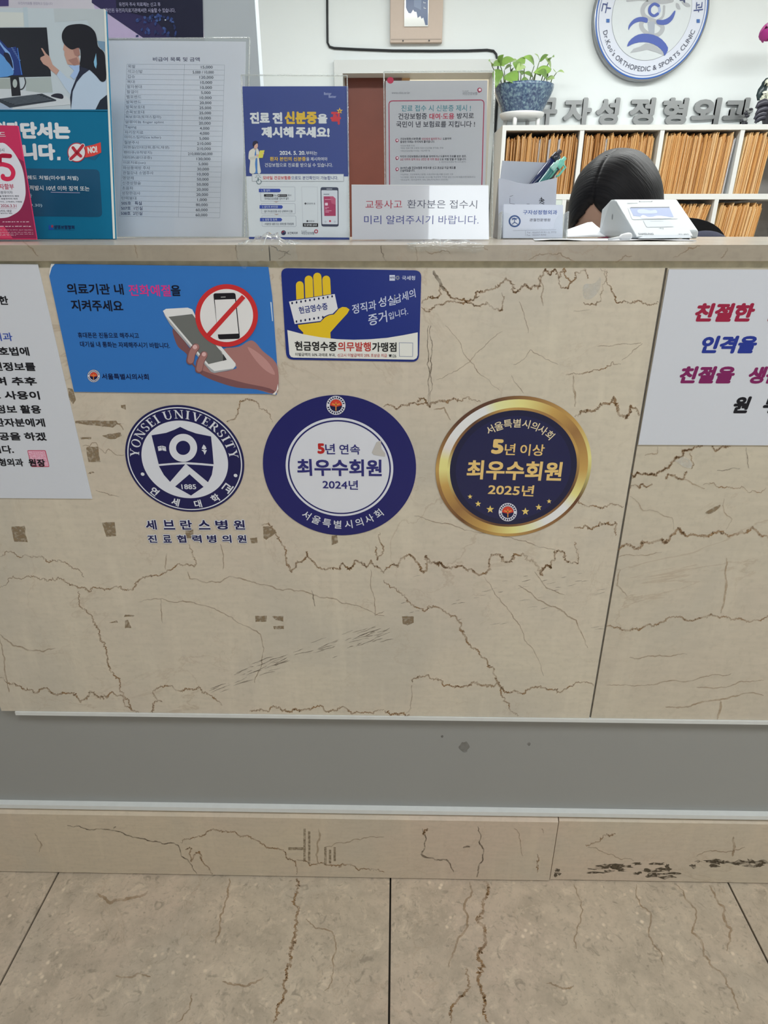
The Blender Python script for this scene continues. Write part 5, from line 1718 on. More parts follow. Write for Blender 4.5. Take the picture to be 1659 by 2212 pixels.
# --- pen box with its pens
CRK = (1050, 260, 5.3516)
fk = upright(0.335, CT + EPS, 3.0)
kb = upright(0.40, CT + EPS, 0.0)
box_mat = pmat('pen_box_plastic', (0.57, 0.60, 0.69), 0.4, 0.35, scale=60, var=0.02)
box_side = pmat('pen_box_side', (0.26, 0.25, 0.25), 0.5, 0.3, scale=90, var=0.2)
uvk = lambda f, x, y: f.uv(CRK[0] + x / CRK[2], CRK[1] + y / CRK[2])
ptop = [(145, 672), (200, 676), (280, 695), (360, 718), (440, 733), (500, 735), (560, 726), (640, 705), (730, 682), (822, 662)]
f_poly = clampv([uvk(fk, 140, 1395), uvk(fk, 800, 1392), uvk(fk, 806, 970)] + [uvk(fk, *q) for q in ptop[::-1]])
root = empty('pen_box', fk.w((f_poly[0][0] + f_poly[1][0]) / 2, 0, 0), 'light grey desk box with a scooped front holding pens', 'pen box')
b = MB()
b.prism(fk, f_poly, -0.003, 0, box_mat)
ar = Art(fk, *CRK, E=E_TOP)
ar.parts['front_wall'] = b
ar.part = 'front_wall'
for pts in ([(622, 912), (640, 905), (665, 918)], [(615, 930), (672, 924)], [(640, 890), (642, 935), (620, 958)], [(645, 935), (670, 950)], [(640, 958), (668, 966)]):
    ar.stroke(pts, 8, (26, 26, 34), 1)
for pts in ([(275, 880), (310, 868)], [(275, 900), (275, 960), (330, 968)], [(470, 966), (500, 966)]):
    ar.stroke(pts, 4, (70, 72, 84), 1)
b.build('front_wall', root)
by = 0.398
tl, tr = aty(1050 + 190 / 5.3516, 260 + 466 / 5.3516, by), aty(1050 + 735 / 5.3516, 260 + 490 / 5.3516, by)
xl0, xl1 = fk.w(*f_poly[0]).x, fk.w(*f_poly[1]).x
b = MB()
b.add([(tl.x, by, tl.z), (tr.x, by, tr.z), (xl1, by, CT + EPS), (xl0, by, CT + EPS), (tl.x, by + 0.003, tl.z), (tr.x, by + 0.003, tr.z), (xl1, by + 0.003, CT + EPS), (xl0, by + 0.003, CT + EPS)],
      [(3, 2, 1, 0), (4, 5, 6, 7), (0, 1, 5, 4), (1, 2, 6, 5), (2, 3, 7, 6), (3, 0, 4, 7)], box_mat)
b.build('back_wall', root)
ft0, ft1 = fk.w(*uvk(fk, 145, 672)), fk.w(*uvk(fk, 822, 662))
for nm, xx, ftop, bt, m in (('side_wall', xl0, ft0, tl, box_side), ('side_wall', xl1, ft1, tr, box_mat)):
    b = MB()
    y0 = 0.3385
    q = [(xx, y0, CT + EPS), (xx, by, CT + EPS), (bt.x, by, ftop.z - 0.008), (ftop.x, y0 + ftop.y - fk.O.y, ftop.z)]
    off = 0.0025 if m is box_mat else -0.0025
    b.add([Vector(v) for v in q] + [Vector(v) + Vector((-off, 0, 0)) for v in q], [(3, 2, 1, 0), (4, 5, 6, 7), (0, 1, 5, 4), (1, 2, 6, 5), (2, 3, 7, 6), (3, 0, 4, 7)], m)
    b.build(nm, root)
b = MB()
b.box((xl0, 0.3385, CT + EPS), (xl1, by, CT + EPS + 0.003), box_mat)
b.build('floor_plate', root)


def pen(name, px0, px1, Y0, Y1, r, body, tip, label, clip=None):
    A, B = aty(*px0, Y0), aty(*px1, Y1)
    d = (B - A).normalized()
    start = A - d * min((A.z - (CT + 0.010)) / max(0.2, d.z), (A.x - xl0 - 0.018) / max(0.05, d.x))
    root = empty(name, start, label, 'pen', 'pens in the grey pen box')
    b = MB()
    L = (B - start).length
    b.tube([start, start + d * (L * 0.86)], r, body, 12)
    b.build('barrel', root)
    b = MB()
    b.tube([start + d * (L * 0.86), start + d * (L * 0.88), start + d * (L * 0.95), start + d * (L * 0.955), start + d * L], [r * 1.05, r * 1.05, r * 0.95, r * 0.55, r * 0.5], tip, 12)
    b.build('cap', root)
    b = MB()
    s = d.cross(Vector((0, 1, 0))).normalized()
    o1 = start + d * (L * 0.93) - s * (r * 1.1)
    b.tube([o1 + s * (r * 0.5), o1 - s * (r * 0.6), o1 - s * (r * 0.7) - d * 0.015, o1 - s * (r * 0.3) - d * 0.019], [r * 0.3, r * 0.32, r * 0.3, r * 0.25], clip or tip, 6)
    b.build('clip', root)
    return root


kp = lambda x, y: (1050 + x / 5.3516, 260 + y / 5.3516)
pen('ballpoint_pen', kp(590, 690), kp(862, 348), 0.384, 0.386, 0.0062, pmat('navy_pen', (0.016, 0.026, 0.10), 0.2, 0.5), pmat('dark_pen_cap', (0.025, 0.028, 0.045), 0.2, 0.5), 'navy pen with a dark cap, tallest in the grey pen box')
pen('ballpoint_pen', kp(710, 672), kp(915, 430), 0.369, 0.371, 0.0058, pmat('mint_pen', (0.13, 0.52, 0.42), 0.25, 0.5), pmat('mint_cap', (0.20, 0.62, 0.50), 0.25, 0.5), 'mint green pen, farthest right in the grey pen box')
pen('ballpoint_pen', kp(665, 690), kp(835, 470), 0.3535, 0.356, 0.0048, pmat('teal_pen', (0.05, 0.20, 0.20), 0.25, 0.5), pmat('pale_mint_cap', (0.35, 0.66, 0.58), 0.25, 0.5), 'dark teal pen with a black clip between the navy and mint pens', pmat('black_clip', (0.02, 0.02, 0.022), 0.3, 0.5))

# --- business cards in a low acrylic tray
fb_ = upright(0.292, CT + EPS, 8.0)
uvc = lambda x, y: fb_.uv(1050 + x / 5.3516, 260 + y / 5.3516)
card_mat = ink((196, 202, 216), E_TOP)
cp = clampv([uvc(200, 1388), uvc(882, 1382), uvc(891, 978), uvc(204, 968)])
root = empty('card_tray', fb_.w((cp[0][0] + cp[1][0]) / 2, 0, 0.004), 'low clear acrylic tray holding business cards', 'card tray')
x0, x1 = cp[0][0] - 0.004, cp[1][0] + 0.004
b = MB()
b.fbox(fb_, x0 - 0.002, x1 + 0.002, 0.0, 0.036, -0.024, -0.022, ACR)
b.build('back_leaf', root)
b = MB()
for s0 in (x0 - 0.002, x1):
    b.fbox(fb_, s0, s0 + 0.002, 0.0, 0.038, -0.022, 0.0045, ACR_EDGE)
b.build('side_leaf', root)
b = MB()
lip = [(x0, 0.0), (x1, 0.0), (x1, 0.036)] + [(x1 - 0.006 - 0.013 * math.sin(t * PI / 12), 0.036 - 0.022 * (1 - math.cos(t * PI / 12))) for t in range(7)] + [(x0 + 0.019 - 0.013 * (1 - math.cos(t * PI / 12)), 0.014 + 0.022 * math.sin(t * PI / 12)) for t in range(7)] + [(x0, 0.036)]
b.prism(fb_, lip, 0.0025, 0.0043, ACR)
b.build('front_lip', root)
b = MB()
b.fbox(fb_, x0, x1, 0.0, 0.0009, -0.022, 0.0025, ACR)
b.build('bottom_leaf', root)
rnd = random.Random(4)
for i in range(8):
    dx = rnd.uniform(-0.0012, 0.0012)
    f = Frame(fb_.w(dx if i else 0, 0.0011, -0.0006 * i - 0.0002 * (i > 0)), fb_.u, fb_.v)
    q = [(a_, max(0.0, b_ - 0.0011 - (0.0006 if i else 0))) for a_, b_ in cp]
    b = MB()
    b.prism(f, q, -0.0005, 0, card_mat)
    o = b.build('business_card')
    tag(o, 'white business card with blue lettering and round emblem, front of the tray' if i == 0 else 'blank-looking business card stacked behind the front card', 'business card', 'business cards in the clear tray')
    if i == 0:
        ar = Art(Frame(f.O, f.u, f.v), *CRK, E=E_TOP)
        ar.text('구자성정형외과', 425, 1088, 820, 52, (66, 90, 150), y1=1090, bold=0.016)
        ar.text('관절전문병원', 502, 1168, 740, 34, (66, 66, 84), bold=0.004)
        ar.stroke([(310, 1275), (810, 1264)], 3, (130, 134, 150), 1, cap=False)
        ar.text('Tel : 02)557-9191~2, 7772', 470, 1312, 810, 24, (120, 124, 140), y1=1308)
        ar.text('Fax : 02)557-9393', 470, 1342, 692, 24, (120, 124, 140), y1=1338)
        ar.stroke([(455, 1275), (455, 1335)], 3, (130, 134, 150), 1, cap=False)
        ar.part = 'emblem'
        ar.disc(330, 1166, 70, (58, 82, 128), 1)
        ar.disc(330, 1166, 52, (196, 202, 216), 2)
        ar.disc(330, 1166, 46, (206, 210, 220), 3)
        for pts in ([(300, 1150), (325, 1140), (350, 1150)], [(335, 1135), (360, 1135)], [(305, 1200), (325, 1180), (350, 1190), (362, 1200)], [(328, 1150), (330, 1185)], [(300, 1135), (330, 1130)]):
            ar.stroke(pts, 9, (58, 82, 128), 4, 3)
        ar.build(o)

# --- loose white sheet lying on the counter, and the curled leaflet on it
paper2 = pmat('loose_paper', (0.80, 0.82, 0.86), 0.5, 0.2, scale=100, var=0.01)
p = [atz(1112, 521, CT), atz(1345, 522, CT), atz(1372, 515, CT), atz(1300, 510, CT), atz(1150, 512, CT)]
p = [(q.x, min(q.y, 0.47)) for q in p]
x0, x1 = 0.185, 0.40
b = MB()
gn = 10
vs, fs = [], []
for j in range(4):
    for i in range(gn + 1):
        x = x0 + (x1 - x0) * i / gn
        y = 0.165 + 0.125 * j / 3 * (0.93)
        vs.append((x + 0.02 * j / 3, y, CT + 0.0012 + 0.0016 * max(0, math.sin(i * 1.1 + j)) * (j == 0)))
for j in range(3):
    for i in range(gn):
        k = j * (gn + 1) + i
        fs.append((k, k + 1, k + gn + 2, k + gn + 1))
b.add(vs, fs, paper2, True)
o = b.build('loose_sheet')
sm = o.modifiers.new('thickness', 'SOLIDIFY')
sm.thickness = 0.0008
tag(o, 'flat white sheet lying on the counter before the card tray', 'sheet')

# leaflet: two pages sprung open, crimson inside
leaf = empty('curled_leaflet', (0.30, 0.40, CT), 'white folded leaflet sprung open beside the card terminal', 'leaflet')
A0, A1 = aty(1221, 516, 0.345), aty(1343, 510, 0.33)
B0, B1 = aty(1219, 498, 0.39), aty(1277, 477.5, 0.405)
A0.z = CT + 0.002
b = MB()
vs, fs = [], []
n = 12
for j in range(7):
    v = j / 6
    for i in range(n + 1):
        u = i / n
        lo_ = A0.lerp(A1, u)
        # upper rim climbs from the left corner to the peak, then falls to the right tip
        if u < 0.48:
            hi_ = B0.lerp(B1, (u / 0.48))
        else:
            hi_ = B1.lerp(A1 + Vector((0, 0.02, 0.001)), (u - 0.48) / 0.52) - Vector((0, 0, 0.004 * math.sin(PI * (u - 0.48) / 0.52)))
        q = lo_.lerp(hi_, v)
        q.y -= 0.006 * math.sin(PI * v)
        vs.append(q)
for j in range(6):
    for i in range(n):
        k = j * (n + 1) + i
        fs.append((k, k + 1, k + n + 2, k + n + 1))
b.add(vs, fs, pmat('leaflet_paper', (0.84, 0.85, 0.88), 0.5, 0.2), True)
o = b.build('white_page', leaf)
sm = o.modifiers.new('thickness', 'SOLIDIFY')
sm.thickness = 0.0006
b = MB()
C0, C1, C2, C3 = aty(1290, 518, 0.325), aty(1346, 515, 0.322), aty(1344, 508, 0.335), aty(1300, 513, 0.342)
C0.z = max(C0.z, CT + 0.0016)
C1.z = max(C1.z, CT + 0.0016)
b.add([C0, C1, C2, C3], [(0, 1, 2, 3)], pmat('crimson_page', (0.22, 0.03, 0.07), 0.5, 0.2))
o = b.build('crimson_page', leaf)
sm = o.modifiers.new('thickness', 'SOLIDIFY')
sm.thickness = 0.0006
# small white plastic plug on its lead
b = MB()
A, B = aty(1337, 521, 0.19), aty(1360, 517, 0.20)
A.z, B.z = CT + 0.004, CT + 0.0058
d = (B - A)
b.tube([A - d * 1.0, A - d * 0.3, A, A + d * 0.2, A + d * 0.8, B, B + d * 0.06], [0.0015, 0.0016, 0.0018, 0.0042, 0.0052, 0.0042, 0.0006], pmat('white_plastic', (0.66, 0.67, 0.68), 0.35, 0.4), 10)
tag(b.build('white_plug'), 'small white plastic plug lying left of the card terminal', 'plug')

# --- card terminal: a wedge with a slanting face
TB = 0.235
bl, br = aty(1371, 523, TB), aty(1506, 523, TB)
bl.z = br.z = CT + 0.004
tl, tr = aty(1323, 432, TB + 0.075), aty(1461, 430, TB + 0.075)
zt = (tl.z + tr.z) / 2
xa, xb = (bl.x + tl.x) / 2 - 0.001, (br.x + tr.x) / 2 + 0.001
wm = pmat('terminal_white', (0.56, 0.60, 0.625), 0.32, 0.4, scale=30, var=0.01)
wm2 = pmat('terminal_side', (0.5, 0.53, 0.55), 0.35, 0.4, scale=30, var=0.01)
root = empty('card_terminal', ((xa + xb) / 2, TB + 0.06, CT), 'white wedge shaped card terminal with a small grey screen', 'card terminal')
b = MB()
depth = 0.125
prof = [(0, CT + 0.002), (depth, CT + 0.002), (depth, zt - 0.012), (0.087, zt), (0.072, zt), (0, CT + 0.012)]
vs, n = [], len(prof)
for bot, top in ((bl.x, tl.x), (br.x, tr.x)):
    for y, z in prof:
        t = min(1.0, y / 0.075)
        vs.append((bot + (top - bot) * t, TB + y, z))
b.add(vs, [(i, (i + 1) % n, (i + 1) % n + n, i + n)[::-1] for i in range(n)] + [tuple(range(n)), tuple(range(2 * n - 1, n - 1, -1))], wm)
b.build('housing', root, bevel=0.0028)
P0, P1 = Vector((bl.x, TB, CT + 0.012)), Vector((br.x, TB, CT + 0.012))
Q0 = Vector((tl.x, TB + 0.072, zt))
u_ = (P1 - P0).normalized()
v_ = (Q0 - P0)
v_ = (v_ - u_ * v_.dot(u_)).normalized()
ft = Frame(P0 + u_.cross(v_) * 0.0006, u_, v_)
ar = Art(ft, 1200, 310, 3.6144, E=E_TOP, rough=0.3)
b = MB()
pq = [ar.uv(*q) for q in ((470, 452), (918, 450), (1072, 728), (632, 732))]
b.prism(ft, pq[::-1], -0.001, 0.0012, wm)
b.build('face_plate', root, bevel=0.0008)
ft2 = Frame(ft.w(0, 0, 0.0014), ft.u, ft.v)
ar = Art(ft2, 1200, 310, 3.6144, E=1.0, rough=0.3)
ar.part = 'screen_window'
ar.quad_round([(562, 496), (892, 494), (958, 588), (598, 594)], 14, (206, 216, 224), 1)
ar.part = 'screen'
ar.poly([(578, 503), (888, 499), (922, 575), (790, 572), (690, 574), (608, 566)], (142, 158, 200), 2)
ar.poly([(590, 498), (888, 495), (890, 502), (578, 506)], (70, 76, 92), 2.5)
ar.poly([(680, 560), (735, 578), (790, 566), (850, 570), (905, 584), (680, 588)], (214, 224, 236), 3, 3)
ar.poly([(640, 520), (690, 515), (740, 525), (780, 520), (790, 545), (700, 550), (650, 545)], (176, 190, 214), 2.6, 3)
ar.part = 'card_window'
ar.quad_round([(682, 598), (880, 596), (925, 650), (712, 654)], 8, (196, 204, 212), 1)
ar.part = 'lettering'
ar.text('SAMSUNG', 650, 712, 768, 13, (120, 128, 138), bold=0.03)
ar.text('X1-JSC', 962, 716, 1045, 12, (124, 132, 140), bold=0.02)
ar.text('◂ı', 808, 668, 845, 11, (150, 158, 166))
for x0, x1, y in ((655, 755, 452), (740, 842, 608), (560, 640, 466)):
    ar.stroke([(x0, y), (x1, y - 1)], 3, (160, 168, 174), 1, cap=False)
ar.disc(656, 452, 4, (70, 76, 84), 2)
ar.disc(752, 451, 4, (70, 76, 84), 2)
ar.part = 'lower_lip'
ar.poly([(640, 742), (700, 716), (1040, 712), (1066, 738)], (184, 192, 200), 1)
ar.build(root)
b = MB()
sx = (bl.x + tl.x) / 2 - 0.0015
b.ellipsoid((sx - 0.0012, TB + 0.078, zt - 0.022), (0.002, 0.005, 0.009), wm2, seg=12, rings=8)
b.ellipsoid((sx - 0.0026, TB + 0.078, zt - 0.022), (0.0012, 0.003, 0.006), pmat('key_grey', (0.22, 0.24, 0.26), 0.4, 0.3), seg=12, rings=8)
b.build('side_lock', root)
b = MB()
for x in (bl.x + 0.012, br.x - 0.012):
    for y in (TB + 0.012, TB + depth - 0.012):
        b.lathe([(0.0, 0.0), (0.005, 0.0), (0.005, 0.0024), (0.0, 0.0024)], (x, y, CT), pmat('rubber_black', (0.02, 0.02, 0.02), 0.8, 0.1), 12)
b.build('rubber_foot', root)

# --- strips of clear tape along the counter edge
TAPE = clear_mat('clear_tape_film', (0.98, 0.99, 0.985), milky=0.08)
TAPEW = clear_mat('tape_crease', (0.95, 0.96, 0.96), milky=0.4)


def tape(px0, px1, label, seed, rise=0.012, hang=0.022):
    rnd = random.Random(seed)
    A, B = aty(*px0, -0.0048), aty(*px1, -0.0048)
    n, vs, fs = 26, [], []
    rows_ = 6
    for j in range(rows_):
        for i in range(n + 1):
            t = i / n
            x = A.x + (B.x - A.x) * t
            bump = max(0, math.sin(PI * t)) * rise * (0.6 + 0.6 * noise.noise(Vector((t * 7, seed, 0))))
            if j == 0:
                q = (x + rnd.uniform(-0.002, 0.002), -0.0048 - 0.0006, CT - hang * (0.5 + 0.6 * abs(noise.noise(Vector((t * 5, seed * 2.0, 1))))))
            elif j == 1:
                q = (x, -0.0055 - rnd.uniform(0, 0.0008), CT - 0.006)
            elif j == 2:
                q = (x, -0.0048 - rnd.uniform(0.0002, 0.0014), CT + 0.0008)
            elif j == 3:
                q = (x + rnd.uniform(-0.001, 0.001), 0.002, CT + 0.0009 + bump * 0.5)
            elif j == 4:
                q = (x + rnd.uniform(-0.002, 0.002), 0.014, CT + 0.0009 + bump)
            else:
                q = (x + rnd.uniform(-0.003, 0.003), 0.03 + rnd.uniform(-0.004, 0.004), CT + 0.0009 + bump * 0.2)
            vs.append(q)
    for j in range(rows_ - 1):
        for i in range(n):
            k = j * (n + 1) + i
            fs.append((k, k + 1, k + n + 2, k + n + 1))
    b = MB()
    b.add(vs, fs, TAPE, True)
    o = b.build('clear_tape')
    tag(o, label, 'tape', 'clear tape on the counter edge')
    c = MB()
    for i in range(9):
        t = rnd.random() * 0.9
        k = int(t * n)
        p0, p1 = Vector(vs[k + (n + 1) * rnd.choice((1, 2, 3))]), Vector(vs[min(n, k + rnd.choice((1, 2, 3))) + (n + 1) * rnd.choice((2, 3, 4))])
        c.tube([p0, p0.lerp(p1, 0.5) + Vector((0, -0.001, 0.0008)), p1], [0.0003, 0.0007, 0.0002], TAPEW, 5)
    c.build('crease', o)


tape((512, 545), (640, 540), 'crumpled clear tape over the counter edge below the blue leaflet', 3, 0.016, 0.03)
tape((880, 535), (1045, 536), 'ragged strip of clear tape on the edge below the glossy sign', 9, 0.007, 0.012)

# ------------------------------------------------------------------ behind the counter: chart shelf and folders
SY, SD = 3.10, 0.33                     # front and depth of the shelf
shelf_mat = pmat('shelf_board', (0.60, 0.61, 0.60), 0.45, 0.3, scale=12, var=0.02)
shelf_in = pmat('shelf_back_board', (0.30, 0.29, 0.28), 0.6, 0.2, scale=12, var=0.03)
sx = lambda px, py=350: aty(px, py, SY).x
sz = lambda py, px=1300: aty(px, py, SY).z
XL, XR = sx(1081), 2.75
ZT1, ZT0 = sz(269.5), sz(281)           # top board
ZM1, ZM0 = sz(419), sz(431)             # middle board
TOPZ = ZT1
shelf = empty('chart_shelf', ((XL + XR) / 2, SY + SD / 2, 0), 'long pale open shelf packed with patient charts under the wall letters', 'shelf')
for nm, lo, hi, m in (('top_board', (XL, SY, ZT0), (XR, SY + SD, ZT1), shelf_mat), ('middle_board', (XL + 0.02, SY + 0.002, ZM0), (XR - 0.02, SY + SD, ZM1), shelf_mat),
                      ('side_panel', (XL, SY, 0.0), (XL + 0.02, SY + SD, ZT0), shelf_mat), ('side_panel', (XR - 0.02, SY, 0.0), (XR, SY + SD, ZT0), shelf_mat),
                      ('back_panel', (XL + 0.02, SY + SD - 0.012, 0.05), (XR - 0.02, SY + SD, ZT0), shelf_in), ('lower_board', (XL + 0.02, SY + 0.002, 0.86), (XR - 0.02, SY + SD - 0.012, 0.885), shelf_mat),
                      ('plinth', (XL + 0.02, SY + 0.02, 0.0), (XR - 0.02, SY + SD, 0.05), shelf_mat)):
    MB().box(lo, hi, m).build(nm, shelf)
DIVX = [sx(1251), sx(1421.5), sx(1592), sx(1592) + 0.41]
for x in DIVX:
    MB().box((x - 0.011, SY + 0.003, ZM1), (x + 0.011, SY + SD - 0.012, ZT0), shelf_mat).build('divider', shelf)
LDX = [sx(1228), sx(1565), sx(1565) + 0.55]
for x in LDX:
    MB().box((x - 0.011, SY + 0.003, 0.885), (x + 0.011, SY + SD - 0.012, ZM0), shelf_mat).build('divider', shelf)
b = MB()
b.box((XL + 0.021, SY + 0.004, 0.886), (LDX[0] - 0.012, SY + 0.02, ZM0 - 0.001), pmat('pale_green_panel', (0.50, 0.56, 0.53), 0.4, 0.3))
b.build('door', shelf)
for x0, x1 in ((XL + 0.021, 1.35), (1.352, 2.05), (2.052, XR - 0.021)):
    b = MB()
    b.box((x0, SY + 0.004, 0.052), (x1, SY + 0.02, 0.858), shelf_mat)
    d = b.build('door', shelf)
    b = MB()
    b.tube([(x1 - 0.06, SY + 0.004, 0.70), (x1 - 0.06, SY - 0.018, 0.70), (x1 - 0.06, SY - 0.018, 0.80), (x1 - 0.06, SY + 0.004, 0.80)], 0.005, pmat('steel_handle', (0.6, 0.6, 0.6), 0.3, 0.5, 1.0), 8)
    b.build('handle', d)

FOLD = [pmat('manila_%s' % n, c, 0.65, 0.15, scale=25, var=0.10) for n, c in (('light', (0.87, 0.58, 0.27)), ('mid', (0.80, 0.48, 0.19)), ('tan', (0.68, 0.38, 0.14)), ('pale', (0.90, 0.66, 0.37)), ('brown', (0.55, 0.28, 0.10)))]
LEAFP = pmat('chart_paper', (0.82, 0.60, 0.36), 0.7, 0.1, scale=120, var=0.2)
WHITEP = pmat('white_chart', (0.68, 0.70, 0.76), 0.6, 0.2, scale=60, var=0.05)


def folder_mesh(wd, hh, dep, m, seed, tab):
    """an opened-mouth card folder: two covers meeting at the back, papers between, one cover with a slanting tab"""
    rnd = random.Random(seed)
    b = MB()
    t = 0.0011
    for side, top, mm in ((-1, hh - rnd.uniform(0.004, 0.012), m), (1, hh, m)):
        x = side * (wd / 2 - t / 2)
        bow = side * rnd.uniform(-0.002, 0.001)
        ys = (0.0, dep * 0.5, dep)
        up = (top - (0.016 if side > 0 and tab else 0.0), top, top - 0.004)
        vs, fs = [], []
        for k, (y, z) in enumerate(zip(ys, up)):
            for zz in (0.0, z * 0.5, z):
                bx = x + bow * math.sin(PI * zz / hh)
                vs += [(bx - t / 2, y, zz), (bx + t / 2, y, zz)]
        for k in range(2):
            for j in range(2):
                a_ = k * 6 + j * 2
                for q in ((a_, a_ + 2, a_ + 8, a_ + 6), (a_ + 1, a_ + 7, a_ + 9, a_ + 3)):
                    fs.append(q)
        for k in range(2):
            a_ = k * 6 + 4
            fs.append((a_, a_ + 1, a_ + 7, a_ + 6))
        for k in (0, 2):
            for j in range(2):
                a_ = k * 6 + j * 2
                fs.append((a_, a_ + 1, a_ + 3, a_ + 2))
        b.add(vs, fs, mm)
    n = max(1, int(wd / 0.0034))
    for i in range(n):
        x = -wd / 2 + t + (wd - 2 * t) * (i + 0.5) / n
        b.box((x - 0.0007, 0.004 + rnd.random() * 0.006, 0.001), (x + 0.0007, dep - 0.01, hh - rnd.uniform(0.010, 0.03)), LEAFP)
    b.box((-wd / 2, dep - 0.0012, 0), (wd / 2, dep, hh - 0.014), m)
    return b


PROTO = []
rnd = random.Random(77)
for i in range(14):
    wd = (0.0045, 0.0060, 0.0075, 0.0050, 0.0090, 0.0042, 0.0065, 0.0110, 0.0048, 0.0055, 0.0080, 0.0050, 0.0070, 0.0060)[i]
    hh = rnd.uniform(0.270, 0.2925)
    o = folder_mesh(wd, hh, 0.22, FOLD[i % 5], i, i % 3 != 0).build('chart_folder', None, origin=Vector((0, 0, 0)))
    PROTO.append((o, wd, hh))
WPROTO = folder_mesh(0.007, 0.262, 0.2, WHITEP, 99, False).build('white_chart_sheet', None, origin=Vector((0, 0, 0)))
used = set()


def put_folder(x, z, lean, idx, label, group, y):
    src, wd, hh = PROTO[idx]
    if idx in used:
        o = src.copy()
        COL.objects.link(o)
    else:
        o = src
        used.add(idx)
    o.location = (x, y, z)
    o.rotation_euler = (0, lean, 0)
    return tag(o, label, 'chart folder', group)


rnd = random.Random(21)
cells = [(XL + 0.021, DIVX[0] - 0.012, ZM1, 0.022, 'leftmost upper compartment, above the pen box'), (DIVX[0] + 0.012, DIVX[1] - 0.012, ZM1, 0.012, 'upper compartment second from the left, behind the dark hair'), (DIVX[1] + 0.012, DIVX[2] - 0.012, ZM1, 0.035, 'upper compartment third from the left'), (DIVX[2] + 0.012, 1.955, ZM1, 0.045, 'last upper compartment, at the picture edge'),
         (1.40, LDX[1] - 0.013, 0.886, 0.19, 'lower open compartment behind the card terminal'), (LDX[1] + 0.013, 1.97, 0.886, 0.085, 'lower right compartment above the office chair')]
white_px = [1164, 1181, 1206, 1305, 1579]
wdone = 0
for ci, (x0, x1, z, base_lean, where) in enumerate(cells):
    x = x0 + 0.002
    prev = base_lean
    tgt = [sx(p) for p in white_px] if ci < 4 else []
    while True:
        lean = base_lean + rnd.gauss(0, 0.006)
        near = [t for t in tgt if x <= t < x + 0.013][:1] if wdone < 5 else []
        tgt = [t for t in tgt if t not in near]
        i = rnd.choice([q for q in range(14) if q % 5 in ((1, 2, 4, 0), (0, 1, 2, 4), (0, 1, 2, 3, 4), (0, 1, 2, 3), (0, 1, 3, 2), (0, 1, 2, 3))[ci]])
        wd, hh = (0.007, 0.262) if near else (PROTO[i][1] * (1.15 if ci > 3 else 1.0), PROTO[i][2])
        x += max(0.0, prev - lean) * 0.30 + 0.0025
        if ci != 3 and ci != 5 and x + wd + hh * max(0, lean) > x1 - 0.004:
            break
        if x > x1:
            break
        loc = (x + wd / 2, SY + rnd.uniform(0.005, 0.030), z + abs(lean) * wd * 0.7 + 0.0006)
        if near:
            o = WPROTO if wdone == 0 else WPROTO.copy()
            if wdone:
                COL.objects.link(o)
            o.location = loc
            o.rotation_euler = (0, lean, 0)
            tag(o, ['white chart between manila folders, leftmost of the white ones', 'second white chart from the left end of the shelf', 'third white chart from the left, above the pens', 'white chart just behind the top of the dark hair', 'white chart leaning by the far right shelf divider'][wdone], 'chart', 'white charts among the folders')
            wdone += 1
        else:
            put_folder(loc[0], loc[2], lean, i, 'manila chart folder in the ' + where, 'folders in the ' + where, loc[1])
        prev = lean
        x += wd

# ------------------------------------------------------------------ wall lettering, each letter cut from grey metal
steel = pmat('brushed_grey_metal', (0.27, 0.28, 0.285), 0.38, 0.5, 0.55, scale=8, var=0.06)
LF = Frame((0, WALL_Y - 0.022, 0), (1, 0, 0), (0, 0, 1))
lx = lambda X: 1000 + X / 2.5175
for ch, X0_, X1_, note in (('구', 408, 506, 'partly behind the plant pot'), ('자', 540, 692, 'second of seven'), ('성', 716, 840, 'third of seven'), ('정', 896, 1032, 'middle of seven'), ('형', 1072, 1210, 'fifth of seven'), ('외', 1234, 1386, 'sixth of seven'), ('과', 1407, 1562, 'last of seven, beside the flowers')):
    vs, fs = glyphs(ch, 0.0)
    p0, p1 = LF.uv(lx(X0_), 271.5), LF.uv(lx(X1_), 271.5)
    zt_ = LF.uv(lx((X0_ + X1_) / 2), 210.5)[1]
    base = max(TOPZ + 0.004, p0[1])
    bx = (min(v[0] for v in vs), max(v[0] for v in vs))
    by_ = (min(v[1] for v in vs), max(v[1] for v in vs))
    bold_ = 0.0065
    b = MB()
    for k in range(9):
        dx, dz = (0, 0) if k == 0 else (bold_ * math.cos(k * PI / 4 + PI / 8), bold_ * math.sin(k * PI / 4 + PI / 8))
        m = [(p0[0] + bold_ + (v[0] - bx[0]) / (bx[1] - bx[0]) * (p1[0] - p0[0] - 2 * bold_) + dx, base + bold_ + (v[1] - by_[0]) / (by_[1] - by_[0]) * (zt_ - base - 2 * bold_) + dz) for v in vs]
        n = len(m)
        top = [LF.w(a_, c_, 0.00005 * k) for a_, c_ in m]
        bot = [LF.w(a_, c_, -0.018) for a_, c_ in m]
        # outline edges: those used by one face only
        cnt = {}
        for f in fs:
            for i in range(len(f)):
                e = (f[i], f[(i + 1) % len(f)])
                kk = (min(e), max(e))
                cnt.setdefault(kk, []).append(e)
        side = [(e[0][1], e[0][0], e[0][0] + n, e[0][1] + n) for e in cnt.values() if len(e) == 1]
        b.add(top + bot, [tuple(f) for f in fs] + side, steel)
    o = b.build('wall_letter')
    tag(o, 'grey metal wall letter %s, %s' % (ch, note), 'wall letter', 'metal letters above the chart shelf')

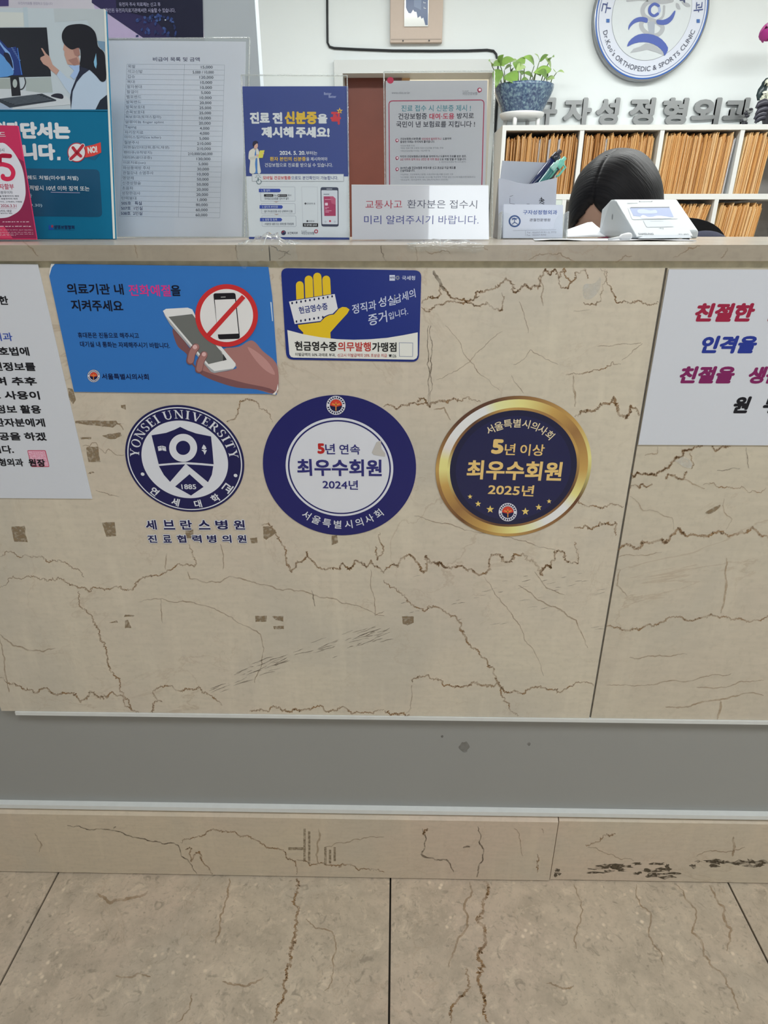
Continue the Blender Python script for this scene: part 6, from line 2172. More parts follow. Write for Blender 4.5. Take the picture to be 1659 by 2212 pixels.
# ------------------------------------------------------------------ round clinic emblem on the wall
EY = WALL_Y - 0.045
EF = Frame((0, EY, 0), (1, 0, 0), (0, 0, 1))
eb = EF.uv(1411, 173.5)[1]
el_, er_ = EF.uv(1288.5, 0)[0], EF.uv(1531, 0)[0]
ecx, er = (el_ + er_) / 2 + 0.004, (er_ - el_) / 2 + 0.004
ecz = eb + er
ec = EF.w(ecx, ecz)
root = empty('clinic_emblem', (ecx, EY, ecz), 'large round white wall emblem rimmed in blue with a figure drawn in brush strokes', 'wall emblem')
Mx = Matrix.Rotation(PI / 2, 4, 'X')
b = MB()
b.lathe([(0, -0.0445), (er + 0.004, -0.0445), (er + 0.004, -0.004), (er, 0.0), (0, 0.0)], ec, pmat('emblem_rim_steel', (0.33, 0.34, 0.36), 0.3, 0.5, 0.6), 96, Matrix.Rotation(PI / 2, 4, 'X'))
b.build('drum', root)


class Disc(Round):
    def __init__(s, fr, c, r, ox, oy, sc, **kw):
        Art.__init__(s, fr, ox, oy, sc, **kw)
        s.a = s.b = r
        s.c = c


ef2 = Frame((0, EY - 0.0006, 0), (1, 0, 0), (0, 0, 1))
LAY_SAVE = LAY
LAY = 0.0006
d = Disc(ef2, (ecx, ecz), er, 1270, 0, 4.2648, E=E_BACK, rough=0.35)
EBL, EBG, EGY = (66, 88, 168), (40, 84, 160), (150, 154, 160)
d.part = 'face'
d.pdisc(0.985, (40, 92, 172), 1)
d.pdisc(0.962, (206, 212, 226), 2)
d.pring(0.935, 0.925, (84, 100, 150), 3)
d.pdisc(0.70, (140, 146, 152), 3)
d.pdisc(0.693, (205, 212, 216), 4)
d.part = 'lettering'
d.arc_text(spread("Dr.Koo's ORTHOPEDIC & SPORTS CLINIC", -163, -17, gap=0.16), 0.862, 0.078, (74, 78, 96), 5, inward=True, bold=0.004)
d.arc_text([(ch, 174 - 168 * i / 6) for i, ch in enumerate('구자성정형외과')], 0.735, 0.16, (48, 64, 124), 5, bold=0.012)
for x, y in ((183, 192), (1014, 195)):
    d.quad_round([(x - 15, y - 17), (x + 15, y - 17), (x + 15, y + 17), (x - 15, y + 17)], 2, (44, 96, 168), 5)
d.part = 'figure'
G1, G2 = (168, 172, 178), (140, 144, 150)
d.stroke([(770, 5), (690, 20), (560, 20), (505, 80), (520, 150), (620, 200), (685, 250), (660, 310), (590, 330), (510, 280), (490, 220), (530, 170)], 40, G1, 5, 5)
d.poly([(545, 200), (615, 200), (610, 320), (560, 310)], (160, 168, 182), 6)
d.stroke([(700, 60), (690, 150), (640, 190)], 22, G1, 5, 4)
d.stroke([(360, 10), (470, 0), (560, 5)], 20, G1, 5, 3)
d.poly([(810, 30), (835, 40), (850, 85), (825, 85), (808, 60)], G1, 6, 4)
d.poly([(860, 20), (920, 30), (942, 60), (900, 62)], G1, 6, 4)
d.poly([(385, 490), (420, 450), (480, 430), (530, 400), (600, 405), (680, 470), (700, 512), (620, 480), (545, 460), (470, 475)], G1, 6)
d.stroke([(648, 55), (610, 38), (570, 70), (568, 120), (605, 148), (640, 130)], 26, EBL, 7, 5)
d.stroke([(640, 130), (658, 100), (650, 58)], 22, (158, 172, 208), 6.5, 5)
d.poly([(372, 280), (375, 235), (420, 180), (480, 158), (545, 170), (540, 212), (490, 200), (430, 215), (390, 250)], EBL, 7, 3)
d.poly([(632, 185), (690, 185), (750, 155), (795, 100), (802, 120), (775, 185), (720, 228), (640, 225)], EBL, 7, 3)
d.poly([(360, 432), (375, 385), (430, 335), (500, 312), (600, 322), (680, 365), (735, 440), (722, 490), (702, 515), (690, 480), (640, 430), (560, 395), (470, 392), (400, 412)], EBL, 7, 2)
d.poly([(838, 0), (893, 0), (893, 30), (880, 25), (872, 8), (850, 12)], (60, 70, 110), 7)
d.build(root)
LAY = LAY_SAVE

# ------------------------------------------------------------------ tan panel with its small picture, cable, door, passage
TF = Frame((0, WALL_Y - 0.035, 0), (1, 0, 0), (0, 0, 1))
a0, a1 = TF.uv(842.5, 60)[0], TF.uv(956, 60)[0]
zb = TF.uv(900, 92)[1]
root = empty('framed_picture', ((a0 + a1) / 2, WALL_Y - 0.02, zb), 'small blue picture mounted on a tan wall panel above the doorway', 'picture')
b = MB()
b.box((a0, WALL_Y - 0.035, zb), (a1, WALL_Y - 0.001, zb + 0.42), pmat('tan_panel', (0.56, 0.46, 0.39), 0.4, 0.3, scale=60, var=0.03))
b.build('backing_panel', root, bevel=0.004)
b = MB()
b.box((a0 + 0.006, WALL_Y - 0.0365, zb + 0.012), (a1 - 0.006, WALL_Y - 0.035, zb + 0.017), pmat('tan_ledge', (0.42, 0.35, 0.30), 0.5, 0.2))
for x in ((a0 * 0.75 + a1 * 0.25), (a0 * 0.25 + a1 * 0.75)):
    b.lathe([(0, 0), (0.004, 0), (0.004, 0.002), (0, 0.002)], (x, WALL_Y - 0.0365, zb + 0.008), pmat('screw_dark', (0.1, 0.1, 0.1), 0.4, 0.5), 10, Matrix.Rotation(PI / 2, 4, 'X'))
b.build('lower_ledge', root)
ta = Art(Frame((0, WALL_Y - 0.0415, 0), (1, 0, 0), (0, 0, 1)), 500, 0, 2.765, E=E_BACK, rough=0.2)
i0, i1 = ta.uv(1032, 120)[0], ta.uv(1175, 120)[0]
iz = ta.uv(1100, 158)[1]
b = MB()
b.box((i0, WALL_Y - 0.0415, iz), (i1, WALL_Y - 0.035, iz + 0.30), pmat('picture_card', (0.62, 0.64, 0.62), 0.2, 0.5, coat=0.5))
b.build('picture_card', root)
ta.part = 'blue_print'
LAY = 0.0006
PBL = (62, 84, 124)
ta.poly([(1043, -120), (1175, -120), (1172, 150), (1158, 150), (1146, 105), (1135, 112), (1128, 95), (1112, 108), (1105, 72), (1092, 70), (1085, 58), (1072, 80), (1058, 78), (1048, 60), (1042, 45)], PBL, 1)
ta.poly([(1088, -120), (1140, -120), (1132, 60), (1090, 40)], (92, 112, 146), 2)
for x, y in ((1148, 10), (1150, 42)):
    ta.stroke([(x, y), (x, y + 8), (x + 12, y + 8)], 4, (190, 198, 206), 3, cap=False)
ta.build(root)
LAY = LAY_SAVE

cy = WALL_Y - 0.007
pts = [aty(*q, cy) for q in ((706.5, -60), (707, 40), (707.5, 92), (712, 101), (722, 104), (770, 106.5), (850, 109.5), (930, 110), (1010, 109.5), (1052, 108), (1066, 110), (1072, 117), (1075, 135), (1075, 200))]
pts.append(aty(1069, 300, cy))
pts.append(aty(1060, 430, cy))
b = MB()
b.tube(pts, 0.006, pmat('black_cable', (0.02, 0.022, 0.025), 0.45, 0.3), 8)
tag(b.build('wall_cable'), 'black cable stapled along the wall above the doorway', 'cable')

wood = pmat('redbrown_door', (0.15, 0.042, 0.027), 0.45, 0.3, scale=4, var=0.25)
xd = aty(868, 170, WALL_Y + 0.1).x
b = MB()
b.box((DX0 + 0.015, WALL_Y + 0.09, 0.005), (xd, WALL_Y + 0.13, DZ - 0.003), wood)
dr = b.build('door_1', bevel=0.002)
dr['kind'] = 'structure'
b = MB()
b.tube([(xd - 0.05, WALL_Y + 0.09, 0.98), (xd - 0.05, WALL_Y + 0.045, 0.98), (xd - 0.15, WALL_Y + 0.04, 0.98)], 0.009, pmat('steel_handle', (0.6, 0.6, 0.6), 0.3, 0.5, 1.0), 10)
b.build('handle', dr)
b = MB()
b.box((xd + 0.0005, WALL_Y + 0.10, 0.0), (xd + 0.045, WALL_Y + 0.139, DZ - 0.0005), pmat('orange_jamb', (0.62, 0.34, 0.13), 0.5, 0.3))
structure(b.build('trim_2'))

# ------------------------------------------------------------------ dark poster on the grey pillar
PY = 1.297
PFR = Frame((0, PY, 0), (1, 0, 0), (0, 0, 1))
q = [PFR.uv(-60, 85), PFR.uv(441, 82), (PFR.uv(441, 82)[0] + 0.0, 1.95), (PFR.uv(-60, 85)[0], 1.95)]
q[2] = (PFR.uv(437, 0)[0] - 0.002, 1.95)
o = sheet('gene_therapy_poster', PFR, q, 0.002, ink((188, 186, 198), 0.55), 'dark purple poster with white lines on the grey pillar', 'poster')
ar = Art(PFR, 0, 0, 3.0164, E=0.55)
ar.part = 'dark_field'
DP = (44, 40, 76)
LAY = 0.0004
ar.poly([(598, -700), (1305, -700), (1326, 246), (935, 248), (598, 18)], DP, 1)
ar.poly([(700, -700), (1305, -700), (1326, 246), (1120, 247), (1000, 120), (760, 60)], (28, 30, 50), 2)
ar.poly([(-200, -700), (52, -700), (57, 40), (-200, 46)], (64, 56, 104), 1)
ar.poly([(610, 28), (935, 250), (690, 254), (640, 130)], (164, 152, 184), 1)
ar.part = 'cell_picture'
rnd = random.Random(12)
for i in range(46):
    x, y = rnd.choice(((rnd.uniform(890, 980), rnd.uniform(120, 240)), (rnd.uniform(980, 1150), rnd.uniform(100, 235)), (rnd.uniform(930, 1050), rnd.uniform(95, 150))))
    ar.poly([(x + rnd.uniform(4, 13) * math.cos(k * PI / 4), y + rnd.uniform(4, 16) * math.sin(k * PI / 4)) for k in range(8)], rnd.choice(((44, 60, 110), (58, 78, 128), (36, 46, 84))), 3 + i * 0.05, 2)
ar.disc(1080, 132, 5, (180, 190, 205), 7)
ar.part = 'lettering'
ar.text('유전자 주사 치료제는 신고 후', 780, 44, 1050, 26, (150, 150, 178), z=8, bold=0.006)
ar.text('확인된 유전자치료기관에서만 시술할 수 있습니다.', 692, 84, 1146, 28, (150, 150, 178), z=8, bold=0.006)
ar.text('유전자치료를 권장하고 있습니다', 120, 30, 345, 18, (140, 138, 156), z=1, y1=34)
ar.build(o)
LAY = LAY_SAVE

# ------------------------------------------------------------------ plant on its white stand, upon the shelf
PYc = SY + 0.15
pc = lambda x, y: aty(1050 + x / 9.2167, 100 + y / 9.2167, PYc)
cxp = (pc(165, 820).x + pc(1340, 820).x) / 2
rt_ = (pc(1340, 820).x - pc(165, 820).x) / 2
zr, zd = pc(750, 795).z, pc(720, 1350).z
rb = (pc(1085, 1340).x - pc(315, 1340).x) / 2
stand_mat = pmat('white_enamel', (0.74, 0.74, 0.73), 0.3, 0.4)
root = empty('plant_stand', (cxp, PYc, TOPZ), 'small white round plant stand on the chart shelf', 'plant stand')
zdish = pc(720, 1440).z
b = MB()
rd = rb + 0.014
b.lathe([(0.0, zdish - 0.004), (rd * 0.88, zdish - 0.004), (rd * 0.95, zdish + 0.006), (rd, zd - 0.006), (rd, zd + 0.002), (rd - 0.005, zd + 0.002), (rd * 0.9, zdish + 0.012), (0, zdish + 0.010)], (cxp, PYc, 0), stand_mat, 48)
b.build('dish', root)
for k in range(4):
    t = PI / 4 + k * PI / 2 + 0.25
    b = MB()
    b.tube([(cxp + rd * 0.78 * math.cos(t), PYc + rd * 0.78 * math.sin(t), zdish), (cxp + rd * 0.80 * math.cos(t), PYc + rd * 0.80 * math.sin(t), TOPZ + 0.0005)], 0.011, stand_mat, 12)
    b.build('leg', root)
# glazed pot
glaze = bpy.data.materials.new('blue_reactive_glaze')
glaze.use_nodes = True
nt = glaze.node_tree
bs = nt.nodes['Principled BSDF']
bs.inputs['Roughness'].default_value = 0.16
bs.inputs['Specular IOR Level'].default_value = 0.5
tc = nt.nodes.new('ShaderNodeTexCoord')
vo = nt.nodes.new('ShaderNodeTexVoronoi')
vo.inputs['Scale'].default_value = 75
nz = nt.nodes.new('ShaderNodeTexNoise')
nz.inputs['Scale'].default_value = 85
nz.inputs['Detail'].default_value = 7
nt.links.new(tc.outputs['Object'], nz.inputs['Vector'])
nt.links.new(nz.outputs['Color'], vo.inputs['Vector'])
cr = nt.nodes.new('ShaderNodeValToRGB')
cr.color_ramp.elements[0].position, cr.color_ramp.elements[0].color = 0.30, (0.03, 0.05, 0.12, 1)
cr.color_ramp.elements[1].position, cr.color_ramp.elements[1].color = 0.72, (0.24, 0.36, 0.40, 1)
e = cr.color_ramp.elements.new(0.5)
e.color = (0.085, 0.135, 0.22, 1)
nt.links.new(nz.outputs['Fac'], cr.inputs[0])
nt.links.new(cr.outputs[0], bs.inputs['Base Color'])
zpb = zdish + 0.0140
root = empty('potted_pothos', (cxp, PYc, zpb), 'blue glazed bowl pot of green leafy stems on the white stand', 'potted plant')
b = MB()
b.lathe([(0.0, zpb), (rb * 0.97, zpb), (rb * 1.03, zpb + 0.012), (rt_ * 0.97, zr - 0.03), (rt_, zr - 0.012), (rt_, zr), (rt_ - 0.007, zr), (rt_ - 0.012, zr - 0.03), (0.0, zr - 0.032)], (cxp, PYc, 0), glaze, 64)
b.build('pot', root)
b = MB()
b.lathe([(0.0, zr - 0.024), (rt_ - 0.012, zr - 0.026), (rt_ - 0.014, zr - 0.031)], (cxp, PYc, 0), pmat('potting_soil', (0.05, 0.035, 0.025), 0.95, 0.05), 32)
b.build('soil', root)
LEAFG = [pmat('leaf_%d' % i, c, 0.35, 0.35, scale=18, var=0.22) for i, c in enumerate(((0.19, 0.34, 0.07), (0.26, 0.44, 0.10), (0.40, 0.55, 0.22), (0.15, 0.27, 0.06)))]
STEMG = pmat('plant_stem', (0.16, 0.22, 0.09), 0.5, 0.3)


def leaf(tip_px, base_px, Yd, wid, m, curl, parent):
    A, B = aty(1050 + base_px[0] / 9.2167, 100 + base_px[1] / 9.2167, PYc + Yd), aty(1050 + tip_px[0] / 9.2167, 100 + tip_px[1] / 9.2167, PYc + Yd - 0.035)
    B = A + (B - A) * 1.34
    wid *= 1.65
    d = B - A
    L = d.length
    d.normalize()
    side = d.cross(Vector((0.0, -0.85, 0.5))).normalized()
    nn = side.cross(d).normalized()
    vs, fs = [], []
    n = 9
    for i in range(n + 1):
        t = i / n
        h = wid * (math.sin(PI * min(1, t * 1.02)) ** 0.7) * (1.15 - 0.55 * t) * 0.5
        c = A + d * (L * t) + nn * (curl * L * math.sin(PI * t * 0.8))
        for k in (-1, -0.5, 0, 0.5, 1):
            vs.append(c + side * (h * k) + nn * (abs(k) * h * 0.32))
    for i in range(n):
        for k in range(4):
            a_ = i * 5 + k
            fs.append((a_, a_ + 1, a_ + 6, a_ + 5))
    b = MB()
    b.add(vs, fs, m, True)
    o = b.build('leaf', parent)
    s_ = o.modifiers.new('thickness', 'SOLIDIFY')
    s_.thickness = 0.0008
    return A


# (leaf base, leaf tip, width px, shade, stem foot or None, depth)
LV = [((110, 380), (55, 320), 70, 1, (120, 720), -0.02), ((110, 385), (310, 420), 95, 1, None, 0.0), ((270, 340), (480, 270), 110, 1, (400, 720), 0.02), ((270, 370), (340, 215), 100, 0, None, -0.03), ((240, 450), (200, 760), 120, 3, (285, 730), -0.06), ((480, 300), (575, 275), 60, 2, (500, 720), 0.05),
      ((400, 560), (560, 720), 170, 0, (360, 730), -0.08), ((590, 300), (610, 500), 90, 0, (630, 720), -0.03), ((620, 270), (730, 320), 120, 1, (660, 720), 0.0), ((760, 380), (630, 490), 90, 2, (760, 700), -0.05), ((960, 390), (770, 280), 95, 1, (840, 720), 0.03), ((1065, 290), (1190, 195), 80, 0, (930, 720), 0.0),
      ((1060, 280), (980, 190), 30, 2, None, 0.02), ((1265, 290), (1340, 250), 75, 1, (1050, 720), 0.02), ((1300, 450), (1040, 500), 110, 1, (1080, 720), -0.02), ((1290, 440), (1170, 270), 60, 2, None, 0.04), ((1210, 680), (1050, 570), 120, 3, (1190, 720), -0.06), ((1200, 640), (1320, 635), 80, 2, None, -0.02), ((1190, 620), (1185, 530), 50, 2, None, 0.03),
      ((1400, 530), (1520, 545), 40, 2, (1250, 750), -0.04), ((1400, 525), (1355, 460), 28, 2, None, -0.04), ((940, 620), (780, 570), 70, 0, (840, 690), 0.05), ((980, 530), (1060, 600), 100, 3, (920, 720), 0.06), ((700, 480), (720, 540), 60, 0, (690, 720), 0.05), ((360, 480), (480, 420), 70, 2, (400, 720), 0.07), ((520, 500), (600, 440), 70, 2, (600, 710), 0.07), ((150, 310), (260, 290), 60, 2, None, 0.05), ((830, 650), (720, 700), 50, 3, (830, 720), -0.07)]
leafpx = 1 / 9.2167 * 2.55e-3
for i, (bs_, tp, wpx, sh, foot, Yd) in enumerate(LV):
    A = leaf(tp, bs_, Yd, wpx * leafpx * 1.12, LEAFG[sh], (0.12, 0.2, -0.05)[i % 3], root)
    if foot:
        F = aty(1050 + foot[0] / 9.2167, 100 + foot[1] / 9.2167, PYc + Yd * 0.7)
        dx, dy = F.x - cxp, F.y - PYc
        rr = math.hypot(dx, dy)
        if rr > rt_ - 0.03:
            F.x, F.y = cxp + dx * (rt_ - 0.03) / rr, PYc + dy * (rt_ - 0.03) / rr
        F.z = zr - 0.03
        b = MB()
        mid = F.lerp(A, 0.55) + Vector(((A.x - F.x) * -0.12, 0, 0.01))
        b.tube([F, F.lerp(mid, 0.6), mid, mid.lerp(A, 0.6), A], [0.0032, 0.003, 0.0026, 0.0022, 0.0018], STEMG, 7)
        b.build('stem', root)

# ------------------------------------------------------------------ flowers at the right edge
FYc = SY + 0.10
fx = lambda x, y, Y=None: aty(1560 + x / 8.1929, 20 + y / 8.1929, FYc if Y is None else Y)
root_c = fx(1000, 1400)
root = empty('flower_arrangement', (root_c.x, FYc, TOPZ), 'pot of magenta orchids with white blossoms and dark leaves at the right edge', 'flower arrangement')
b = MB()
b.lathe([(0.0, 0.001), (0.055, 0.001), (0.075, 0.06), (0.08, 0.10), (0.072, 0.10), (0.0, 0.095)], (root_c.x + 0.02, FYc, TOPZ), pmat('dark_vase', (0.05, 0.05, 0.06), 0.25, 0.5), 32)
b.build('vase', root)


def petal_bunch(name, c, R, n, size, mat, seed, parent, flat=1.0):
    rnd = random.Random(seed)
    b = MB()
    for i in range(n):
        d = Vector((rnd.gauss(0, 1), rnd.gauss(0, 0.8), rnd.gauss(0, 0.8))).normalized()
        q = d.to_track_quat('Z', 'Y').to_matrix().to_4x4()
        b.ellipsoid(Vector(c) + d * R * rnd.uniform(0.4, 1.0), (size * rnd.uniform(0.7, 1.2), size * rnd.uniform(0.7, 1.1), size * 0.3 * flat), mat[i % len(mat)], q, 10, 6)
    return b.build(name, parent)


mag = [pmat('magenta_petal', (0.50, 0.10, 0.32), 0.5, 0.2), pmat('pink_petal', (0.62, 0.24, 0.48), 0.5, 0.2), pmat('deep_magenta', (0.36, 0.035, 0.22), 0.5, 0.2)]
c0 = fx(830, 420)
petal_bunch('magenta_blossom', c0, 0.036, 16, 0.028, mag, 3, root)
petal_bunch('magenta_blossom', fx(960, 330), 0.04, 16, 0.028, mag, 8, root)
b = MB()
b.tube([fx(900, 440, FYc), fx(1050, 800, FYc + 0.02), fx(1060, 1400, FYc + 0.02), Vector((root_c.x + 0.02, FYc, TOPZ + 0.08))], 0.004, STEMG, 8)
b.build('stem', root)
DKL = pmat('dark_green_leaf', (0.025, 0.045, 0.05), 0.3, 0.5)
DKG = pmat('grey_black_leaf', (0.05, 0.05, 0.07), 0.28, 0.5)
CRM_ = [pmat('cream_petal', (0.62, 0.64, 0.52), 0.5, 0.2), pmat('cream_petal_light', (0.72, 0.74, 0.66), 0.5, 0.2)]
for i, (x, y) in enumerate(((760, 1500), (720, 1580), (790, 1620), (690, 1660), (800, 1300), (840, 1560))):
    petal_bunch('white_blossom', fx(x, y, FYc - 0.02), 0.012, 7, 0.013, CRM_, 20 + i, root, 0.8)


def blade(name, pts, wid, mat, Y):
    P = [fx(x, y, Y) for x, y in pts]
    vs, fs = [], []
    n = len(P)
    for i, p in enumerate(P):
        d = (P[min(i + 1, n - 1)] - P[max(i - 1, 0)]).normalized()
        s_ = d.cross(Vector((0, -1, 0))).normalized()
        h = wid * math.sin(PI * (0.08 + 0.88 * i / (n - 1))) * 0.5
        vs += [p + s_ * h, p + Vector((0, -0.010, 0)), p - s_ * h]
    for i in range(n - 1):
        for k in range(2):
            a_ = i * 3 + k
            fs.append((a_, a_ + 1, a_ + 4, a_ + 3))
    b = MB()
    b.add(vs, fs, mat, True)
    o = b.build(name, root)
    s_ = o.modifiers.new('thickness', 'SOLIDIFY')
    s_.thickness = 0.002
    return o


blade('leaf', [(640, 1620), (660, 1540), (700, 1450), (760, 1340), (840, 1220)], 0.045, DKL, FYc)
blade('leaf', [(680, 1420), (740, 1330), (800, 1260), (860, 1210)], 0.03, DKL, FYc + 0.015)
for i, (x, y, r_) in enumerate(((590, 1740, 0.2), (590, 1850, 0.25), (560, 1935, 0.3), (575, 1998, 0.2), (660, 1690, 0.3), (640, 1800, 0.3), (620, 1975, 0.3))):
    blade('dark_bract', [(x, y + 20), (x + 60, y - 60), (x + 150, y - 95), (x + 260, y - 90), (x + 360, y - 40)], 0.032, DKG, FYc - 0.03 + 0.006 * i)

# small glass-topped trinket before the last letter
b = MB()
tr_ = fx(420, 1900, WALL_Y - 0.07)
for i, (x, y, q) in enumerate(((440, 1780, 0.010), (510, 1770, 0.009), (420, 1840, 0.011), (440, 1890, 0.012), (400, 1960, 0.013), (350, 1970, 0.010), (400, 2020, 0.014))):
    p = fx(x, y, WALL_Y - 0.075)
    b.ellipsoid((p.x, p.y, max(p.z, TOPZ + q * 0.75)), (q * 1.2, q, q * 0.75), pmat('trinket_dark', (0.06, 0.06, 0.075), 0.2, 0.5) if i not in (0, 4) else pmat('trinket_grey', (0.35, 0.36, 0.36), 0.2, 0.5), None, 10, 7)
p = fx(410, 2045, WALL_Y - 0.075)
b.tube([(p.x, p.y, TOPZ + 0.001), fx(420, 1900, WALL_Y - 0.075), fx(450, 1780, WALL_Y - 0.075)], 0.004, pmat('trinket_grey', (0.35, 0.36, 0.36), 0.2, 0.5), 8)
tag(b.build('bead_ornament'), 'little dark and silver bead ornament before the last wall letter', 'ornament')

# ------------------------------------------------------------------ the receptionist, bent over her desk, and her chair
HC = aty(1327, 462, 0.645)                                   # centre of the head
skin = pmat('skin', (0.44, 0.275, 0.21), 0.5, 0.3, scale=60, var=0.05)
HM = Matrix.Rotation(math.radians(-42), 4, 'Z') @ Matrix.Rotation(math.radians(36), 4, 'X')   # face (-y) turned to her right and bowed
person = None
b = MB()


def skull(p):
    q = p.copy()
    if p.z < 0:
        q.x *= 1 - 0.30 * (-p.z) ** 1.3
        q.y *= 1 - 0.12 * (-p.z)
        if p.y < 0:
            q.y *= 1.05
    # brow and eye hollows
    if p.y < -0.5:
        for sx_ in (-0.40, 0.40):
            dd = math.hypot(p.x - sx_, (p.z + 0.02) * 1.4)
            q.y += 0.09 * math.exp(-(dd / 0.17) ** 2)
        q.y -= 0.03 * math.exp(-((p.z - 0.22) / 0.10) ** 2)
    return q


b.ellipsoid(HC, (0.072, 0.092, 0.110), skin, HM, 40, 28, skull)
hp = lambda x, y, z: HC + (HM @ Vector((x, y, z)))
b.ellipsoid(hp(0, -0.096, -0.022), (0.010, 0.016, 0.024), skin, HM, 12, 10)        # nose
b.ellipsoid(hp(0, -0.100, -0.034), (0.015, 0.012, 0.010), skin, HM, 12, 10)
b.ellipsoid(hp(0, -0.085, -0.062), (0.022, 0.011, 0.008), skin, HM, 12, 10)        # mouth
b.ellipsoid(hp(0, -0.078, -0.094), (0.022, 0.016, 0.016), skin, HM, 12, 10)        # chin
for s_ in (-1, 1):
    b.ellipsoid(hp(s_ * 0.076, 0.005, -0.02), (0.008, 0.018, 0.030), skin, HM, 12, 10)  # ears
NECK = [hp(0, 0.03, -0.05), Vector((0.485, 0.715, 0.985)), Vector((0.52, 0.745, 0.95))]
b.tube(NECK, [0.052, 0.050, 0.062], skin, 18)
PEL = Vector((0.66, 1.06, 0.53))
TORSO = [PEL, Vector((0.65, 1.03, 0.66)), Vector((0.61, 0.93, 0.80)), Vector((0.56, 0.82, 0.91)), Vector((0.52, 0.745, 0.955))]
b.tube(TORSO, [0.135, 0.125, 0.125, 0.125, 0.075], skin, 22)
b.ellipsoid(PEL, (0.16, 0.14, 0.12), skin, None, 20, 14)
SHL, SHR = Vector((0.385, 0.765, 0.915)), Vector((0.70, 0.82, 0.982))
ELL, ELR = Vector((0.33, 0.70, 0.81)), Vector((0.80, 0.72, 0.81))
WRL, WRR = Vector((0.42, 0.66, 0.79)), Vector((0.61, 0.67, 0.79))
for S_, E_, W_ in ((SHL, ELL, WRL), (SHR, ELR, WRR)):
    b.tube([Vector((0.535, 0.775, 0.94)), S_, S_.lerp(E_, 0.5), E_, E_.lerp(W_, 0.4), W_], [0.07, 0.058, 0.047, 0.040, 0.036, 0.024], skin, 16)
    b.ellipsoid(S_, (0.06, 0.058, 0.06), skin, None, 14, 10)
# hands resting on the desk: palm, four bent fingers, thumb from the side of the palm
for W_, dirx, thumb in ((WRL, 0.12, 1), (WRR, -0.25, -1)):
    f = Vector((dirx, -1, 0)).normalized()
    s_ = Vector((-f.y, f.x, 0)) * 1.0
    c = W_ + f * 0.045 + Vector((0, 0, -0.036))
    ang = math.atan2(f.y, f.x) + PI / 2
    b.ellipsoid(c, (0.038, 0.050, 0.015), skin, Matrix.Rotation(ang, 4, 'Z'), 16, 10)
    for k, (off, ln) in enumerate(((-0.027, 0.062), (-0.009, 0.074), (0.009, 0.079), (0.027, 0.070))):
        kk = off if thumb < 0 else -off
        r0 = c + s_ * kk + f * 0.034
        b.tube([r0 - f * 0.01, r0 + f * (ln * 0.38) + Vector((0, 0, 0.008)), r0 + f * (ln * 0.74) + Vector((0, 0, 0.000)), r0 + f * ln + Vector((0, 0, -0.012))], [0.0092, 0.0088, 0.0078, 0.0064], skin, 10)
    t0 = c + s_ * (0.030 * thumb) - f * 0.018
    b.tube([W_, W_ + f * 0.012 + Vector((0, 0, -0.012)), c - f * 0.02], [0.024, 0.022, 0.017], skin, 12)
    b.tube([t0, t0 + s_ * (0.020 * thumb) + f * 0.022, t0 + s_ * (0.026 * thumb) + f * 0.050 + Vector((0, 0, -0.006))], [0.0115, 0.0105, 0.008], skin, 10)
# seated legs
for x0, kx in ((0.585, 0.53), (0.735, 0.77)):
    K, A = Vector((kx, 0.86, 0.49)), Vector((kx, 0.765, 0.09))
    b.tube([Vector((x0, 1.06, 0.51)), Vector((x0, 1.06, 0.51)).lerp(K, 0.5), K, K.lerp(A, 0.35), A], [0.088, 0.076, 0.058, 0.055, 0.038], skin, 16)
    b.tube([A + Vector((0, 0.03, -0.03)), A + Vector((0, -0.05, -0.045)), A + Vector((0, -0.14, -0.06))], [0.036, 0.034, 0.024], skin, 14)
person = b.build('person', None, origin=Vector((PEL.x, PEL.y, 0.0)))
person.data.polygons.foreach_set('use_smooth', [True] * len(person.data.polygons))
rm = person.modifiers.new('one_skin', 'REMESH')
rm.mode = 'VOXEL'
rm.voxel_size = 0.0042
rm.use_smooth_shade = True
sm = person.modifiers.new('relax', 'SMOOTH')
sm.iterations = 4
sm.factor = 0.5
tag(person, 'dark haired person bowed over the desk behind the card terminal, face mostly hidden', 'person')

# hair: a shell over the skull, open at the face, with a centre-left parting and a low tail
hair = bpy.data.materials.new('black_brown_hair')
hair.use_nodes = True
nt = hair.node_tree
bs = nt.nodes['Principled BSDF']
bs.inputs['Roughness'].default_value = 0.5
bs.inputs['Specular IOR Level'].default_value = 0.16
tc = nt.nodes.new('ShaderNodeTexCoord')
mp = nt.nodes.new('ShaderNodeMapping')
mp.inputs['Rotation'].default_value = HM.to_3x3().inverted().to_euler()
mp1 = nt.nodes.new('ShaderNodeMapping')
mp1.inputs['Scale'].default_value = (25, 330, 40)
nz = nt.nodes.new('ShaderNodeTexNoise')
nz.inputs['Scale'].default_value = 1.0
nz.inputs['Detail'].default_value = 4
nt.links.new(tc.outputs['Object'], mp.inputs['Vector'])
nt.links.new(mp.outputs[0], mp1.inputs['Vector'])
nt.links.new(mp1.outputs[0], nz.inputs['Vector'])
cr = nt.nodes.new('ShaderNodeValToRGB')
cr.color_ramp.elements[0].position, cr.color_ramp.elements[0].color = 0.3, (0.004, 0.0042, 0.006, 1)
cr.color_ramp.elements[1].position, cr.color_ramp.elements[1].color = 0.75, (0.012, 0.011, 0.013, 1)
nt.links.new(nz.outputs['Fac'], cr.inputs[0])
nt.links.new(cr.outputs[0], bs.inputs['Base Color'])
bp = nt.nodes.new('ShaderNodeBump')
bp.inputs['Strength'].default_value = 0.3
bp.inputs['Distance'].default_value = 0.003
nt.links.new(nz.outputs['Fac'], bp.inputs['Height'])
nt.links.new(bp.outputs[0], bs.inputs['Normal'])
hb = MB()
seg, rings = 160, 110
vs, idx, fs = [], {}, []
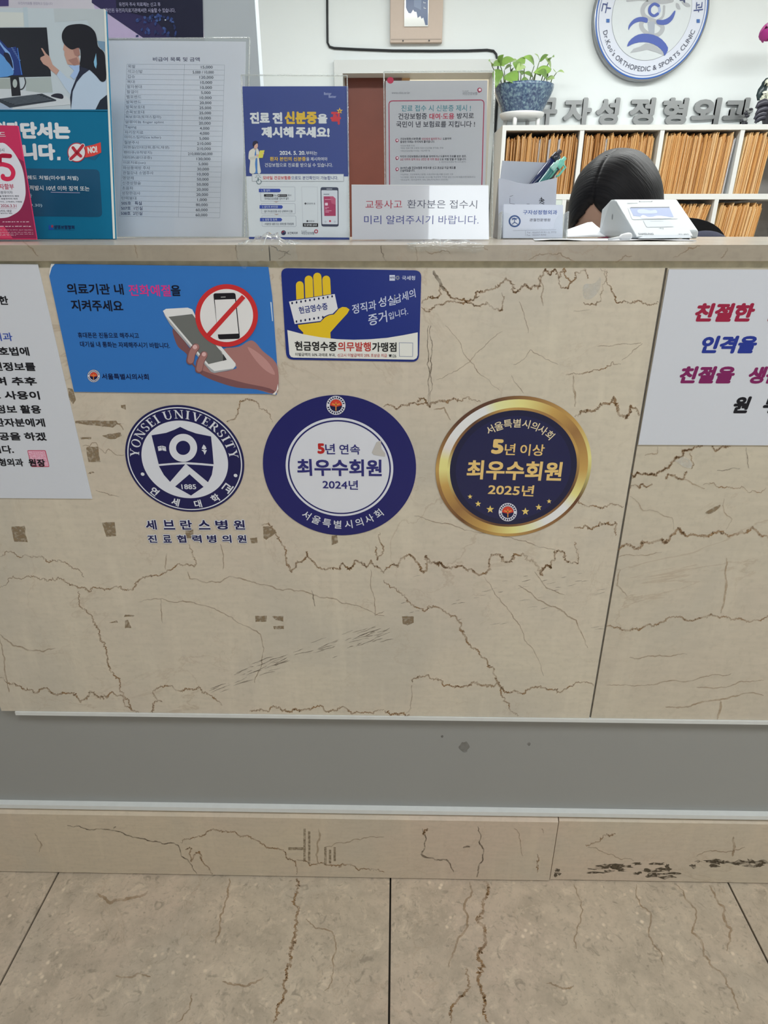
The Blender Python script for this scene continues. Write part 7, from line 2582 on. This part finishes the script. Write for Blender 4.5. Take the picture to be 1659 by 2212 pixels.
for i in range(rings + 1):
    t = PI * i / rings
    for k in range(seg):
        a_ = 2 * PI * k / seg
        p = Vector((math.sin(t) * math.cos(a_), math.sin(t) * math.sin(a_), math.cos(t)))
        # the face opening: hair parts at the crown and sweeps to both temples
        edge = 0.64 - 0.85 * abs(p.x - 0.02) ** 1.15 - p.z
        face = p.y < -0.20 and edge > 0 and abs(p.x) < 0.74
        if face or p.z < -0.72 - 0.05 * noise.noise(Vector((p.x * 9, p.y * 9, 0))):
            continue
        g = 1.0 + 0.028 * noise.noise(Vector((p.x * 2.2, p.y * 2.2, p.z * 1.6)))
        strand = noise.noise(Vector((p.x * 1.2, p.y * 22 + p.z * 2.0, p.z * 1.2))) + 0.5 * noise.noise(Vector((p.x * 2, p.y * 38 + p.z * 3, p.z * 2)))
        g += 0.0018 * strand
        g -= 0.012 * math.exp(-((p.x - 0.03) / 0.03) ** 2) * (1 if p.z > 0.2 and p.y < 0.35 else 0)     # parting
        if p.y < -0.2 and -0.10 < edge <= 0:
            g -= 0.06 * (1 + edge / 0.10)
        idx[(i, k)] = len(vs)
        vs.append(hp(p.x * 0.0860 * g, p.y * 0.104 * g + 0.004, p.z * (0.116 if p.z > 0 else 0.122) * g + 0.001))
for i in range(rings):
    for k in range(seg):
        q = [(i, k), (i + 1, k), (i + 1, (k + 1) % seg), (i, (k + 1) % seg)]
        have = [c for c in q if c in idx]
        if len(have) == 4 and i > 0:
            fs.append(tuple(idx[c] for c in q))
        elif len(have) >= 3 and len(set(have)) >= 3:
            fs.append(tuple(idx[c] for c in have[:3]))
hb.add(vs, fs, hair, True)
ho = hb.build('hair', person)
sd = ho.modifiers.new('thickness', 'SOLIDIFY')
sd.thickness = 0.006
sd.offset = -0.8
tb = MB()
tb.tube([hp(0.0, 0.10, -0.03), hp(0.01, 0.125, -0.05), hp(0.03, 0.12, -0.11), hp(0.04, 0.10, -0.17)], [0.022, 0.026, 0.024, 0.008], hair, 14)
tb.build('hair_tail', person)
eb_ = MB()
for s_ in (-1, 1):
    eb_ = MB()
    eb_.tube([hp(s_ * 0.012, -0.099, 0.024), hp(s_ * 0.030, -0.096, 0.031), hp(s_ * 0.048, -0.083, 0.025)], [0.0022, 0.0032, 0.0012], hair, 8)
    eb_.build('eyebrow', person)
    ey = MB()
    ey.ellipsoid(hp(s_ * 0.030, -0.0835, -0.002), (0.014, 0.009, 0.0075), pmat('eye_white', (0.6, 0.58, 0.56), 0.2, 0.5), HM, 14, 10)
    eo = ey.build('eye', person)
    ey = MB()
    ey.ellipsoid(hp(s_ * 0.030, -0.0895, -0.005), (0.0055, 0.004, 0.0055), pmat('iris_dark', (0.02, 0.013, 0.01), 0.15, 0.5), HM, 12, 8)
    ey.build('iris', eo)
    ey = MB()
    ey.tube([hp(s_ * 0.016, -0.094, 0.002), hp(s_ * 0.030, -0.0955, 0.0045), hp(s_ * 0.045, -0.087, 0.0)], [0.0012, 0.0022, 0.0012], pmat('lash', (0.02, 0.015, 0.015), 0.5, 0.2), 6)
    ey.build('eyelash', person)

# navy cardigan following the body
knit = pmat('navy_knit', (0.020, 0.022, 0.045), 0.8, 0.15, scale=300, var=0.35)
b = MB()
b.tube([PEL + Vector((0, 0, -0.02)), Vector((0.65, 1.03, 0.66)), Vector((0.612, 0.93, 0.80)), Vector((0.562, 0.825, 0.91)), Vector((0.53, 0.765, 0.955))], [0.155, 0.142, 0.142, 0.142, 0.088], knit, 26)
for S_, E_, W_ in ((SHL, ELL, WRL), (SHR, ELR, WRR)):
    b.tube([Vector((0.54, 0.785, 0.935)), S_, S_.lerp(E_, 0.5), E_, E_.lerp(W_, 0.4), E_.lerp(W_, 0.92)], [0.085, 0.070, 0.058, 0.050, 0.045, 0.036], knit, 18)
    b.ellipsoid(S_, (0.074, 0.072, 0.073), knit, None, 16, 12)
HUMP = aty(1478, 560, 0.82)
b.ellipsoid(Vector((0.585, 0.835, 0.965)), (0.075, 0.085, 0.085), knit, None, 18, 14)
co = b.build('cardigan', person)
rm = co.modifiers.new('one_knit', 'REMESH')
rm.mode = 'VOXEL'
rm.voxel_size = 0.006
rm.use_smooth_shade = True
sm = co.modifiers.new('relax', 'SMOOTH')
sm.iterations = 6
sm.factor = 0.5
b = MB()
for x0, kx in ((0.585, 0.53), (0.735, 0.77)):
    K, A = Vector((kx, 0.86, 0.49)), Vector((kx, 0.765, 0.09))
    b.tube([Vector((x0, 1.07, 0.51)), Vector((x0, 1.06, 0.51)).lerp(K, 0.5), K, K.lerp(A, 0.35), A + Vector((0, 0, 0.01))], [0.100, 0.086, 0.068, 0.065, 0.055], pmat('dark_trousers', (0.03, 0.03, 0.035), 0.8, 0.1), 18)
    b.ellipsoid(K, (0.068, 0.068, 0.068), pmat('dark_trousers', (0.03, 0.03, 0.035), 0.8, 0.1), None, 16, 12)
b.build('trousers', person)
for kx in (0.53, 0.77):
    b = MB()
    A = Vector((kx, 0.765, 0.09))
    b.tube([A + Vector((0, 0.045, -0.035)), A + Vector((0, 0.02, -0.04)), A + Vector((0, -0.06, -0.047)), A + Vector((0, -0.15, -0.058)), A + Vector((0, -0.165, -0.062))], [0.03, 0.046, 0.042, 0.030, 0.012], pmat('white_shoe', (0.6, 0.6, 0.6), 0.5, 0.3), 16)
    b.build('shoe', person)

# office chair
CX, CY = 0.66, 1.09
root = empty('office_chair', (CX, CY, 0.0), 'black office chair with a rounded back beside the dark hair', 'office chair')
blk = pmat('black_fabric', (0.014, 0.014, 0.016), 0.75, 0.2, scale=200, var=0.3)
blp = pmat('black_plastic', (0.015, 0.015, 0.017), 0.4, 0.4)
b = MB()
bt = aty(1545, 468.5, CY + 0.24)
BX1 = aty(1590, 520, CY + 0.24).x
hw = 0.225
bcx = BX1 - hw
out = []
bh0, bh1 = 0.60, bt.z
for i in range(48):
    t = 2 * PI * i / 48
    c_, s_ = math.cos(t), math.sin(t)
    n = 3.4
    out.append((bcx + hw * math.copysign(abs(c_) ** (2 / n), c_), (bh0 + bh1) / 2 + (bh1 - bh0) / 2 * math.copysign(abs(s_) ** (2 / n), s_)))
bf = Frame((0, CY + 0.24, 0), (1, 0, 0), (0, 0.0, 1))
b.prism(bf, out, -0.07, 0.0, blk)
b.build('backrest', root, bevel=0.02)
b = MB()
b.box((CX - 0.24, CY - 0.145, 0.335), (CX + 0.24, CY + 0.22, 0.385), blk)
b.build('seat', root, bevel=0.02)
b = MB()
b.tube([(CX, CY + 0.15, 0.325), (CX, CY + 0.33, 0.33), (bcx, CY + 0.34, 0.55), (bcx, CY + 0.318, 0.75)], 0.02, blp, 12)
b.build('back_bracket', root)
b = MB()
b.tube([(CX, CY, 0.10), (CX, CY, 0.25)], 0.03, blp, 16)
b.tube([(CX, CY, 0.25), (CX, CY, 0.336)], 0.016, pmat('chrome_post', (0.6, 0.6, 0.6), 0.2, 0.5, 1.0), 16)
b.build('column', root)
for k in range(5):
    t = 2 * PI * k / 5 + 0.3
    dx, dy = math.cos(t), math.sin(t)
    b = MB()
    b.tube([(CX, CY, 0.11), (CX + dx * 0.29, CY + dy * 0.29, 0.075)], [0.028, 0.016], blp, 12)
    lg = b.build('leg', root)
    b = MB()
    for o_ in (-0.012, 0.012):
        M_ = Matrix.Rotation(t, 4, 'Z') @ Matrix.Rotation(PI / 2, 4, 'Y')
        b.lathe([(0, -0.008), (0.025, -0.008), (0.027, 0.0), (0.025, 0.008), (0, 0.008)], (CX + dx * 0.29 - dy * 0.0 + dx * o_, CY + dy * 0.29 + dy * o_, 0.0272), blp, 18, M_)
    b.tube([(CX + dx * 0.29, CY + dy * 0.29, 0.03), (CX + dx * 0.29, CY + dy * 0.29, 0.08)], 0.008, blp, 10)
    b.build('caster', lg)
for s_ in (-1, 1):
    b = MB()
    b.tube([(CX + s_ * 0.22, CY + 0.02, 0.345), (CX + s_ * 0.285, CY + 0.02, 0.36), (CX + s_ * 0.29, CY + 0.02, 0.60)], 0.014, blp, 12)
    b.box((CX + s_ * 0.29 - 0.03, CY - 0.12, 0.60), (CX + s_ * 0.29 + 0.03, CY + 0.14, 0.63), blp)
    b.build('armrest', root)
